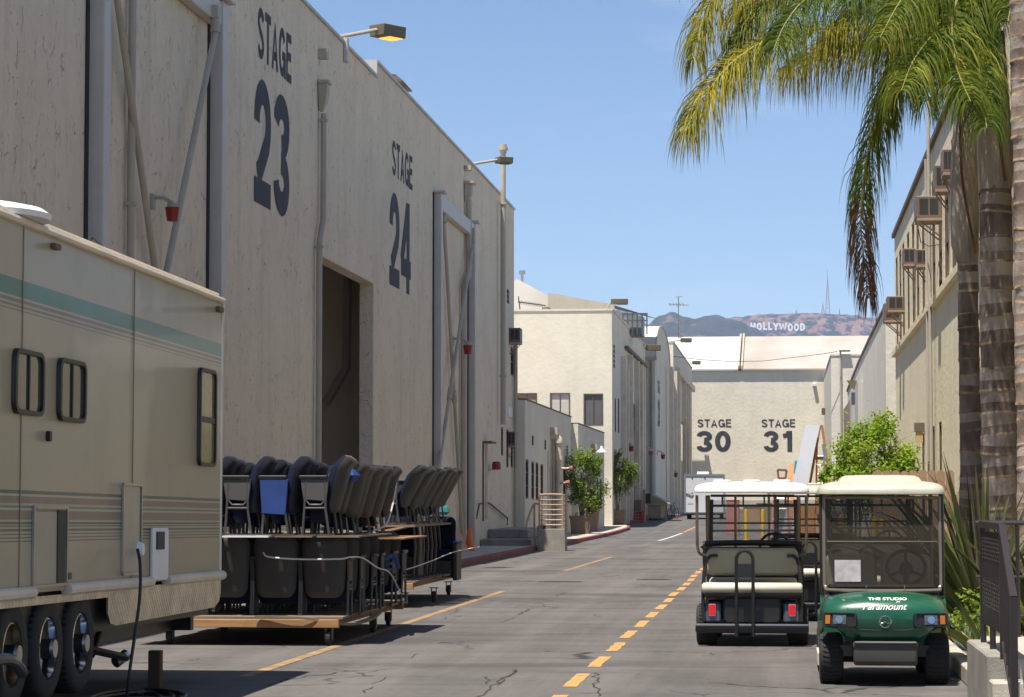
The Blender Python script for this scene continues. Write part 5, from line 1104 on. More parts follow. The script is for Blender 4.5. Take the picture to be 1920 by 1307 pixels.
b2 = thing('support_board', 'crumpled pale cardboard layered on the plywood of the far dolly', 'board', (-6.6,39.7,1.2)); b = MB(); b.rings([[(x,39.6+dy,z) for x,z in ((-7.0,1.18),(-6.5,1.13),(-6.1,1.2),(-5.9,1.25),(-6.0,1.252),(-6.5,1.17),(-7.0,1.22))] for dy in (0,.8)]); b.build('sheet', m_card, b2, world=True)
def armchair(label, loc, rz):
    t = thing('upholstered_armchair', label, 'armchair', loc, rz, 'blue armchairs on the far dolly')
    a = MB(); r = backpad(.56, .72, .17, .38, 8, .95, .3); a.rings(r); a.build('backrest', m_navy, t, smooth=True, sharp=60)
    a = MB(); a.rbox((-.28,-.5,.34),(.28,.05,.52), .08, ax=2); a.build('seat', m_navy, t, smooth=True)
    a = MB(); a.rbox((-.27,-.48,.05),(.27,.0,.335), .03, ax=2); a.build('seat_front', m_shell, t, smooth=True)
    for s in (-1, 1):
        a = MB(); a.rbox((s*.33-.035,-.52,.0),(s*.33+.035,.12,.62), .02, ax=2); a.build('side', m_shell, t)
        a = MB(); a.rbox((s*.33-.05,-.55,.625),(s*.33+.05,.14,.67), .03, ax=2); a.build('armrest', m_blue if s > 0 else m_navy, t, smooth=True)
    return t
armchair('navy armchair with a grey front at the near end of the far dolly', (-6.75, 40.2, .42), 0)
armchair('navy armchair in the middle of the far dolly', (-6.3, 42.0, .42), 0)
armchair('navy armchair at the far right, its pale blue arm sticking out', (-5.95, 44.2, .30), 0)
rope('white rope sagging round the base of the far dolly load', [(-7.0,39.6,.60),(-6.3,39.6,.56),(-5.95,39.8,.58),(-5.7,41.0,.68),(-5.55,43.0,.8),(-5.3,44.5,.86)])
for k in range(7):
    t = thing('seat_standard', f'loose metal seat leg upright on the far dolly, {ordn[k]} in the bundle', 'seat leg', (-5.95+.0*k, 41.0+.5*k, .42), 0, 'loose seat legs on the far dolly'); a = MB(); a.tube([(0,0,0),(.03,.02,.5),(.0,0,.86)], .022, 8); a.tube([(-.12,0,.02),(.12,0,.02)], .018, 6); a.tube([(0,0,.84),(.04,.3,.86)], .02, 6); a.build('leg', m_std, t, smooth=True)
t = thing('dark_flipped_stool', 'small teal cloth bundle hanging behind the fanned seats', 'bundle', at(833, 955, Y=46)); t.name = 'cloth_bundle'
a = MB(); q = t.location; a.rings([[q+Vector((cos(an)*s, sin(an)*s*.6, z)) for an in [2*pi*k/8 for k in range(8)]] for z, s in ((-.1,.05),(-.05,.1),(.03,.08),(.1,.03))]); a.build('cloth', M('teal cloth', (.03,.2,.2), .8), t, world=True)
# cone and boards leaning on the wall
p = at(877, 1034, Z=.15); t = thing('traffic_cone', 'orange traffic cone half hidden behind a leaning board at the wall', 'traffic cone', (-9.35, at(880, 1032, X=-9.35).y, .15)); a = MB(); a.lathe([(.17,.03),(.15,.05),(.035,.72),(.02,.73)], 20); a.build('cone', m_orange, t, smooth=True); a = MB(); a.rbox((-.19,-.19,0),(.19,.19,.03), .04); a.build('base', m_orange, t)
t = thing('leaning_board', 'reddish tan board leaning against the wall beside the cone', 'board', (-9.6, t.location.y-.8, .15)); y = t.location.y; a = MB(); a.add([(-9.35,y-1.2,.15),(-9.35,y+.5,.15),(-9.75,y+.5,.98),(-9.75,y-1.2,.98),(-9.32,y-1.2,.15),(-9.32,y+.5,.15),(-9.72,y+.5,.98),(-9.72,y-1.2,.98)], [(0,1,2,3),(4,5,6,7),(0,1,5,4),(2,3,7,6),(0,3,7,4),(1,2,6,5)]); a.build('sheet', m_card, t, world=True)
# ================================================================ golf carts
m_green = M('metallic green paint', (.006, .078, .040), .3, var=.1, coat=.5, dirt=.25, dc=(.03,.1,.06), ds=6)
m_vin = M('cream vinyl', (.60, .57, .45), .45, var=.05, dirt=.2, dc=(.3,.27,.2))
m_vino = M('olive beige vinyl', (.34, .325, .24), .45, var=.05)
m_roofc = M('cream cart roof', (.46, .44, .35), .45, var=.06, dirt=.7, dc=(.33,.31,.23), ds=4, dst=(1,1,1))
m_roofwh = M('white cart roof', (.66, .66, .65), .4, var=.04, dirt=.4, dc=(.48,.46,.42), ds=3, dst=(1,1,1))
m_screen = glass('tinted windscreen', (.11, .095, .07), .17, .04)
m_screenc = glass('clear windscreen', (.5, .52, .54), .07, .05)
m_frame = M('bronze steel tube', (.22, .18, .14), .35, metal=.5)
m_bk = M('black steel tube', (.018, .018, .02), .3)
m_grey = M('grey bumper plastic', (.055, .052, .047), .5, var=.1)
m_tail = M('red tail lens', (.6, .01, .02), .15); m_tail.node_tree.nodes['Principled BSDF'].inputs['Emission Color'].default_value = (1,.02,.05,1); m_tail.node_tree.nodes['Principled BSDF'].inputs['Emission Strength'].default_value = .05
m_amber = M('amber lens', (.42, .13, .02), .2); m_lamp = M('headlamp reflector', (.28,.28,.26), .2, metal=.6, c2=(.08,.08,.08), vs=30)
def tyre(t, x, y, r=.23, w=.22, name='wheel', rimm=m_alu, tread=True):
    WM = Matrix.Translation((x, y, r)) @ Matrix.Rotation(pi/2, 4, 'Y')
    a = MB(); a.T = WM; a.lathe([(r*.52,-w/2*.9),(r*.8,-w/2),(r*.95,-w/2*.93),(r,-w/2*.7),(r*1.005,0),(r,w/2*.7),(r*.95,w/2*.93),(r*.8,w/2),(r*.52,w/2*.9)], 36)
    ty = a.build(name, m_rubber, t, smooth=True, sharp=45)
    if tread:
        a = MB(); a.T = WM; n = 34
        for k in range(n):
            for j, (z0, z1) in enumerate(((-w*.36,-w*.13),(-w*.11,w*.11),(w*.13,w*.36))):
                an = 2*pi*(k+.5*(j%2))/n; d = 2*pi/n*.62; sk = .06*(1 if j != 1 else -1)
                a.add([((r+q)*cos(an+dd+s_*sk), (r+q)*sin(an+dd+s_*sk), z) for q in (-.004, .009) for dd, z, s_ in ((0,z0,0),(d,z0,0),(d,z1,1),(0,z1,1))], [(4,5,6,7),(0,1,5,4),(1,2,6,5),(2,3,7,6),(3,0,4,7)])
        b = a.build('tread', m_rubber, t); b.parent = ty
    a = MB(); a.T = WM; s = 1 if x > 0 else -1; a.lathe([(r*.5,s*w*.46),(r*.47,s*w*.3),(r*.2,s*w*.28),(r*.15,s*w*.42),(.001,s*w*.43)], 24, cap=False); b = a.build('rim', rimm, t, smooth=True); b.parent = ty
    return ty
def cart_roof(t, x, y0, y1, z, mat, dome=True):
    """moulded roof with turned-down lip and a raised middle"""
    o = rrect(-x, x, y0, y1, .12, 5); cy_ = (y0+y1)/2; a = MB(); rr = []
    for s, dz in ((.985,-.06),(1.0,-.055),(1.0,-.025),(.97,.015),(.90,.04),(.80,.055)): rr.append([(u*s, cy_+(v-cy_)*s, z+dz) for u, v in o])
    if dome: rr += [[(u*s, cy_+(v-cy_)*s, z+dz) for u, v in o] for s, dz in ((.66,.065),(.62,.10),(.55,.118),(.3,.125))]
    else: rr += [[(u*s, cy_+(v-cy_)*s, z+dz) for u, v in o] for s, dz in ((.5,.07),)]
    a.rings(rr); r_ = a.build('roof', mat, t, smooth=True, sharp=45)
    return r_
def seat_cushion(t, x, y0, y1, z0, z1, mat, name='seat'):
    a = MB(); a.rbox((-x, y0, z0), (x, y1, z1), .06, ax=0); return a.build(name, mat, t, smooth=True, sharp=60)
def steering(t, x, y, z, s=1, tilt=55):
    M_ = Matrix.Translation((x, y, z)) @ Matrix.Rotation(R(tilt*s), 4, 'X'); a = MB(); a.T = M_
    P = [(.18*cos(2*pi*k/28), .18*sin(2*pi*k/28), 0) for k in range(29)]; a.tube(P, .017, 8)
    for an in (90, 210, 330): a.tube([(0,0,-.03), (.17*cos(R(an)), .17*sin(R(an)), 0)], .014, 6)
    a.cyl((0,0,-.05),(0,0,.01), .07, .06, 14); o = a.build('steering_wheel', m_black, t, smooth=True)
    a = MB(); a.tube([(x, y, z-.02), (x, y-.25*s, z-.5)], .03, 8); b = a.build('column', m_black, t); b.parent = o
def front_body(t, mat, hood_h=.84):
    """moulded nose: columns across the width, profile from the bumper up over the top to the windscreen; front is towards -Y"""
    prof = [(0,.0,.42),(-.045,.10,.50),(-.07,.22,.60),(-.06,.36,.68),(-.02,.52,.755),(.06,.66,.80),(.20,.82,.83),(.38,.94,hood_h),(.52,1.0,hood_h+.01)]
    n = 24; vs = []; fs = []; m_ = len(prof)
    for i in range(n+1):
        u = -1+2*i/n; au = abs(u)
        w_low = .615; low = .40 if au < .58 else .40+.135*min(1, ((au-.58)/.18))**.6
        if au > .93: low -= .10*(au-.93)/.07
        for j, (dy, s, z) in enumerate(prof):
            hw = .60-.05*s**2-.04*s
            x = hw*(u if au < .9 else math.copysign(.9+(au-.9)*1.0, u))
            curve = .10*au**2+.10*max(0, au-.75)**1.1*4*(.5)
            y = -1.17+dy+curve+ (.10 if au > .97 else 0)
            drop = .05*au**3*(1 if j > 3 else .3)
            zz = z if z > low+.02*j else low+.012*j
            if j == 0: zz = low
            vs.append((x, y, max(low+.0005*j, zz-drop if j > 1 else zz)))
    for i in range(n):
        for j in range(m_-1): a0 = i*m_+j; fs.append((a0, a0+m_, a0+m_+1, a0+1))
    a = MB(); a.add(vs, fs); b = a.build('front_body', mat, t, smooth=True, sharp=50)
    s = b.modifiers.new('thick', 'SOLIDIFY'); s.thickness = .012; s.offset = -1
    # side fender panels down to the floor
    for s_ in (-1, 1):
        a = MB(); arch = [(-.76+.285*cos(R(an)), .235+.285*sin(R(an))) for an in range(178, -3, -12)]
        poly = [(-.80,.56),(-.76,.74),(-.62,.79),(-.48,.80),(-.40,.60),(-.36,.30),(-.36,.24),(-.46,.24),(-.50,.40),(-.60,.51)]
        a.prism(poly, s_*.545, s_*.575, ax=0); a.build('side_panel', mat, t)
def golf_cart_front(loc, label):
    t = thing('golf_cart', label, 'golf cart', loc, 0, None)
    hood = front_body(t, m_green)
    # rear body, floor, seats
    a = MB(); a.rbox((-.58, .15, .24), (.58, 1.15, .62), .08, ax=0); a.build('rear_body', m_green, t, smooth=True, sharp=50)
    a = MB(); a.box((-.55, -.48, .24), (.55, .15, .29)); a.box((-.5,-1.0,.26),(.5,-.5,.36)); a.build('floor', m_bk, t)
    a = MB(); a.box((-.60,-.42,.14),(-.555,.55,.25)); a.box((.555,-.42,.14),(.60,.55,.25)); a.build('rocker', m_vin, t)
    seat_cushion(t, .52, .08, .58, .63, .76, m_vino); 
    for s in (-.27, .27):
        a = MB(); a.rbox((s-.24, .56, .80), (s+.24, .68, 1.16), .07, ax=1); a.build('backrest', m_vino, t, smooth=True)
    # bumper
    a = MB(); a.rbox((-.285,-1.265,.19),(.285,-1.10,.40), .05, ax=0); a.rbox((-.29,-1.27,.34),(.29,-1.12,.405), .03, ax=0); a.build('front_bumper', m_grey, t, smooth=True, sharp=30)
    a = MB(); a.box((-.28,-1.285,.385),(.28,-1.12,.41)); a.build('bumper_lip', m_grey, t, bevel=.008)
    # headlamps
    for s in (-1, 1):
        M_ = Matrix.Translation((s*.405, -1.19, .60)) @ Matrix.Rotation(s*R(12), 4, 'Z') @ Matrix.Rotation(R(-8), 4, 'X'); a = MB(); a.T = M_
        a.rings([[(x, y, z*1.0) for x, z in rrect(-.155*k_, .155*k_, -.062*k_, .062*k_, .02, 3)] for y, k_ in ((.08,1),(-.035,1),(-.035,.88),(-.02,.86))]); hl = a.build('headlight', m_black, t)
        a = MB(); a.T = M_; a.box((-.06-.0*s, -.032, -.042), (.06, -.024, .042)); b = a.build('reflector', m_lamp, t); b.parent = hl
        a = MB(); a.T = M_; a.cyl((0,-.04,0),(0,-.034,0), .035, .03, 16); b = a.build('bulb', m_chrome, t, smooth=True); b.parent = hl
        a = MB(); a.T = M_; a.box((s*.085, -.034, -.04), (s*.13, -.024, .04)); b = a.build('indicator', m_amber, t); b.parent = hl
    # seam of the hood panel
    # windscreen and its frame
    zb0, zt0 = .88, 1.72; yb0, yt0 = -.68, -.52
    a = MB(); a.add([(-.52,yb0,zb0),(.52,yb0,zb0),(.53,yt0,zt0),(-.53,yt0,zt0),(-.52,yb0+.006,zb0),(.52,yb0+.006,zb0),(.53,yt0+.006,zt0),(-.53,yt0+.006,zt0)], [(0,1,2,3),(7,6,5,4),(0,4,5,1),(2,6,7,3),(1,5,6,2),(3,7,4,0)]); a.build('windscreen', m_screen, t)
    a = MB(); a.tube(smooth_pts([(-.535,yt0,zt0), (-.535,yb0+.03,zb0+.1), (-.52,yb0,zb0-.0), (-.44,yb0-.01,zb0-.03), (.44,yb0-.01,zb0-.03), (.52,yb0,zb0), (.535,yb0+.03,zb0+.1), (.535,yt0,zt0)], 5), .017, 8); a.tube([(-.52,yt0,zt0-.01),(.52,yt0,zt0-.01)], .014, 8); a.tube([(-.51,yb0+.09,1.30),(.51,yb0+.09,1.30)], .007, 6); a.build('windscreen_frame', m_frame, t, smooth=True)
    for s in (-1, 1):
        a = MB(); a.tube([(s*.555,yb0+.06,.80),(s*.558,yt0+.03,1.74)], .021, 8); a.build('roof_post', m_bk, t, smooth=True)
        a = MB(); a.tube([(s*.52,.72,.60),(s*.53,.80,1.2),(s*.52,.62,1.74)], .02, 8); a.build('roof_post', m_frame, t, smooth=True)
        a = MB(); a.tube([(s*.545,.15,.76),(s*.56,.2,.93),(s*.56,.52,.95),(s*.55,.58,.8)], .018, 8); a.build('arm_rail', m_bk, t, smooth=True)
    cart_roof(t, .585, -.66, .92, 1.80, m_roofc)
    steering(t, .24, -.22, 1.02, -1, 62) if False else steering(t, .24, -.20, 1.05, 1, 60)
    a = MB(); a.box((-.5,-.56,.80),(.5,-.40,.90)); a.build('dashboard', m_black, t, bevel=.02)
    for x in (-.48, .48): tyre(t, x, -.80); tyre(t, x, .82)
    for n_, x_, y_ in (('wiper_hook', -.15, 0), ('wiper_hook', .2, 0)):
        a = MB(); a.tube([(x_,yb0-.02,.85),(x_,yb0-.03,.90)], .006, 6); a.build(n_, m_alu, t)
    # paper permit behind the screen
    a = MB(); q = [(-.44,.93),(-.20,.93),(-.20,1.13),(-.44,1.13)]
    f = lambda x, z: (x, yb0+(z-zb0)/(zt0-zb0)*(yt0-yb0)-.004, z)
    a.quad(*[f(x, z) for x, z in q]); a.build('paper_permit', M('faded paper', (.45,.43,.42), .8, c2=(.25,.24,.25), vs=9), t)
    # lettering and emblem on the nose: projected on the moulded surface
    bpy.context.view_layer.update(); dg = bpy.context.evaluated_depsgraph_get()
    def onhood(o):
        he = hood0.evaluated_get(dg)
        for v in o.data.vertices:
            ok, loc_, nrm, _ = he.ray_cast(Vector((v.co.x, -3, v.co.z)), Vector((0, 1, 0)))
            if ok: v.co = loc_ + (-nrm if nrm.y > 0 else nrm)*(.004+.002*(v.index % 2) if False else .004)
    hood0 = [o for o in bpy.data.objects if o.parent == t and o.name.startswith('front_body')][0]
    m_wt = M('white decal', (.75,.74,.68), .5)
    me = text_mesh('THE STUDIO', .03, 0, 1.05, 0); put = lambda me, x0, x1, z0, z1: [setattr(v, 'co', Vector((x0+(v.co.x-mnx)/(mxx-mnx)*(x1-x0), 0, z0+(v.co.y-mny)/(mxy-mny)*(z1-z0)))) for v in me.vertices]
    for s_, bd, sh, x0_, x1_, z0_, z1_, nm in (('THE STUDIO', .03, 0, -.15, .20, .775, .798, 'hood_lettering'), ('Paramount', .008, .4, -.20, .20, .692, .752, 'hood_script'), ('at', .01, .3, .10, .14, .757, .770, 'hood_script')):
        me = text_mesh(s_, bd, sh, 1.0, 0); xs = [v.co.x for v in me.vertices]; zs = [v.co.y for v in me.vertices]; mnx, mxx, mny, mxy = min(xs), max(xs), min(zs), max(zs)
        for v in me.vertices: v.co = Vector((x0_+(v.co.x-mnx)/(mxx-mnx)*(x1_-x0_), 0, z0_+(v.co.y-mny)/(mxy-mny)*(z1_-z0_)))
        me.name = nm; me.materials.append(m_wt); o = bpy.data.objects.new(nm, me); col.objects.link(o); o.parent = t; onhood(o)
    def tubehood(P, r, nm, mat):
        he = hood0.evaluated_get(dg); Q = []
        for x, z in P:
            ok, loc_, nrm, _ = he.ray_cast(Vector((x, -3, z)), Vector((0, 1, 0)))
            if ok: Q.append(loc_+Vector((0, -.003, .002)))
        a = MB(); a.tube(Q, r, 6); return a.build(nm, mat, t, smooth=True)
    e = tubehood([(.0+.052*cos(2*pi*k/24), .585+.052*sin(2*pi*k/24)) for k in range(25)], .005, 'hood_emblem', m_chrome)
    for an in (90, 210, 330): b = tubehood([(0,.585),(.024*cos(R(an)), .585+.024*sin(R(an))),(.044*cos(R(an-16)), .585+.044*sin(R(an-16))),(.044*cos(R(an+16)), .585+.044*sin(R(an+16))),(.024*cos(R(an)), .585+.024*sin(R(an)))], .005, 'emblem_fork', m_chrome); b.parent = e
    tubehood([(-.34,.80),(-.335,.70),(-.31,.58),(-.27,.522),(-.2,.51),(0,.508),(.2,.51),(.27,.522),(.31,.58),(.335,.70),(.34,.80)], .004, 'hood_seam', M('dark green gap', (.01,.05,.03), .5))
    for y_ in (-.8, .82): a = MB(); a.tube([(-.42,y_,.23),(.42,y_,.23)], .035, 8); a.build('axle', m_black, t)
    return t
golf_cart_front((.905, 24.75, 0), 'green golf cart with a cream roof facing the camera beside the planting bed')
def golf_cart_rear(loc, label, length=1.0, roof=m_roofwh, detail=True, group=None, rz=pi):
    """four-seat cart; its rear bench looks towards local +Y (turned to the camera)"""
    t = thing('golf_cart', label, 'golf cart', loc, rz)
    # main seats
    seat_cushion(t, .52, -.15, .38, .63, .75, m_vin, 'front_seat')
    a = MB(); a.rbox((-.53, .40, .80), (.53, .50, 1.13), .07, ax=1); a.build('front_backrest', m_black, t, smooth=True)
    # rear facing bench
    a = MB(); a.rbox((-.54, .66, .80), (.54, .78, 1.12), .08, ax=1); a.build('rear_backrest', m_vino, t, smooth=True)
    a = MB(); a.tube(smooth_pts([(-.55,.60,.9),(-.55,.60,1.1),(-.5,.60,1.17),(.5,.60,1.17),(.55,.60,1.1),(.55,.60,.9)], 4), .035, 8); a.build('backrest_rim', m_black, t, smooth=True)
    seat_cushion(t, .58, .80, 1.22, .60, .725, m_vin, 'rear_seat')
    a = MB(); a.add([(-.55,.85,.55),(.55,.85,.55),(.52,1.18,.55),(-.52,1.18,.55),(-.58,.85,.60),(.58,.85,.60),(.58,1.25,.60),(-.58,1.25,.60)], [(0,1,2,3),(4,5,6,7),(0,1,5,4),(1,2,6,5),(2,3,7,6),(3,0,4,7)]); a.build('seat_pan', m_black, t)
    # body between the wheels
    a = MB(); a.rbox((-.33, .70, .26), (.33, 1.20, .56), .05, ax=1); a.build('engine_cover', m_black, t, smooth=True)
    m_bl = M('black rear panel', (.02,.02,.022), .5); a = MB(); a.box((-.52,.5,.30),(.52,.9,.52)); a.build('rear_body', m_bl, t, bevel=.02)
    for s in (-1, 1):
        a = MB(); a.box((s*.55, 1.0, .27), (s*.36, 1.19, .5)); a.build('lamp_mount', m_grey, t, bevel=.015) if False else a.build('lamp_mount', M('blue grey lamp mount', (.06,.07,.1), .5), t, bevel=.02)
        a = MB(); a.rbox((s*.46-.045, 1.185, .34), (s*.46+.045, 1.20, .49), .015, ax=1); h = a.build('tail_light_bezel', m_chrome, t)
        a = MB(); a.rbox((s*.46-.036, 1.19, .352), (s*.46+.036, 1.225, .478), .015, ax=1); b = a.build('tail_light', m_tail, t, smooth=True); b.parent = h
    a = MB(); a.rbox((-.65, 1.24, .15), (.65, 1.36, .255), .045, ax=0); a.rbox((-.64, 1.355, .215), (.64, 1.375, .25), .008, ax=0); a.build('rear_bumper', m_bk, t, smooth=True, sharp=40)
    a = MB(); a.rbox((-.645, 1.25, .247), (.645, 1.365, .262), .006, ax=0); a.build('bumper_top', m_chrome, t, smooth=True)
    a = MB(); a.box((-.55,.85,.235),(.55,1.27,.26)); a.build('footboard', m_bk, t)
    # grab hoop
    P = [(-.09+.02,1.39,.1),(-.07,1.39,.9)]; P = [(-.155,1.38,.12),(-.155,1.38,1.0)]+[(-.06+.095*cos(R(180-an)), 1.38, 1.0+.10*sin(R(an))) for an in range(0,181,15)][1:]+[(.035,1.38,1.0),(.035,1.38,.12)]
    xoff = .14
    a = MB(); a.tube([(-(x)+0-.0, y, z) for x, y, z in P], .021, 8) if False else a.tube([(x+xoff-.0, y, z) for x, y, z in P], .021, 8); a.build('grab_hoop', m_bk, t, smooth=True)
    a = MB(); a.box((-.14+xoff,1.365,.80),(.02+xoff,1.395,.95)); a.build('hoop_plate', m_bk, t)
    # side grab rails and roof posts
    for s in (-1, 1):
        a = MB(); a.tube(smooth_pts([(s*.56,1.2,.28),(s*.565,1.15,.6),(s*.545,1.08,.9),(s*.5,.98,1.02),(s*.42,.78,1.03)], 5), .022, 8); a.build('side_rail', m_bk, t, smooth=True)
        a = MB(); a.tube(smooth_pts([(s*.50,.62,1.02),(s*.60,.9,1.05),(s*.625,1.12,1.12),(s*.63,1.2,1.25),(s*.63,1.22,1.74)], 5), .018, 8); a.build('roof_post', m_frame, t, smooth=True)
        a = MB(); a.tube([(s*.53,.45,.8),(s*.54,.42,1.74)], .017, 8); a.build('roof_post', m_frame, t, smooth=True)
        a = MB(); a.tube([(s*.55,-.75,.7),(s*.55,-.62,1.74)], .02, 8); a.build('front_post', m_frame, t, smooth=True)
        a = MB(); a.tube([(s*.545,-.1,.74),(s*.57,-.05,.94),(s*.57,.35,.95),(s*.55,.42,.8)], .018, 8); a.build('arm_rail', m_bk, t, smooth=True)
    a = MB(); a.tube([(.2,.45,.85),(.2,.45,1.74)], .015, 8); a.build('centre_post', m_frame, t, smooth=True)
    cart_roof(t, .665, -.85, 1.35, 1.83, roof, dome=False)
    a = MB()
    for x in (-.35, 0, .35): a.rbox((x-.10,-.5,1.885),(x+.10,1.05,1.92), .05)
    a.build('roof_ribs', roof, t, smooth=True)
    a = MB(); a.box((-.5,.2,1.72),(.5,.24,1.75))
    for x in (-.4,-.15,.1,.35): a.box((x,.22,1.62),(x+.02,.24,1.72))
    a.box((-.5,.2,1.60),(.5,.24,1.63)); a.build('canopy_frame', m_bk, t)
    # windscreen with crossbars
    a = MB(); a.box((-.50,-.66,.85),(.50,-.654,1.68)); a.build('windscreen', m_screenc, t)
    a = MB(); a.tube(smooth_pts([(-.51,-.66,1.69),(-.52,-.66,.9),(-.48,-.67,.84),(.48,-.67,.84),(.52,-.66,.9),(.51,-.66,1.69)],4), .02, 8); a.tube([(-.5,-.66,1.40),(.5,-.66,1.40)], .012, 6); a.build('windscreen_frame', m_grey, t, smooth=True)
    a = MB(); a.tube([(-.5,-.68,1.31),(.5,-.68,1.305)], .016, 6); a.build('crossbar', M('bluish white bar', (.5,.55,.65), .4), t)
    steering(t, -.26, -.32, 1.12, 1, 62)
    # front cowl, floor
    a = MB(); a.rings([[(x*w_, y, z) for x, z in rrect(-.58,.58,.3,h_,.12,4)] for y, w_, h_ in ((-1.25,.85,.55),(-1.2,.95,.66),(-1.0,1,.78),(-.62,1,.88))]); a.build('front_body', m_bk if detail else m_vin, t, smooth=True, sharp=50)
    a = MB(); a.box((-.55,-.62,.24),(.55,.7,.29)); a.box((-.56,.1,.29),(.56,.5,.6)); a.build('floor', m_bk, t)
    a = MB(); a.tube([(-.5,.92,.22),(.5,.92,.22)], .045, 10); a.lathe([(.03,-.12),(.11,-.10),(.12,.0),(.11,.1),(.03,.12)], 16, Matrix.Translation((.1,.95,.22)) @ Matrix.Rotation(pi/2,4,'Y')); a.box((-.36,.9,.18),(-.22,1.05,.30)); a.box((.3,.9,.18),(.4,1.05,.30)); a.build('rear_axle', m_grey, t)
    for x in (-.50, .50): tyre(t, x*1.06, .90, .235, .24); tyre(t, x, -.85, .235, .22)
    return t
golf_cart_rear((-.375, 31.05, 0), 'white-roofed four-seat golf cart seen from behind with red tail lights')
g2 = golf_cart_rear((.42, 37.2, 0), 'farthest golf cart, mostly hidden behind the other carts between their roofs', roof=m_roofc)
g3 = golf_cart_rear((1.12, 33.9, 0), 'dark golf cart with a tan roof parked behind the green one', roof=m_roofc)
# ================================================================ plants
def leafmat(name, c, c2, tr=.3):
    return M(name, c, .62, c2=c2, vs=1.7, trans=tr, spec=.18, det=3)
m_lf_g = leafmat('palm green', (.045,.095,.010), (.14,.19,.018), .33); m_lf_y = leafmat('palm yellow green', (.20,.18,.012), (.48,.38,.03)); m_lf_yg = leafmat('palm mid green', (.10,.135,.012), (.29,.27,.025)); m_lf_b = leafmat('dead frond brown', (.13,.06,.03), (.22,.12,.06), .15); m_lf_d = leafmat('palm deep green', (.045,.08,.008), (.10,.14,.015))
m_rach = M('frond rib', (.25,.24,.07), .5)
def ring_mat():
    m = M('palm bark', (.30,.24,.20), .9, c2=(.50,.43,.38), vs=3, stretch=(1,1,.6), bump=.5, bs=30, dirt=.7, dc=(.16,.11,.08), ds=2.2, dst=(1,1,1.6)); return m
m_bark = ring_mat(); m_barkl = M('palm ring scar', (.60,.42,.25), .9, c2=(.10,.06,.04), vs=5, stretch=(1,1,.3)); m_barkd = M('palm bark dark band', (.10,.07,.055), .9, c2=(.30,.23,.19), vs=4, stretch=(1,1,.5), bump=.5, bs=30); m_shaft = M('crown shaft', (.38,.31,.24), .7, c2=(.52,.45,.38), vs=1.6, stretch=(2,2,.4), dirt=.7, dc=(.05,.035,.025), ds=1.5, dst=(1.5,1.5,.35))
def palm(label, pix, Y, widths, ring=.34, shaft=None, base_z=.1, group='ringed palm trunks by the planting bed'):
    """pix: centre pixels of the trunk from bottom to top; widths in pixels"""
    P = [at(x, y, Y=Y) for x, y in pix]; P[0].z = base_z; s = F/Y
    t = thing('palm_tree', label, 'palm tree', P[0], 0, group)
    zs = []; z = base_z
    def c_at(z):
        for (a, b), (wa, wb) in zip(zip(P, P[1:]), zip(widths, widths[1:])):
            if z <= b.z or b is P[-1]:
                k = (z-a.z)/(b.z-a.z); return a.lerp(b, k), (wa+(wb-wa)*k)/2/s
    rings = []; rnd = random.Random(int(Y*10)); ztop = P[-1].z
    zc = base_z
    while zc < ztop:
        h = ring*rnd.uniform(.65, 1.3); c, r = c_at(min(zc+.01, ztop)); n = 22; tx = rnd.uniform(-.1,.1); ty = rnd.uniform(-.12,.12); off = rnd.uniform(-.012,.012)
        for dz, k in ((0, 1.035), (.022, 1.03), (.04, 1.0), (h*.5, .985), (h-.03, .995)):
            zz = zc+dz; c2, r2 = c_at(min(zz, ztop)); rings.append([(c2.x+off+r2*k*cos(2*pi*j/n)*(1+.02*sin(j*1.7+zc*5)), c2.y+r2*k*sin(2*pi*j/n), zz+tx*r2*cos(2*pi*j/n)*1.2+ty*r2*sin(2*pi*j/n)) for j in range(n)])
        zc += h
    a = MB(); a.rings(rings); tr = a.build('trunk', [m_bark, m_barkl, m_barkd], t, world=True, smooth=True, sharp=40)
    nb = (len(rings)-1); kinds = [rnd.random() for _ in range(nb)]
    for i, pl in enumerate(tr.data.polygons):
        b_ = i//22
        if b_ < nb: pl.material_index = 1 if (b_ % 5 == 1 or (b_ % 5 == 0 and kinds[b_] < .6)) and (b_ % 5 != 1 or True) else (2 if kinds[b_//5] < .38 or (b_ % 5 == 2) else 0)
    if shaft:
        Q = [at(x, y, Y=Y) for x, y, w_ in shaft]; a = MB(); n = 22; rr = []
        for q, (x, y, w_) in zip(Q, shaft): r = w_/2/s; rr.append([(q.x+r*cos(2*pi*j/n)*(1+.05*sin(j*1.1+q.z*2)), q.y+r*sin(2*pi*j/n)*(1+.04*sin(j*2.3)), q.z) for j in range(n)])
        a.rings(rr); a.build('crown_shaft', m_shaft, t, world=True, smooth=True)
        # split sheath edge and hanging fibres
        a = MB(); k = len(Q)//2; a.tube(smooth_pts([Q[0]+Vector((.12,-.24,.1)), Q[k]+Vector((-.05,-.26,0)), Q[-1]+Vector((-.1,-.14,-.1))],6), [.02]*13, 5); a.build('sheath_edge', m_lf_b, t, world=True)
        return t, Q[-1]
    return t, P[-1]
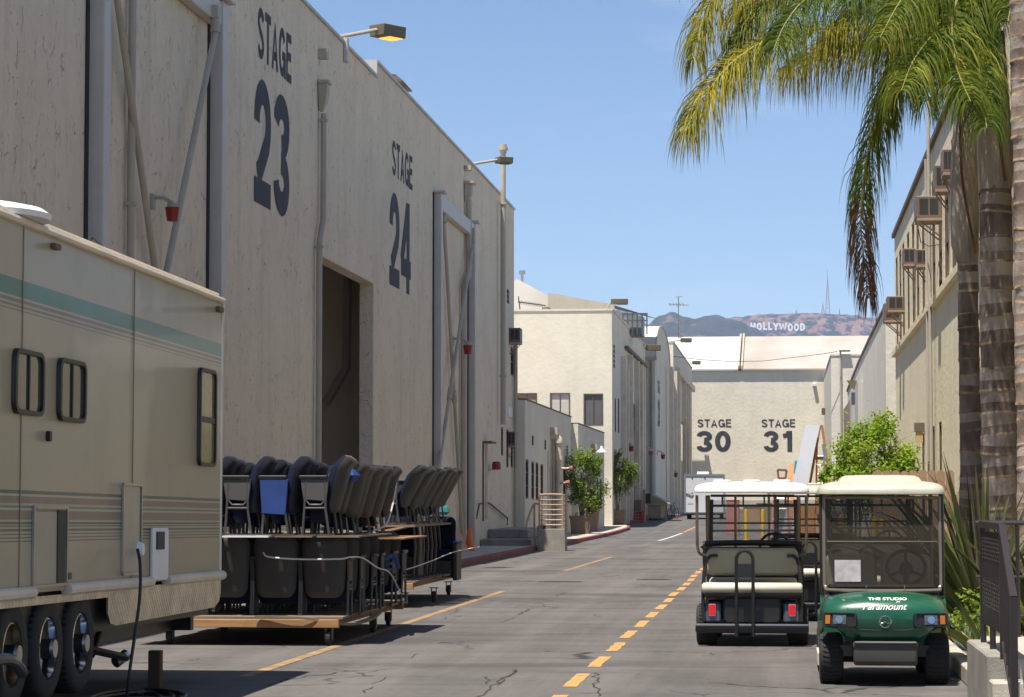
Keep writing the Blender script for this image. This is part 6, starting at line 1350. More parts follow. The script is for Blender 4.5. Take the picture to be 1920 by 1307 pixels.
def frond(t, path, Y, mat, ln=.85, n=85, dY=(0,0), tipmat=None, tipfrom=1.1, droop=1.9, w=.017, seed=1, plume=.6):
    rnd = random.Random(seed); P = []
    k_ = len(path)-1
    for i, (x, y) in enumerate(path): P.append(at(x, y, Y=Y+dY[0]+(dY[1]-dY[0])*i/k_))
    S = smooth_pts(P, 10); L = [0]
    for a, b in zip(S, S[1:]): L.append(L[-1]+(b-a).length)
    tot = L[-1]
    def pt(u):
        d = u*tot
        for i in range(len(L)-1):
            if L[i+1] >= d: k = (d-L[i])/max(1e-6, L[i+1]-L[i]); return S[i].lerp(S[i+1], k), (S[i+1]-S[i]).normalized()
        return S[-1], (S[-1]-S[-2]).normalized()
    rb = MB(); rb.tube(S, [max(.006, .035*(1-i/len(S))**.8) for i in range(len(S))], 7)
    fr = rb.build('frond', m_rach, t, world=True, smooth=True)
    A = MB(); B = MB(); C2 = MB()
    n = int(n*1.35); ln = ln*1.18
    for i in range(n):
        u = .10+.90*i/n
        for side in (-1, 1):
            for rep in range(2):
                uu = min(.995, u+rnd.uniform(-.006,.006)); p, d = pt(uu)
                sv = d.cross(Vector((0,0,1))); sv = sv.normalized() if sv.length > .1 else Vector((1,0,0))
                up = sv.cross(d).normalized()
                an = rnd.uniform(-plume, plume)+(.25 if rep else -.15)
                dr = (sv*side*cos(an)*(1 if d.z > -.75 else .45)+up*sin(an)*.9+d*rnd.uniform(.35,.9)).normalized()
                l_ = ln*(.72+.28*sin(pi*min(1, uu*1.1)))*rnd.uniform(.75,1.12)*(1 if uu < .9 else 1-(uu-.9)*4)
                segs = 5; q = p.copy(); pts = [q.copy()]; v = dr.copy()
                for s_ in range(segs): q = q+v*(l_/segs); pts.append(q.copy()); v = (v+Vector((rnd.uniform(-.05,.05), rnd.uniform(-.05,.05), -.42*droop*rnd.uniform(.7,1.3)))).normalized()
                ww = w*rnd.uniform(.7,1.15); wd = (pts[1]-pts[0]).cross(Vector((rnd.uniform(-.5,.5),1,rnd.uniform(-.5,.5)))).normalized()
                vs = []
                for s_, q in enumerate(pts): h = ww/2*(.5,1,.95,.75,.45,.06)[s_]; vs += [q-wd*h, q+wd*h]
                (B if (tipmat and uu > tipfrom+rnd.uniform(-.08,.08)) else (A if rnd.random() < .62 else C2)).add(vs, [(2*s_, 2*s_+1, 2*s_+3, 2*s_+2) for s_ in range(segs)])
    mat2 = {m_lf_g.name: m_lf_yg, m_lf_yg.name: m_lf_g, m_lf_y.name: m_lf_yg, m_lf_d.name: m_lf_g}[mat.name]
    for mb_, mt, nm in ((A, mat, 'leaflets'), (C2, mat2, 'leaflets'), (B, tipmat, 'dry_leaflets')):
        if mb_.v:
            o = mb_.build(nm, mt, t, world=True); o.parent = fr
palm1, c1 = palm('thickest palm in front, pale broad rings on its trunk, beside the steel railing', [(1882,1140),(1876,900),(1868,620),(1867,352)], 38, [76,70,62,58], shaft=[(1867,356,58),(1867,320,63),(1866,250,60),(1867,180,48),(1866,120,40),(1866,60,34)])
palm2, c2 = palm('slimmer palm left of the thickest one, with a bulging dark crown shaft', [(1826,1120),(1820,880),(1816,640),(1815,490)], 40, [46,42,38,38], ring=.3, shaft=[(1814,492,40),(1809,460,52),(1808,400,56),(1807,330,50),(1808,270,44),(1810,210,38),(1812,160,30)])
palm3, c3 = palm('palm trunk at the right edge of the picture, cut off by the frame', [(1942,1200),(1937,800),(1931,500),(1924,200),(1920,0),(1918,-260)], 35.5, [64,60,56,54,54,50], ring=.28, shaft=[(1912,-260,50),(1912,-330,54),(1911,-420,42),(1911,-520,30)])
Y_ = 38
for k, (t, path, mat, kw) in enumerate([
  (palm1, [(1866,100),(1790,60),(1700,55),(1610,55),(1520,55),(1440,75),(1370,120),(1318,185),(1284,245)], m_lf_y, dict(ln=1.15, dY=(0,-2.4), n=125, droop=1.9)),
  (palm1, [(1866,70),(1780,0),(1680,-30),(1560,-30),(1450,-5),(1395,60),(1360,140)], m_lf_yg, dict(ln=1.15, dY=(0,-1.4), n=110, droop=2)),
  (palm1, [(1866,90),(1780,50),(1690,20),(1600,-10),(1520,-5),(1475,40),(1450,95)], m_lf_d, dict(ln=1.0, dY=(0,-3.2), n=75, droop=2)),
  (palm1, [(1866,95),(1800,70),(1720,75),(1650,85),(1580,85),(1520,105),(1470,135)], m_lf_y, dict(ln=1.05, dY=(0,1.2), n=100, droop=2.2)),
  (palm2, [(1812,180),(1775,95),(1715,95),(1670,150),(1640,240),(1620,330),(1614,420),(1622,500),(1628,560)], m_lf_g, dict(ln=.9, dY=(0,-1.5), tipmat=m_lf_b, tipfrom=.70, n=110, droop=2.6)),
  (palm2, [(1812,165),(1780,40),(1735,20),(1700,70),(1672,150),(1660,230)], m_lf_g, dict(ln=.95, dY=(0,-2.2), n=80)),
  (palm1, [(1866,90),(1830,-10),(1795,0),(1785,60),(1795,130),(1820,190)], m_lf_g, dict(ln=1.0, dY=(0,-2.8), n=85, w=.021)),
  (palm1, [(1866,80),(1850,-60),(1830,-30),(1832,60),(1850,130),(1862,185)], m_lf_yg, dict(ln=.9, dY=(0,-2.0), n=70, w=.021)),
  (palm1, [(1866,80),(1800,-40),(1730,-40),(1690,0),(1650,70)], m_lf_g, dict(ln=.95, dY=(0,-3.0), n=80)),
  (palm1, [(1866,75),(1890,-50),(1900,-20),(1890,40)], m_lf_g, dict(ln=.75, dY=(0,-1.6), n=40)),
  (palm1, [(1866,60),(1860,-200),(1960,-330),(2100,-260)], m_lf_g, dict(ln=.9, dY=(0,1.5), n=50)),
  (palm1, [(1866,60),(1700,-220),(1520,-260),(1380,-180)], m_lf_yg, dict(ln=.9, dY=(0,1.5), n=60)),
  (palm2, [(1812,160),(1700,30),(1600,-60),(1420,-110),(1320,-70),(1284,-20)], m_lf_d, dict(ln=.6, dY=(0,1.5), n=70)),
  (palm1, [(1866,90),(1800,20),(1740,-5),(1660,0),(1600,20),(1555,70)], m_lf_yg, dict(ln=1.0, dY=(0,-.6), n=85)),
  (palm1, [(1866,100),(1815,60),(1760,60),(1715,110),(1690,170)], m_lf_g, dict(ln=.95, dY=(0,-3.4), n=75)),
  (palm2, [(1812,165),(1800,90),(1770,60),(1745,110),(1735,190)], m_lf_g, dict(ln=.9, dY=(0,-2.6), n=70)),
  (palm1, [(1866,60),(1760,-60),(1620,-80),(1500,-70),(1420,-30),(1370,40)], m_lf_y, dict(ln=1.2, dY=(0,-.4), n=110, droop=2)),
  (palm1, [(1866,90),(1850,20),(1838,60),(1835,130),(1845,200),(1850,240)], m_lf_d, dict(ln=.8, dY=(0,-2.9), n=60)),
  (palm1, [(1866,80),(1700,-60),(1500,-90),(1390,-60),(1325,20),(1300,110)], m_lf_y, dict(ln=1.1, dY=(0,-1.8), n=105, droop=2)),
  (palm3, [(1911,-500),(1800,-600),(1640,-560),(1560,-430)], m_lf_g, dict(ln=.9, dY=(0,-1), n=60)),
  (palm3, [(1911,-500),(2050,-620),(2200,-520)], m_lf_g, dict(ln=.9, dY=(0,1), n=40)),
  ]):
    frond(t, path, Y_ if t is not palm2 else 40, mat, seed=k+11, **kw)
# ---------------------------------------------------------------- leafy shrubs
m_leaf1 = leafmat('bright shrub leaf', (.17,.29,.02), (.38,.48,.05), .4); m_leaf2 = leafmat('ficus leaf', (.10,.18,.018), (.27,.35,.05), .35); m_twig = M('grey twig', (.28,.22,.17), .85)
def crown(t, c, rad, n, size, mat, seed=3, clumps=34, name='crown', hollow=.35):
    rnd = random.Random(seed); a = MB(); C_ = []
    for _ in range(clumps):
        while True:
            v = Vector((rnd.uniform(-1,1), rnd.uniform(-1,1), rnd.uniform(-1,1)))
            if hollow < v.length < 1: break
        v *= 1+.12*noise.noise(v*2.3+Vector((seed,0,0)))*2; C_.append((v, rnd.uniform(.14,.30)))
    for _ in range(n):
        v, s = rnd.choice(C_); q = v+Vector((rnd.gauss(0,s*.62), rnd.gauss(0,s*.62), rnd.gauss(0,s*.62)))
        p = Vector((c[0]+q.x*rad[0], c[1]+q.y*rad[1], c[2]+q.z*rad[2]))
        d = Vector((rnd.uniform(-1,1), rnd.uniform(-1,1), rnd.uniform(-.9,.5))).normalized(); nn = d.cross(Vector((rnd.uniform(-1,1), rnd.uniform(-1,1), 1))).normalized(); l_ = size*rnd.uniform(.6,1.2)
        a.add([p, p+d*l_*.5+nn*l_*.24, p+d*l_, p+d*l_*.5-nn*l_*.24], [(0,1,2,3)])
    o = a.build(name, mat, t, world=True); return o, C_
def stems(t, base, c, rad, n, r0, seed=5, name='trunk'):
    rnd = random.Random(seed); a = MB(); base = Vector(base)
    for k in range(n):
        an = 2*pi*k/n+rnd.uniform(-.4,.4); e = Vector((c[0]+rad[0]*.7*cos(an)*rnd.uniform(.4,1), c[1]+rad[1]*.7*sin(an)*rnd.uniform(.4,1), c[2]+rad[2]*rnd.uniform(.2,.8)))
        m1 = base.lerp(e, .35)+Vector((rnd.uniform(-.1,.1), 0, .15)); m2 = base.lerp(e, .7)+Vector((rnd.uniform(-.12,.12), rnd.uniform(-.1,.1), 0))
        P = smooth_pts([base+Vector((.06*cos(an), .06*sin(an), 0)), m1, m2, e], 4); a.tube(P, [r0*(1-.8*i/len(P)) for i in range(len(P))], 6)
        for j in range(4):
            q = P[len(P)//2+j]; e2 = q+Vector((rnd.uniform(-1,1)*rad[0]*.6, rnd.uniform(-1,1)*rad[1]*.5, rnd.uniform(.1,.7)*rad[2]*.6)); a.tube([q, q.lerp(e2,.5)+Vector((0,0,.05)), e2], [r0*.4, r0*.3, r0*.12], 4)
    return a.build(name, m_twig, t, world=True, smooth=True)
c = at(1640, 870, Y=60); t = thing('leafy_bush', 'big bright green leafy bush rising behind the golf cart roofs and the picket fence', 'bush', (c.x, 60, .1))
stems(t, (c.x+.1, 60, .1), c, (1.0, 1.0, 1.3), 9, .03, 4); crown(t, (c.x, 60, c.z-.1), (1.0, .95, 1.05), 11500, .115, m_leaf1, 4, 60)
o_, _ = crown(t, (c.x+.3, 60.2, c.z+.9), (.30,.30,.42), 700, .10, m_leaf1, 9, 60, 'crown', .0); o_, _ = crown(t, (c.x-.75, 60, c.z-.5), (.5,.5,.7), 1800, .11, m_leaf1, 19, 12, 'side_growth')
def planter(t, x, y, z, wt, wb, h, mat=m_tile):
    a = MB(); a.rings([[(x+s*u, y+s*v, z+zz) for u, v in ((-1,-1),(1,-1),(1,1),(-1,1))] for zz, s in ((0,wb/2),(h*.86,wt/2*.97),(h*.861,wt/2*1.05),(h,wt/2*1.05),(h,wt/2*.93),(h-.06,wt/2*.9))]); a.build('planter_box', mat, t, world=True)
    a = MB(); a.box((x-wt*.42, y-wt*.42, z+h-.1), (x+wt*.42, y+wt*.42, z+h-.055)); a.build('soil', M('soil', (.05,.035,.025), .95), t, world=True)
for lab, px, py, Y, wt, cx, cy, rx, rz, n, s in (('taller potted tree with thin crown in a brown square planter, left of the bell lamp', 1089, 1000, 113, .92, 1097, 903, .98, 1.32, 6800, 31), ('denser potted tree in a brown square planter, right of the bell lamp', 1156, 990, 138, .86, 1157, 884, .90, 1.2, 6800, 47)):
    zb = gz(Y)+.15; p = at(px, py, Y=Y); t = thing('potted_tree', lab, 'potted tree', (p.x, Y, zb), 0, 'potted trees along the pavement'); planter(t, p.x, Y, zb, wt, wt*.86, .8)
    c = at(cx, cy, Y=Y); stems(t, (p.x+.05, Y, zb+.75), c, (rx, rx, rz), 6, .045, s); crown(t, (c.x, Y, c.z), (rx, rx*.9, rz), n, .14, m_leaf2, s, 40, hollow=.2)
    crown(t, (p.x-.2, Y-.1, zb+.9), (.3,.25,.12), 60, .1, m_leaf2, s+1, 6, 'underplanting')
p = at(1110, 996, Y=121); t = thing('tall_planter', 'tall tapered brown planter between the two potted trees', 'planter', (p.x, 121, gz(121)+.15)); a = MB(); a.rings([[(p.x+s*u, 121+s*v, gz(121)+.15+z) for u, v in ((-1,-1),(1,-1),(1,1),(-1,1))] for z, s in ((0,.27),(1.03,.35),(1.06,.35),(1.06,.3),(1.0,.3))]); a.build('planter_box', M('tan planter', (.36,.25,.18), .8), t, world=True); crown(t, (p.x, 121, gz(121)+1.35), (.28,.28,.28), 140, .1, M('dark purple leaf', (.05,.02,.02), .6), 77, 8, 'plant')
# flax with sword leaves beside the green cart
def flax(label, base, n, ln, seed, mats, spread=1.0, lean=0, group='flax plants in the planting bed'):
    rnd = random.Random(seed); t = thing('flax_plant', label, 'flax plant', base, 0, group); G_ = [MB() for _ in mats]
    for k in range(n):
        an = rnd.uniform(0, 2*pi); out = rnd.uniform(.05, .75)*spread; l_ = ln*rnd.uniform(.6, 1.1); d = Vector((cos(an)*out+lean, sin(an)*out*.8, 1)).normalized(); q = Vector(base)+Vector((cos(an)*.1, sin(an)*.1, 0)); v = d.copy(); pts = [q.copy()]
        bend = rnd.uniform(.01, .10) if rnd.random() < .7 else rnd.uniform(.1,.25); segs = 9
        for s in range(segs): q = q+v*l_/segs; pts.append(q.copy()); v = (v+Vector((cos(an)*.02, sin(an)*.02, -bend*(s/segs)*2.2))).normalized()
        sd = d.cross(Vector((cos(an+.6), sin(an+.6), .2))).normalized(); w_ = .075*rnd.uniform(.6,1.1); vs = []
        for s, p in enumerate(pts):
            u = s/segs; h = w_/2*(min(1, .5+u*2)*(1-max(0, u-.45)/.55)**.8+.02); vs += [p-sd*h, p+Vector((0,.0,0))+d.cross(sd)*h*.35, p+sd*h]
        G_[rnd.randrange(len(mats))].add(vs, [(3*s+a0, 3*s+a0+1, 3*s+a0+4, 3*s+a0+3) for s in range(segs) for a0 in (0, 1)])
    for g, m in zip(G_, mats):
        if g.v: g.build('leaf_blades', m, t, world=True, smooth=True)
    return t
m_fx1 = leafmat('flax green', (.035,.05,.012), (.11,.13,.035), .12); m_fx2 = leafmat('flax dark', (.02,.028,.012), (.055,.05,.025), .1); m_fx3 = leafmat('flax yellow edge', (.24,.26,.06), (.34,.33,.10), .2)
b = at(1848, 1130, Y=29.5); flax('large flax with dark sword-like leaves fanning over the right side of the green cart', (b.x, 29.5, .15), 90, 2.0, 5, [m_fx1, m_fx2, m_fx2, m_fx1], 1.1, -.30)
b = at(1815, 1150, Y=33); flax('flax with browner upright leaves against the picket fence behind the larger one', (b.x+.1, 33, .15), 60, 1.9, 8, [m_fx2, m_fx1], .9, -.05)
flax('flax with yellow-edged arching leaves behind the steel railing at the right edge', (2.62, 26.0, .15), 34, 1.5, 12, [m_fx3, m_fx1], 1.1, -.1)
flax('small flax leaning over the kerb with pale yellow low leaves', (1.98, 25.3, .15), 13, 1.15, 21, [m_fx3, m_fx1], 1.9, -.55)
# planting bed
pb0 = MB(); pb0.add([(1.80,22.3,.13),(3.6,22.3,.13),(3.6,49.9,.13),(1.80,49.9,.13)], [(0,1,2,3)]); tag(pb0.build('planting_bed', M('mulch', (.10,.065,.045), .95, c2=(.20,.14,.10), vs=22, bump=1, bs=30)), kind='structure')
k = MB(); 
for i in range(9):
    y0 = 22.3+3.1*i; y1 = y0+3.07
    k.box((1.64, y0, 0), (1.80, y1, .16))
tag(k.build('kerb', m_conc_light, bevel=.012), kind='structure')
def ground_tufts(name, label, x0, x1, y0, y1, n, ln, mat, seed, w_=.02, up=1.2):
    rnd = random.Random(seed); a = MB()
    for _ in range(n):
        p = Vector((rnd.uniform(x0,x1), rnd.uniform(y0,y1), .13)); 
        for j in range(7):
            d = Vector((rnd.uniform(-1,1), rnd.uniform(-1,1), up*rnd.uniform(.6,1.4))).normalized(); l_ = ln*rnd.uniform(.6,1.2); s = d.cross(Vector((0,1,.3))).normalized()*w_/2; a.add([p-s, p+s, p+d*l_*.6+s*.9, p+d*l_, p+d*l_*.6-s*.9], [(0,1,2,3,4)])
    o = a.build(name, mat); tag(o, label, 'ground cover', kind='stuff')
m_blueg = leafmat('blue grey succulent', (.12,.22,.20), (.25,.36,.34), .1)
ground_tufts('blue_succulents', 'blue grey finger-leaved succulents covering the bed beside the green cart', 1.84, 2.45, 26.8, 31.5, 800, .17, m_blueg, 3, .022)
ground_tufts('small_green_plants', 'low mixed green and yellow plants covering the back of the bed', 1.82, 3.3, 22.6, 36, 700, .26, m_lf_yg, 4, .022, .9)
crownb = thing('small_shrub', 'low dark leafy shrub growing under the flax beside the railing', 'shrub', (2.15, 27.2, .13)); crown(crownb, (2.1, 27.2, .5), (.42,.5,.36), 900, .07, m_leaf2, 55, 14)
# ================================================================ fence, railing, steps on the right
m_fence = M('brown fence boards', (.30,.19,.12), .85, c2=(.36,.235,.155), vs=1.5, dirt=.3, dc=(.2,.13,.09), ds=2)
def picket_fence(label, x0, x1, Y, ztop, z0=.1):
    t = thing('picket_fence', label, 'fence', ((x0+x1)/2, Y, z0)); a = MB(); w_ = .168; n = int((x1-x0)/w_); w_ = (x1-x0)/n; rnd = random.Random(3)
    for k in range(n):
        xa = x0+k*w_+.006; xb = x0+(k+1)*w_-.006; dz = rnd.uniform(-.01,.01); a.prism([(xa,z0),(xb,z0),(xb,ztop-.05+dz),(xb-.045,ztop+dz),(xa+.045,ztop+dz),(xa,ztop-.05+dz)], Y+rnd.uniform(-.002,.002), Y+.02, ax=1)
    a.build('pickets', m_fence, t, world=True); a = MB(); a.box((x0,Y+.03,.4),(x1,Y+.07,.5)); a.build('lower_rail', m_fence, t, world=True); a = MB(); a.box((x0,Y+.03,ztop-.4),(x1,Y+.07,ztop-.3)); a.build('upper_rail', m_fence, t, world=True)
    for x in (x0+.05, x1-.05): a = MB(); a.box((x-.045,Y+.075,z0),(x+.045,Y+.16,ztop-.1)); a.build('post', m_fence, t, world=True)
xf0 = at(1637, 900, Y=50).x; xs_ = at(1790, 900, Y=50).x
picket_fence('brown picket fence with clipped board tops behind the golf carts', xf0, xs_, 50, at(1700, 882, Y=50).z)
picket_fence('short lower end of the brown picket fence against the window wall', xs_+.02, 3.57, 49.8, at(1800, 918, Y=50).z)
t = thing('landing_steps', 'pale concrete landing with steps at the right edge below the railing', 'steps', (2.2, 20.5, 0))
a = MB(); a.box((1.52, 19.72, 0), (1.70, 21.9, .52)); a.build('side_wall', m_concrete, t, world=True, bevel=.015)
a = MB(); a.box((1.705, 19.74, 0), (4.2, 22.9, .50)); a.build('landing', m_conc_light, t, world=True, bevel=.012)
a = MB(); a.box((1.53, 19.36, 0), (4.2, 19.715, .34)); a.build('tread', m_conc_light, t, world=True, bevel=.012)
a = MB(); a.box((1.53, 19.0, 0), (4.2, 19.355, .17)); a.build('tread', m_conc_light, t, world=True, bevel=.012)
m_rail = M('dark brown railing paint', (.024,.018,.018), .4, var=.1)
t = thing('steel_railing', 'dark brown steel railing with an infill panel on the concrete landing', 'railing', (1.63, 20, .5))
def seg(a, p, q, w_=.05, h_=.05):
    p = Vector(p); q = Vector(q); d = (q-p).normalized(); s = d.cross(Vector((0,0,1))) if abs(d.z) < .95 else Vector((1,0,0)); s = s.normalized(); u = s.cross(d).normalized()
    a.rings([[c+s*i*w_/2+u*j*h_/2 for i, j in ((-1,-1),(1,-1),(1,1),(-1,1))] for c in (p, q)])
X_ = 1.625
a = MB(); seg(a, (X_,21.5,1.49), (X_,19.55,1.49)); seg(a, (X_,19.55,1.49), (X_,18.62,.985)); a.build('top_rail', m_rail, t, world=True)
for y, z0, z1 in ((21.45,.5,1.46),(20.5,.5,.70),(19.55,.5,1.46),(18.62,0,1.0)): a = MB(); w_ = .045 if y > 19 else .05; a.box((X_-w_/2, y-w_/2, z0), (X_+w_/2, y+w_/2, z1)); a.build('post', m_rail, t, world=True)
a = MB(); a.box((X_-.004, 19.6, .68), (X_+.004, 21.42, 1.44)); 
pn = a.build('infill_panel', m_rail, t, world=True)
a = MB(); n = 34
for k in range(n): y = 19.62+1.78*k/(n-1); a.box((X_-.011, y-.011, .69), (X_-.0045, y+.011, 1.43))
b = a.build('panel_slats', m_rail, t, world=True); b.parent = pn
a = MB(); rnd = random.Random(2)
for zc in (.84, 1.22):
    for k in range(9):
        for j in range(7): y = 19.74+1.5*k/8+.04*(j%2); a.box((X_-.016, y-.025, zc+.032*j), (X_-.0115, y+.025, zc+.032*j+.009))
b = a.build('panel_pattern', M('pale rail pattern', (.10,.085,.085), .5), t, world=True); b.parent = pn  # lighter brown ticks patterned over the panel
a = MB()
for k in range(5): y = 18.72+.16*k; z = .985+(y-18.62)*.543; a.box((X_-.008, y-.008, .2+(y-18.6)*.45), (X_+.008, y+.008, z-.02))
seg(a, (X_,18.66,.2), (X_,19.52,.62), .03, .03); a.build('lower_balusters', m_rail, t, world=True)
t = thing('back_railing', 'thin dark railing crossing behind the landing in front of the thick palm', 'railing', (2.3, 22.7, .5))
for z in (1.49, 1.02, .68):
    a = MB(); a.tube([(1.66,22.7,z),(4.1,22.7,z)], .016 if z < 1.4 else .022, 8); a.build('rail', m_rail, t, world=True, smooth=True)
for x in (2.02, 2.9, 3.8): a = MB(); a.tube([(x,22.7,.5),(x,22.7,1.49)], .018, 8); a.build('post', m_rail, t, world=True)
# ================================================================ block with pipe cage on the left pavement
Yb = 83.3
t = thing('barrier_block', 'tapered concrete block at the pavement corner below the tan pipe cage', 'concrete block', (-7.55, Yb+.4, 0)); a = MB(); a.rings([[(-7.55+u*s, Yb+.45+v*s, z) for u, v in ((-1,-1),(1,-1),(1,1),(-1,1))] for z, s in ((0,.45),(.70,.43),(.71,.42))]); a.build('block', m_concrete, t, world=True)
t = thing('pipe_cage', 'tan pipe guard cage of horizontal bars standing on the concrete block', 'guard rail', (-7.55, Yb+.4, .71)); m_tp = M('tan pipe paint', (.42,.30,.21), .6, var=.1)
xa, xb, ya, yb = -7.94, -7.18, Yb+.06, Yb+.83
def box_loop(z): return [(xa,ya,z),(xb,ya,z),(xb,yb,z),(xa,yb,z),(xa,ya,z)]
for k in range(7):
    z = .84+.165*k
    if k == 6: a = MB(); a.tube(smooth_pts([(xa,ya,.71),(xa,ya,z-.1),(xa+.08,ya,z),(xb-.05,ya,z),(xb,ya,z-.08),(xb,ya,.71)], 4), .03, 8)
    else: a = MB(); [a.tube([p, q], .02, 8) for p, q in zip(box_loop(z), box_loop(z)[1:])]
    a.build('bar', m_tp, t, world=True, smooth=True)
for (x, y) in ((xb,yb),(xa,yb)): a = MB(); a.tube([(x,y,.71),(x,y,1.8)], .028, 8); a.build('post', m_tp, t, world=True)
a = MB(); a.tube([(xb,ya,1.8),(xb,yb,1.82),(xa,yb,1.82)], .028, 8); a.build('top_bar', m_tp, t, world=True, smooth=True)
t = thing('stair_handrail', 'tan pipe handrail bending down to the left of the cage', 'handrail', (-8.2, 83.6, .2)); a = MB(); a.tube(smooth_pts([(-7.95,83.5,1.52),(-8.15,83.5,1.5),(-8.32,83.3,1.0),(-8.35,83.2,.72),(-8.2,83.3,.62)], 5), .035, 8); a.tube([(-8.12,83.5,0),(-8.12,83.5,1.5)], .035, 8); a.build('rail', m_tp, t, world=True, smooth=True)
t = thing('red_box', 'small dark red box on the ground behind the pipe cage', 'box', (-8.0, 86, .1)); a = MB(); a.box((-8.22,85.6,.15),(-7.95,85.9,.75)); a.build('casing', M('dull red box', (.22,.015,.02), .5), t, world=True, bevel=.02); a = MB(); a.box((-8.24,85.57,.752),(-7.93,85.92,.79)); a.build('lid', M('dull red box lid', (.26,.02,.03), .4), t, world=True, bevel=.01)
# ================================================================ middle distance, left side
Y = 150; z0 = gz(Y)
t = thing('tiled_steps', 'short flight of red tiled steps next to the second potted tree', 'steps', (-9.0, Y, z0)); pa = at(1170, 985, Y=Y); pb = at(1208, 985, Y=Y)
for k in range(4): a = MB(); a.box((pa.x, Y+.32*k, z0-.1), (pb.x-.15, Y+.32*k+(.318 if k < 3 else 1.5), z0+.17*(k+1))); a.build('tread', m_brick, t, world=True, bevel=.01)
a = MB()
for k in range(4):
    for j in range(5): x = pa.x+(pb.x-.15-pa.x)*j/5; a.box((x-.008, Y+.32*k-.004, z0+.17*k), (x+.008, Y+.32*k-.001, z0+.17*k+.16))
    a.box((pa.x, Y+.32*k-.006, z0+.17*(k+1)-.02), (pb.x-.15, Y+.32*k-.002, z0+.17*(k+1)))
a.build('grout', m_conc_light, t, world=True)
a = MB(); a.box((pb.x-.15, Y-.1, z0-.1), (pb.x+.02, Y+1.6, z0+.72)); a.build('cheek_wall', m_brick, t, world=True)
t = thing('newel_post', 'tan wooden post at the head of the red tiled steps', 'post', (pb.x-.05, Y+.7, z0+.7)); a = MB(); a.box((-.09,-.09,.022),(.09,.09,1.2)); a.build('shaft', M('tan wood', (.38,.22,.12), .8), t); a = MB(); a.box((-.11,-.11,1.2),(.11,.11,1.26)); a.build('cap', m_tan, t)
t = thing('brown_bin', 'square brown bin behind the red tiled steps', 'bin', (at(1191,955,Y=152.5).x, 152.3, z0+.69)); a = MB(); a.rings([[(s*u, s*v*.8, z) for u, v in ((-1,-1),(1,-1),(1,1),(-1,1))] for z, s in ((0,.36),(.62,.4))]); a.build('body', m_tile, t); a = MB(); a.box((-.42,-.34,.622),(.42,.34,.68)); a.build('rim', m_tan, t)
Y = 158; z0 = gz(Y)
t = thing('counter_bench', 'long tan counter with a dark end panel parked beyond the red steps', 'counter', (-7.6, Y, z0)); p = at(1215, 970, Y=Y); q = at(1252, 970, Y=Y); m_ct = M('olive tan wood', (.33,.26,.15), .7, var=.15)
a = MB(); a.box((p.x, Y, z0+.12), (q.x-.4, Y+5, z0+.92)); a.build('body', m_ct, t, world=True, bevel=.02)
a = MB(); a.box((p.x-.1, Y-.1, z0+.925), (q.x-.02, Y+5.2, z0+1.02)); a.build('top', M('olive light', (.42,.34,.2), .6), t, world=True)
a = MB(); a.add([(p.x+.15,Y+.3,z0+1.025),(q.x-.0,Y+.3,z0+1.025),(q.x-.0,Y+5,z0+1.025),(p.x+.15,Y+5,z0+1.025),(p.x+.15,Y+.3,z0+1.62),(q.x-.25,Y+.3,z0+1.18),(q.x-.25,Y+5,z0+1.18),(p.x+.15,Y+5,z0+1.62)], [(0,3,2,1),(4,5,6,7),(0,1,5,4),(1,2,6,5),(2,3,7,6),(3,0,4,7)]); a.build('lid', m_ct, t, world=True)
a = MB(); a.box((p.x-.2, Y+.1, z0+1.025), (p.x+.14, Y+.3, z0+1.65)); a.build('end_panel', m_black, t, world=True)
for x in (p.x+.05, q.x-.5): a = MB(); a.box((x, Y+.1, z0), (x+.12, Y+.2, z0+.118)); a.build('leg', m_black, t, world=True)
a = MB(); a.box((q.x-.16, Y+.05, z0), (q.x-.03, Y+.2, z0+.922)); a.build('leg', m_ct, t, world=True)
# bicycle leaning at the wall
Y = 163; z0 = gz(Y); b = at(1262, 960, Y=Y); t = thing('bicycle', 'old bicycle leaning at the far wall left of the white trailer', 'bicycle', (b.x, Y, z0)); an = R(68)
def bl(u, z, s=0): return (b.x+u*cos(an)*1-s*sin(an), Y+u*sin(an)+s*cos(an), z0+z)
for u in (-.5, .5):
    a = MB(); a.tube([bl(u+.33*cos(2*pi*k/24), .34+.33*sin(2*pi*k/24)) for k in range(25)], .022, 6); w_ = a.build('wheel', m_rubber, t, world=True)
    a = MB(); [a.tube([bl(u, .34), bl(u+.31*cos(2*pi*k/8), .34+.31*sin(2*pi*k/8))], .004, 4) for k in range(8)]; sp = a.build('spokes', m_alu, t, world=True); sp.parent = w_
a = MB(); [a.tube([bl(*p), bl(*q)], .018, 6) for p, q in (((-.5,.34),(-.25,.85)), ((-.25,.85),(.12,.8)), ((-.25,.8),(.0,.32)), ((.0,.32),(.18,.78)), ((.0,.32),(.5,.34)), ((.5,.34),(.12,.85)), ((.12,.85),(.10,1.0)), ((-.5,.34),(-.3,1.0)))]; a.build('frame', m_bk, t, world=True)
a = MB(); a.tube([bl(-.3,1.05,-.28), bl(-.36,1.0,-.1), bl(-.36,1.0,.1), bl(-.3,1.05,.28)], .014, 6); a.build('handlebar', m_bk, t, world=True)
a = MB(); a.rbox((b.x-.1+.1*cos(an)*1, Y+.02, z0+.98), (b.x+.16, Y+.2, z0+1.05), .04); a.build('saddle', m_black, t, world=True)
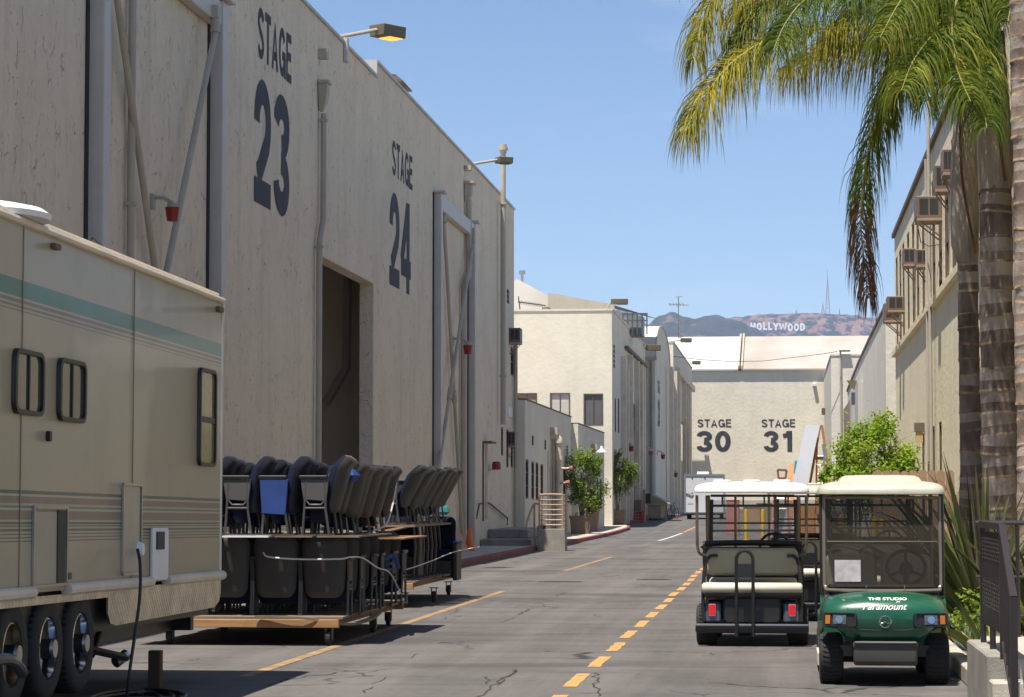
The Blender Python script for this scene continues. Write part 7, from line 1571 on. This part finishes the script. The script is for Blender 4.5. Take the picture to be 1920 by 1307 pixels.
# white cargo trailer
Y = 161; z0 = gz(Y); p = at(1283, 960, Y=Y); q = at(1359, 960, Y=Y); zt = at(1300, 889, Y=Y).z
t = thing('cargo_trailer', 'white box trailer with metal edges at the end of the lane behind the carts', 'trailer', ((p.x+q.x)/2, Y, z0))
m_tr = M('white trailer skin', (.68,.68,.70), .4, var=.05, vs=1, dirt=.2, dc=(.45,.44,.44))
a = MB(); a.box((p.x+.06, Y, z0+.42), (q.x-.06, Y+4.5, zt-.06)); a.build('body', m_tr, t, world=True)
a = MB(); a.box((p.x, Y-.04, z0+.38), (p.x+.09, Y+.05, zt)); a.box((q.x-.09, Y-.04, z0+.38), (q.x, Y+.05, zt)); a.box((p.x+.092, Y-.04, zt-.12), (q.x-.092, Y+.05, zt)); a.box((p.x+.092, Y-.04, z0+.38), (q.x-.092, Y+.05, z0+.46)); a.build('frame', M('grey trailer frame', (.22,.23,.25), .5), t, world=True)
a = MB(); a.cyl((p.x+.25,Y-.05,z0+1.95),(p.x+.75,Y-.06,z0+1.95), .025,.025,6) if False else a.tube([(p.x+.1,Y-.03,z0+1.62),(p.x+.45,Y-.06,z0+1.58),(p.x+.55,Y-.06,z0+1.68)], .03, 6); a.build('latch', m_black, t, world=True)
a = MB(); a.box((p.x+.22,Y-.01,z0+.95),(p.x+.55,Y-.003,z0+1.05)); a.build('plate', m_steel, t, world=True)
for x in (p.x+.5, p.x+1.3): a = MB(); a.cyl((x,Y-.01,zt-.25),(x,Y-.03,zt-.25), .04, .04, 10); a.build('marker_light', m_black, t, world=True)
a = MB(); a.rbox(((p.x+q.x)/2-.5, Y+1, zt-.055), ((p.x+q.x)/2+.25, Y+1.8, zt+.16), .06); a.build('roof_vent', m_white, t, world=True)
for x in (p.x+.25, q.x-.25):
    for y in (Y+.9, Y+2.9): a = MB(); a.cyl((x-.1,y,z0+.26),(x+.1,y,z0+.26), .26, .26, 18); a.build('wheel', m_rubber, t, world=True, smooth=True, sharp=40)
a = MB(); a.box((p.x+.1,Y+.02,z0+.28),(q.x-.1,Y+4.4,z0+.415)); a.build('chassis', m_black, t, world=True)
# ================================================================ scenery flats, ladders and timber beyond the carts
Y = 90
def slab(name, label, cat, quad, Y, mat, th=.05, dy=0, group=None):
    P = [at(x, y, Y=Y+(dy if i > 1 else 0)) for i, (x, y) in enumerate(quad)]
    P = [Vector((p.x, p.y, max(.02, p.z))) for p in P]; t = thing(name, label, cat, P[0], 0, group); a = MB(); a.rings([P, [p+Vector((0, th, 0)) for p in P]]); a.build('panel', mat, t, world=True); return t
def leaning(name, label, cat, bot, top, wpx, Y, mat, th=.06, dy=.6):
    """long board from a foot pixel column to a head pixel, foot on the road"""
    h = at(*top, Y=Y+dy); f = at(bot[0], bot[1], Y=Y); k = (f.z-0)/(h.z-f.z) if h.z != f.z else 0; foot = Vector((f.x-(h.x-f.x)*k, Y-dy*k, .01)); w_ = wpx/F*Y
    t = thing(name, label, cat, foot); a = MB(); a.rings([[c+Vector((s*w_/2, e, 0)) for s, e in ((-1,0),(1,0),(1,th),(-1,th))] for c in (foot, h)]); a.build('board', mat, t, world=True); return t
m_gflat = M('grey painted flat', (.40,.42,.47), .7, c2=(.47,.48,.52), vs=.6, dirt=.2)
leaning('grey_flat', 'tall pale grey scenery flat leaning left of the timber A-frame', 'scenery flat', (1500, 905), (1524, 797), 27, Y, m_gflat)
t = thing('timber_trestle', 'tall orange timber A-frame leaning beside the grey flat', 'trestle', (at(1540,900,Y=Y).x, Y, 0)); m_or = M('orange timber', (.42,.20,.075), .75, var=.2, vs=5)
for (x0_, y0_, x1_, y1_) in ((1519, 905, 1538, 797), (1557, 905, 1541, 797)):
    f = at(x0_, y0_, Y=Y+.8); h = at(x1_, y1_, Y=Y+.8); k = f.z/(h.z-f.z); foot = f-(h-f)*k; a = MB(); w_ = .09; a.rings([[c+Vector((s*w_/2, e, 0)) for s, e in ((-1,0),(1,0),(1,.1),(-1,.1))] for c in (foot, h)]); a.build('leg', m_or, t, world=True)
a = MB(); p = at(1528, 862, Y=Y+.85); q = at(1551, 862, Y=Y+.85); a.box((p.x, Y+.82, p.z), (q.x, Y+.88, p.z+.1)); a.build('crossbar', m_or, t, world=True)
def ladder(label, xa, xb, ytop, Y, mat, lean=6, zb=0):
    p = at(xa, ytop, Y=Y); q = at(xb, ytop, Y=Y); t = thing('ladder', label, 'ladder', ((p.x+q.x)/2, Y, 0)); d = .35*(q.x-p.x)*lean/6
    for a_, b_ in ((p.x-d, p.x), (q.x+d, q.x)): m = MB(); m.tube([(a_, Y, zb), (b_, Y+.3, p.z)], .04, 6); m.build('side_rail', mat, t, world=True)
    n = max(4, int(p.z/.3))
    for k in range(1, n): z = zb+(p.z-zb)*k/n; f = k/n; m = MB(); m.tube([(p.x-d*(1-f), Y+.3*f, z), (q.x+d*(1-f), Y+.3*f, z)], .022, 6); m.build('rung', m_alu if mat is not m_ylbol else mat, t, world=True)
m_rl = M('red fibreglass', (.25,.03,.03), .5)
ladder('dark red ladder standing inside the timber A-frame', 1532, 1545, 838, Y+1.5, m_rl)
m_pl = M('faded pink ladder paint', (.50,.22,.20), .5)
ladder('faded red stepladder seen through the windscreen of the white-roofed cart', 1452, 1474, 915, Y-6, m_pl)
slab('blue_board', 'narrow blue painted board leaning on the right leg of the A-frame', 'board', [(1541,833),(1545,833),(1553,893),(1548,893)], Y+.6, M('blue panel paint', (.10,.25,.36), .6))
leaning('orange_board', 'short orange board with a rounded top left of the grey flat', 'board', (1482, 905), (1484, 869), 9, Y+2, m_or)
leaning('tan_board', 'orange-brown board just left of the grey flat', 'board', (1494, 905), (1501, 845), 5, Y+2.5, m_or)
slab('cyan_panel', 'small cyan panel between the orange boards', 'panel', [(1490,864),(1499,864),(1496,888),(1488,888)], Y+1.6, M('cyan paint', (.05,.38,.48), .6))
t = thing('wooden_crate_rim', 'small brown square wooden frame at the left of the scenery pile', 'frame', at(1459, 897, Y=Y+3)); a = MB()
P = [at(x, y, Y=Y+3) for x, y in ((1458,881),(1475,882),(1473,897),(1460,897))]
for p, q in zip(P, P[1:]+P[:1]): seg(a, p, q, .08, .08)
a.build('frame', M('brown wood', (.22,.11,.06), .8), t, world=True)
t = thing('work_table', 'wooden work table carrying the small frame and boards', 'table', at(1470, 905, Y=Y+3)); q = t.location; a = MB(); a.box((q.x-.6,Y+2.5,2.18),(q.x+.5,Y+3.6,2.26)); a.build('shelf', m_wood, t, world=True)
for x in (-.55,.45):
    for y in (2.55,3.5): a = MB(); a.box((q.x+x-.04,Y+y-.04,0),(q.x+x+.04,Y+y+.04,2.178)); a.build('leg', m_wood, t, world=True)
leaning('orange_plank', 'upright orange plank right of the pink ladder', 'board', (1480, 985), (1486, 930), 9, Y-5, m_or)
t = thing('timber_stack', 'stack of tan boards and crates under the scenery flats', 'timber stack', (1.2, Y+.2, 0)); p = at(1500, 930, Y=Y); q = at(1560, 930, Y=Y)
for k, (xa, xb, z0_, z1_) in enumerate(((0,.45,0,1.5),(.47,1.0,0,1.15),(.5,.95,1.16,1.75))): a = MB(); a.box((p.x+(q.x-p.x)*xa, Y-.6-.1*k, z0_), (p.x+(q.x-p.x)*xb, Y-.15, z1_)); a.build('crate', (m_or, m_card, m_wood)[k], t, world=True, bevel=.01)
G_B = 'yellow bollards beyond the golf carts'
for lab, px, Y2 in (('left yellow bollard seen through the windscreen of the white-roofed cart', 1398.5, 104), ('right yellow bollard seen through the windscreen of the white-roofed cart', 1430, 104), ('left one of the yellow posts seen through the green cart', 1578, 70), ('yellow post right of another, seen through the green cart', 1590, 70)):
    p = at(px, 950, Y=Y2); t = thing('bollard', lab, 'bollard', (p.x, Y2, 0), 0, G_B); a = MB(); a.lathe([(.07,0),(.07,1.18),(.055,1.25),(.02,1.27)], 14); a.build('post', m_ylbol, t, smooth=True); a = MB(); a.lathe([(.12,0),(.12,.04),(.075,.05)], 14); a.build('base', m_ylbol, t)
for lab, px, py in (('left yellow drum right behind the green cart seats', 1639, 985), ('right yellow drum right behind the green cart seats', 1653, 985)):
    p = at(px, py, Y=41); t = thing('yellow_drum', lab, 'drum', (p.x, 41, 0), 0, 'yellow drums behind the green cart'); a = MB(); a.lathe([(.055,0),(.06,.02),(.06,1.2),(.063,1.22),(.06,1.35),(.04,1.37)], 16); a.build('body', m_ylbol, t, smooth=True); a = MB(); a.lathe([(.035,1.372),(.03,1.42),(.01,1.425)], 12); a.build('cap', m_ylbol, t)
for lab, px, w_, h_, Y2, mt in (('tan crate at the left of the lane end, seen through the white-roofed cart', 1410, 1.0, .9, 150, m_card), ('brown crate at the lane end next to the tan one', 1436, 1.1, 1.1, 152, m_tan), ('pinkish tarpaulin-covered stack left of the windscreen view', 1374, .6, 1.6, 120, m_pl)):
    p = at(px, 950, Y=Y2); t = thing('crate', lab, 'crate', (p.x, Y2, gz(Y2))); a = MB(); a.rbox((-w_/2,-.4,0),(w_/2,.4,h_), .05); a.build('body', mt, t); a = MB(); a.rbox((-w_/2-.02,-.42,h_+.002),(w_/2+.02,.42,h_+.05), .05); a.build('lid', mt, t)
# ================================================================ far hill: sign and radio mast
Ys = 5350
t = thing('hillside_sign', 'large white HOLLYWOOD letters standing on the far brown hillside', 'sign', at(1458, 620, Y=Ys)); m_sg = M('white sign letters', (.85,.85,.86), .6)
xs = [1407, 1418.5, 1431, 1440.5, 1449.5, 1461, 1477, 1488.5, 1500]; ws = [10, 10.5, 7.5, 7.5, 10.5, 14.5, 10, 10, 9.5]; ys_ = [619.5, 619.5, 619, 619, 619.5, 620, 621, 621, 620.5]
t.matrix_basis
for ch, x, w_, yb_ in zip('HOLLYWOOD', xs, ws, ys_):
    p = at(x, yb_, Y=Ys); lettering('letter', ch, (p.x, Ys, p.z), (1,0,0), UP, w_*Ys/F*.97, 14.5*Ys/F, m_sg, t, bold=.24, depth=1.2)
a = MB()
for k in range(24): x = 1408+4.1*k; p = at(x, 620, Y=Ys+1.5); a.box((p.x-.3, Ys+1.5, p.z-30), (p.x+.3, Ys+2.1, p.z+10))
a.build('scaffold', M('sign scaffold', (.3,.28,.26), .8), t, world=True)
Yt = 5900; m_mast = M('mast steel', (.35,.30,.33), .7)
def mast(label, px, ytop, ybot, wpx, n=9):
    p = at(px, ybot, Y=Yt); q = at(px, ytop, Y=Yt); t = thing('radio_mast', label, 'radio mast', (p.x, Yt, p.z-10), 0, 'radio masts on the hilltop'); a = MB(); w_ = wpx*Yt/F/2
    L_ = [(p.x+s*w_, p.x+s*w_*.12) for s in (-1, 1)]
    for a_, b_ in L_: a.tube([(a_, Yt, p.z-10), (b_, Yt, q.z-(q.z-p.z)*.25)], .75, 4)
    for k in range(n):
        f0 = k/n; f1 = (k+1)/n; zz = lambda f: p.z+(q.z-p.z)*.75*f; xx = lambda s, f: p.x+s*w_*(1-.88*f); a.tube([(xx(-1,f0),Yt,zz(f0)),(xx(1,f1),Yt,zz(f1))], .5, 4); a.tube([(xx(1,f0),Yt,zz(f0)),(xx(-1,f1),Yt,zz(f1))], .5, 4)
    a.tube([(p.x, Yt, q.z-(q.z-p.z)*.28), (p.x, Yt, q.z)], [.8, .4], 4); a.build('lattice', m_mast, t, world=True)
mast('tallest lattice radio mast on the hill right of the HOLLYWOOD letters', 1552, 505, 588, 9); mast('short broad mast cluster just left of the tallest radio mast', 1543, 566, 588, 8, 4); mast('tiny mast on the ridge above the last sign letters', 1493, 580, 588, 4, 2); mast('low mast on the ridge right of the tallest one', 1574, 578, 589, 3, 2)
# ================================================================ air between here and the hills
hz = MB(); hz.box((-2600, -90, -2), (2600, 6900, 620)); m = bpy.data.materials.new('air'); m.use_nodes = True; N = m.node_tree.nodes; N.remove(N['Principled BSDF'])
pv = N.new('ShaderNodeVolumePrincipled'); pv.inputs['Color'].default_value = (.40, .56, 1, 1); pv.inputs['Density'].default_value = .00006; pv.inputs['Anisotropy'].default_value = 0
m.node_tree.links.new(pv.outputs[0], N['Material Output'].inputs['Volume']); tag(hz.build('haze', m), kind='stuff')
sc.cycles.volume_bounces = 1
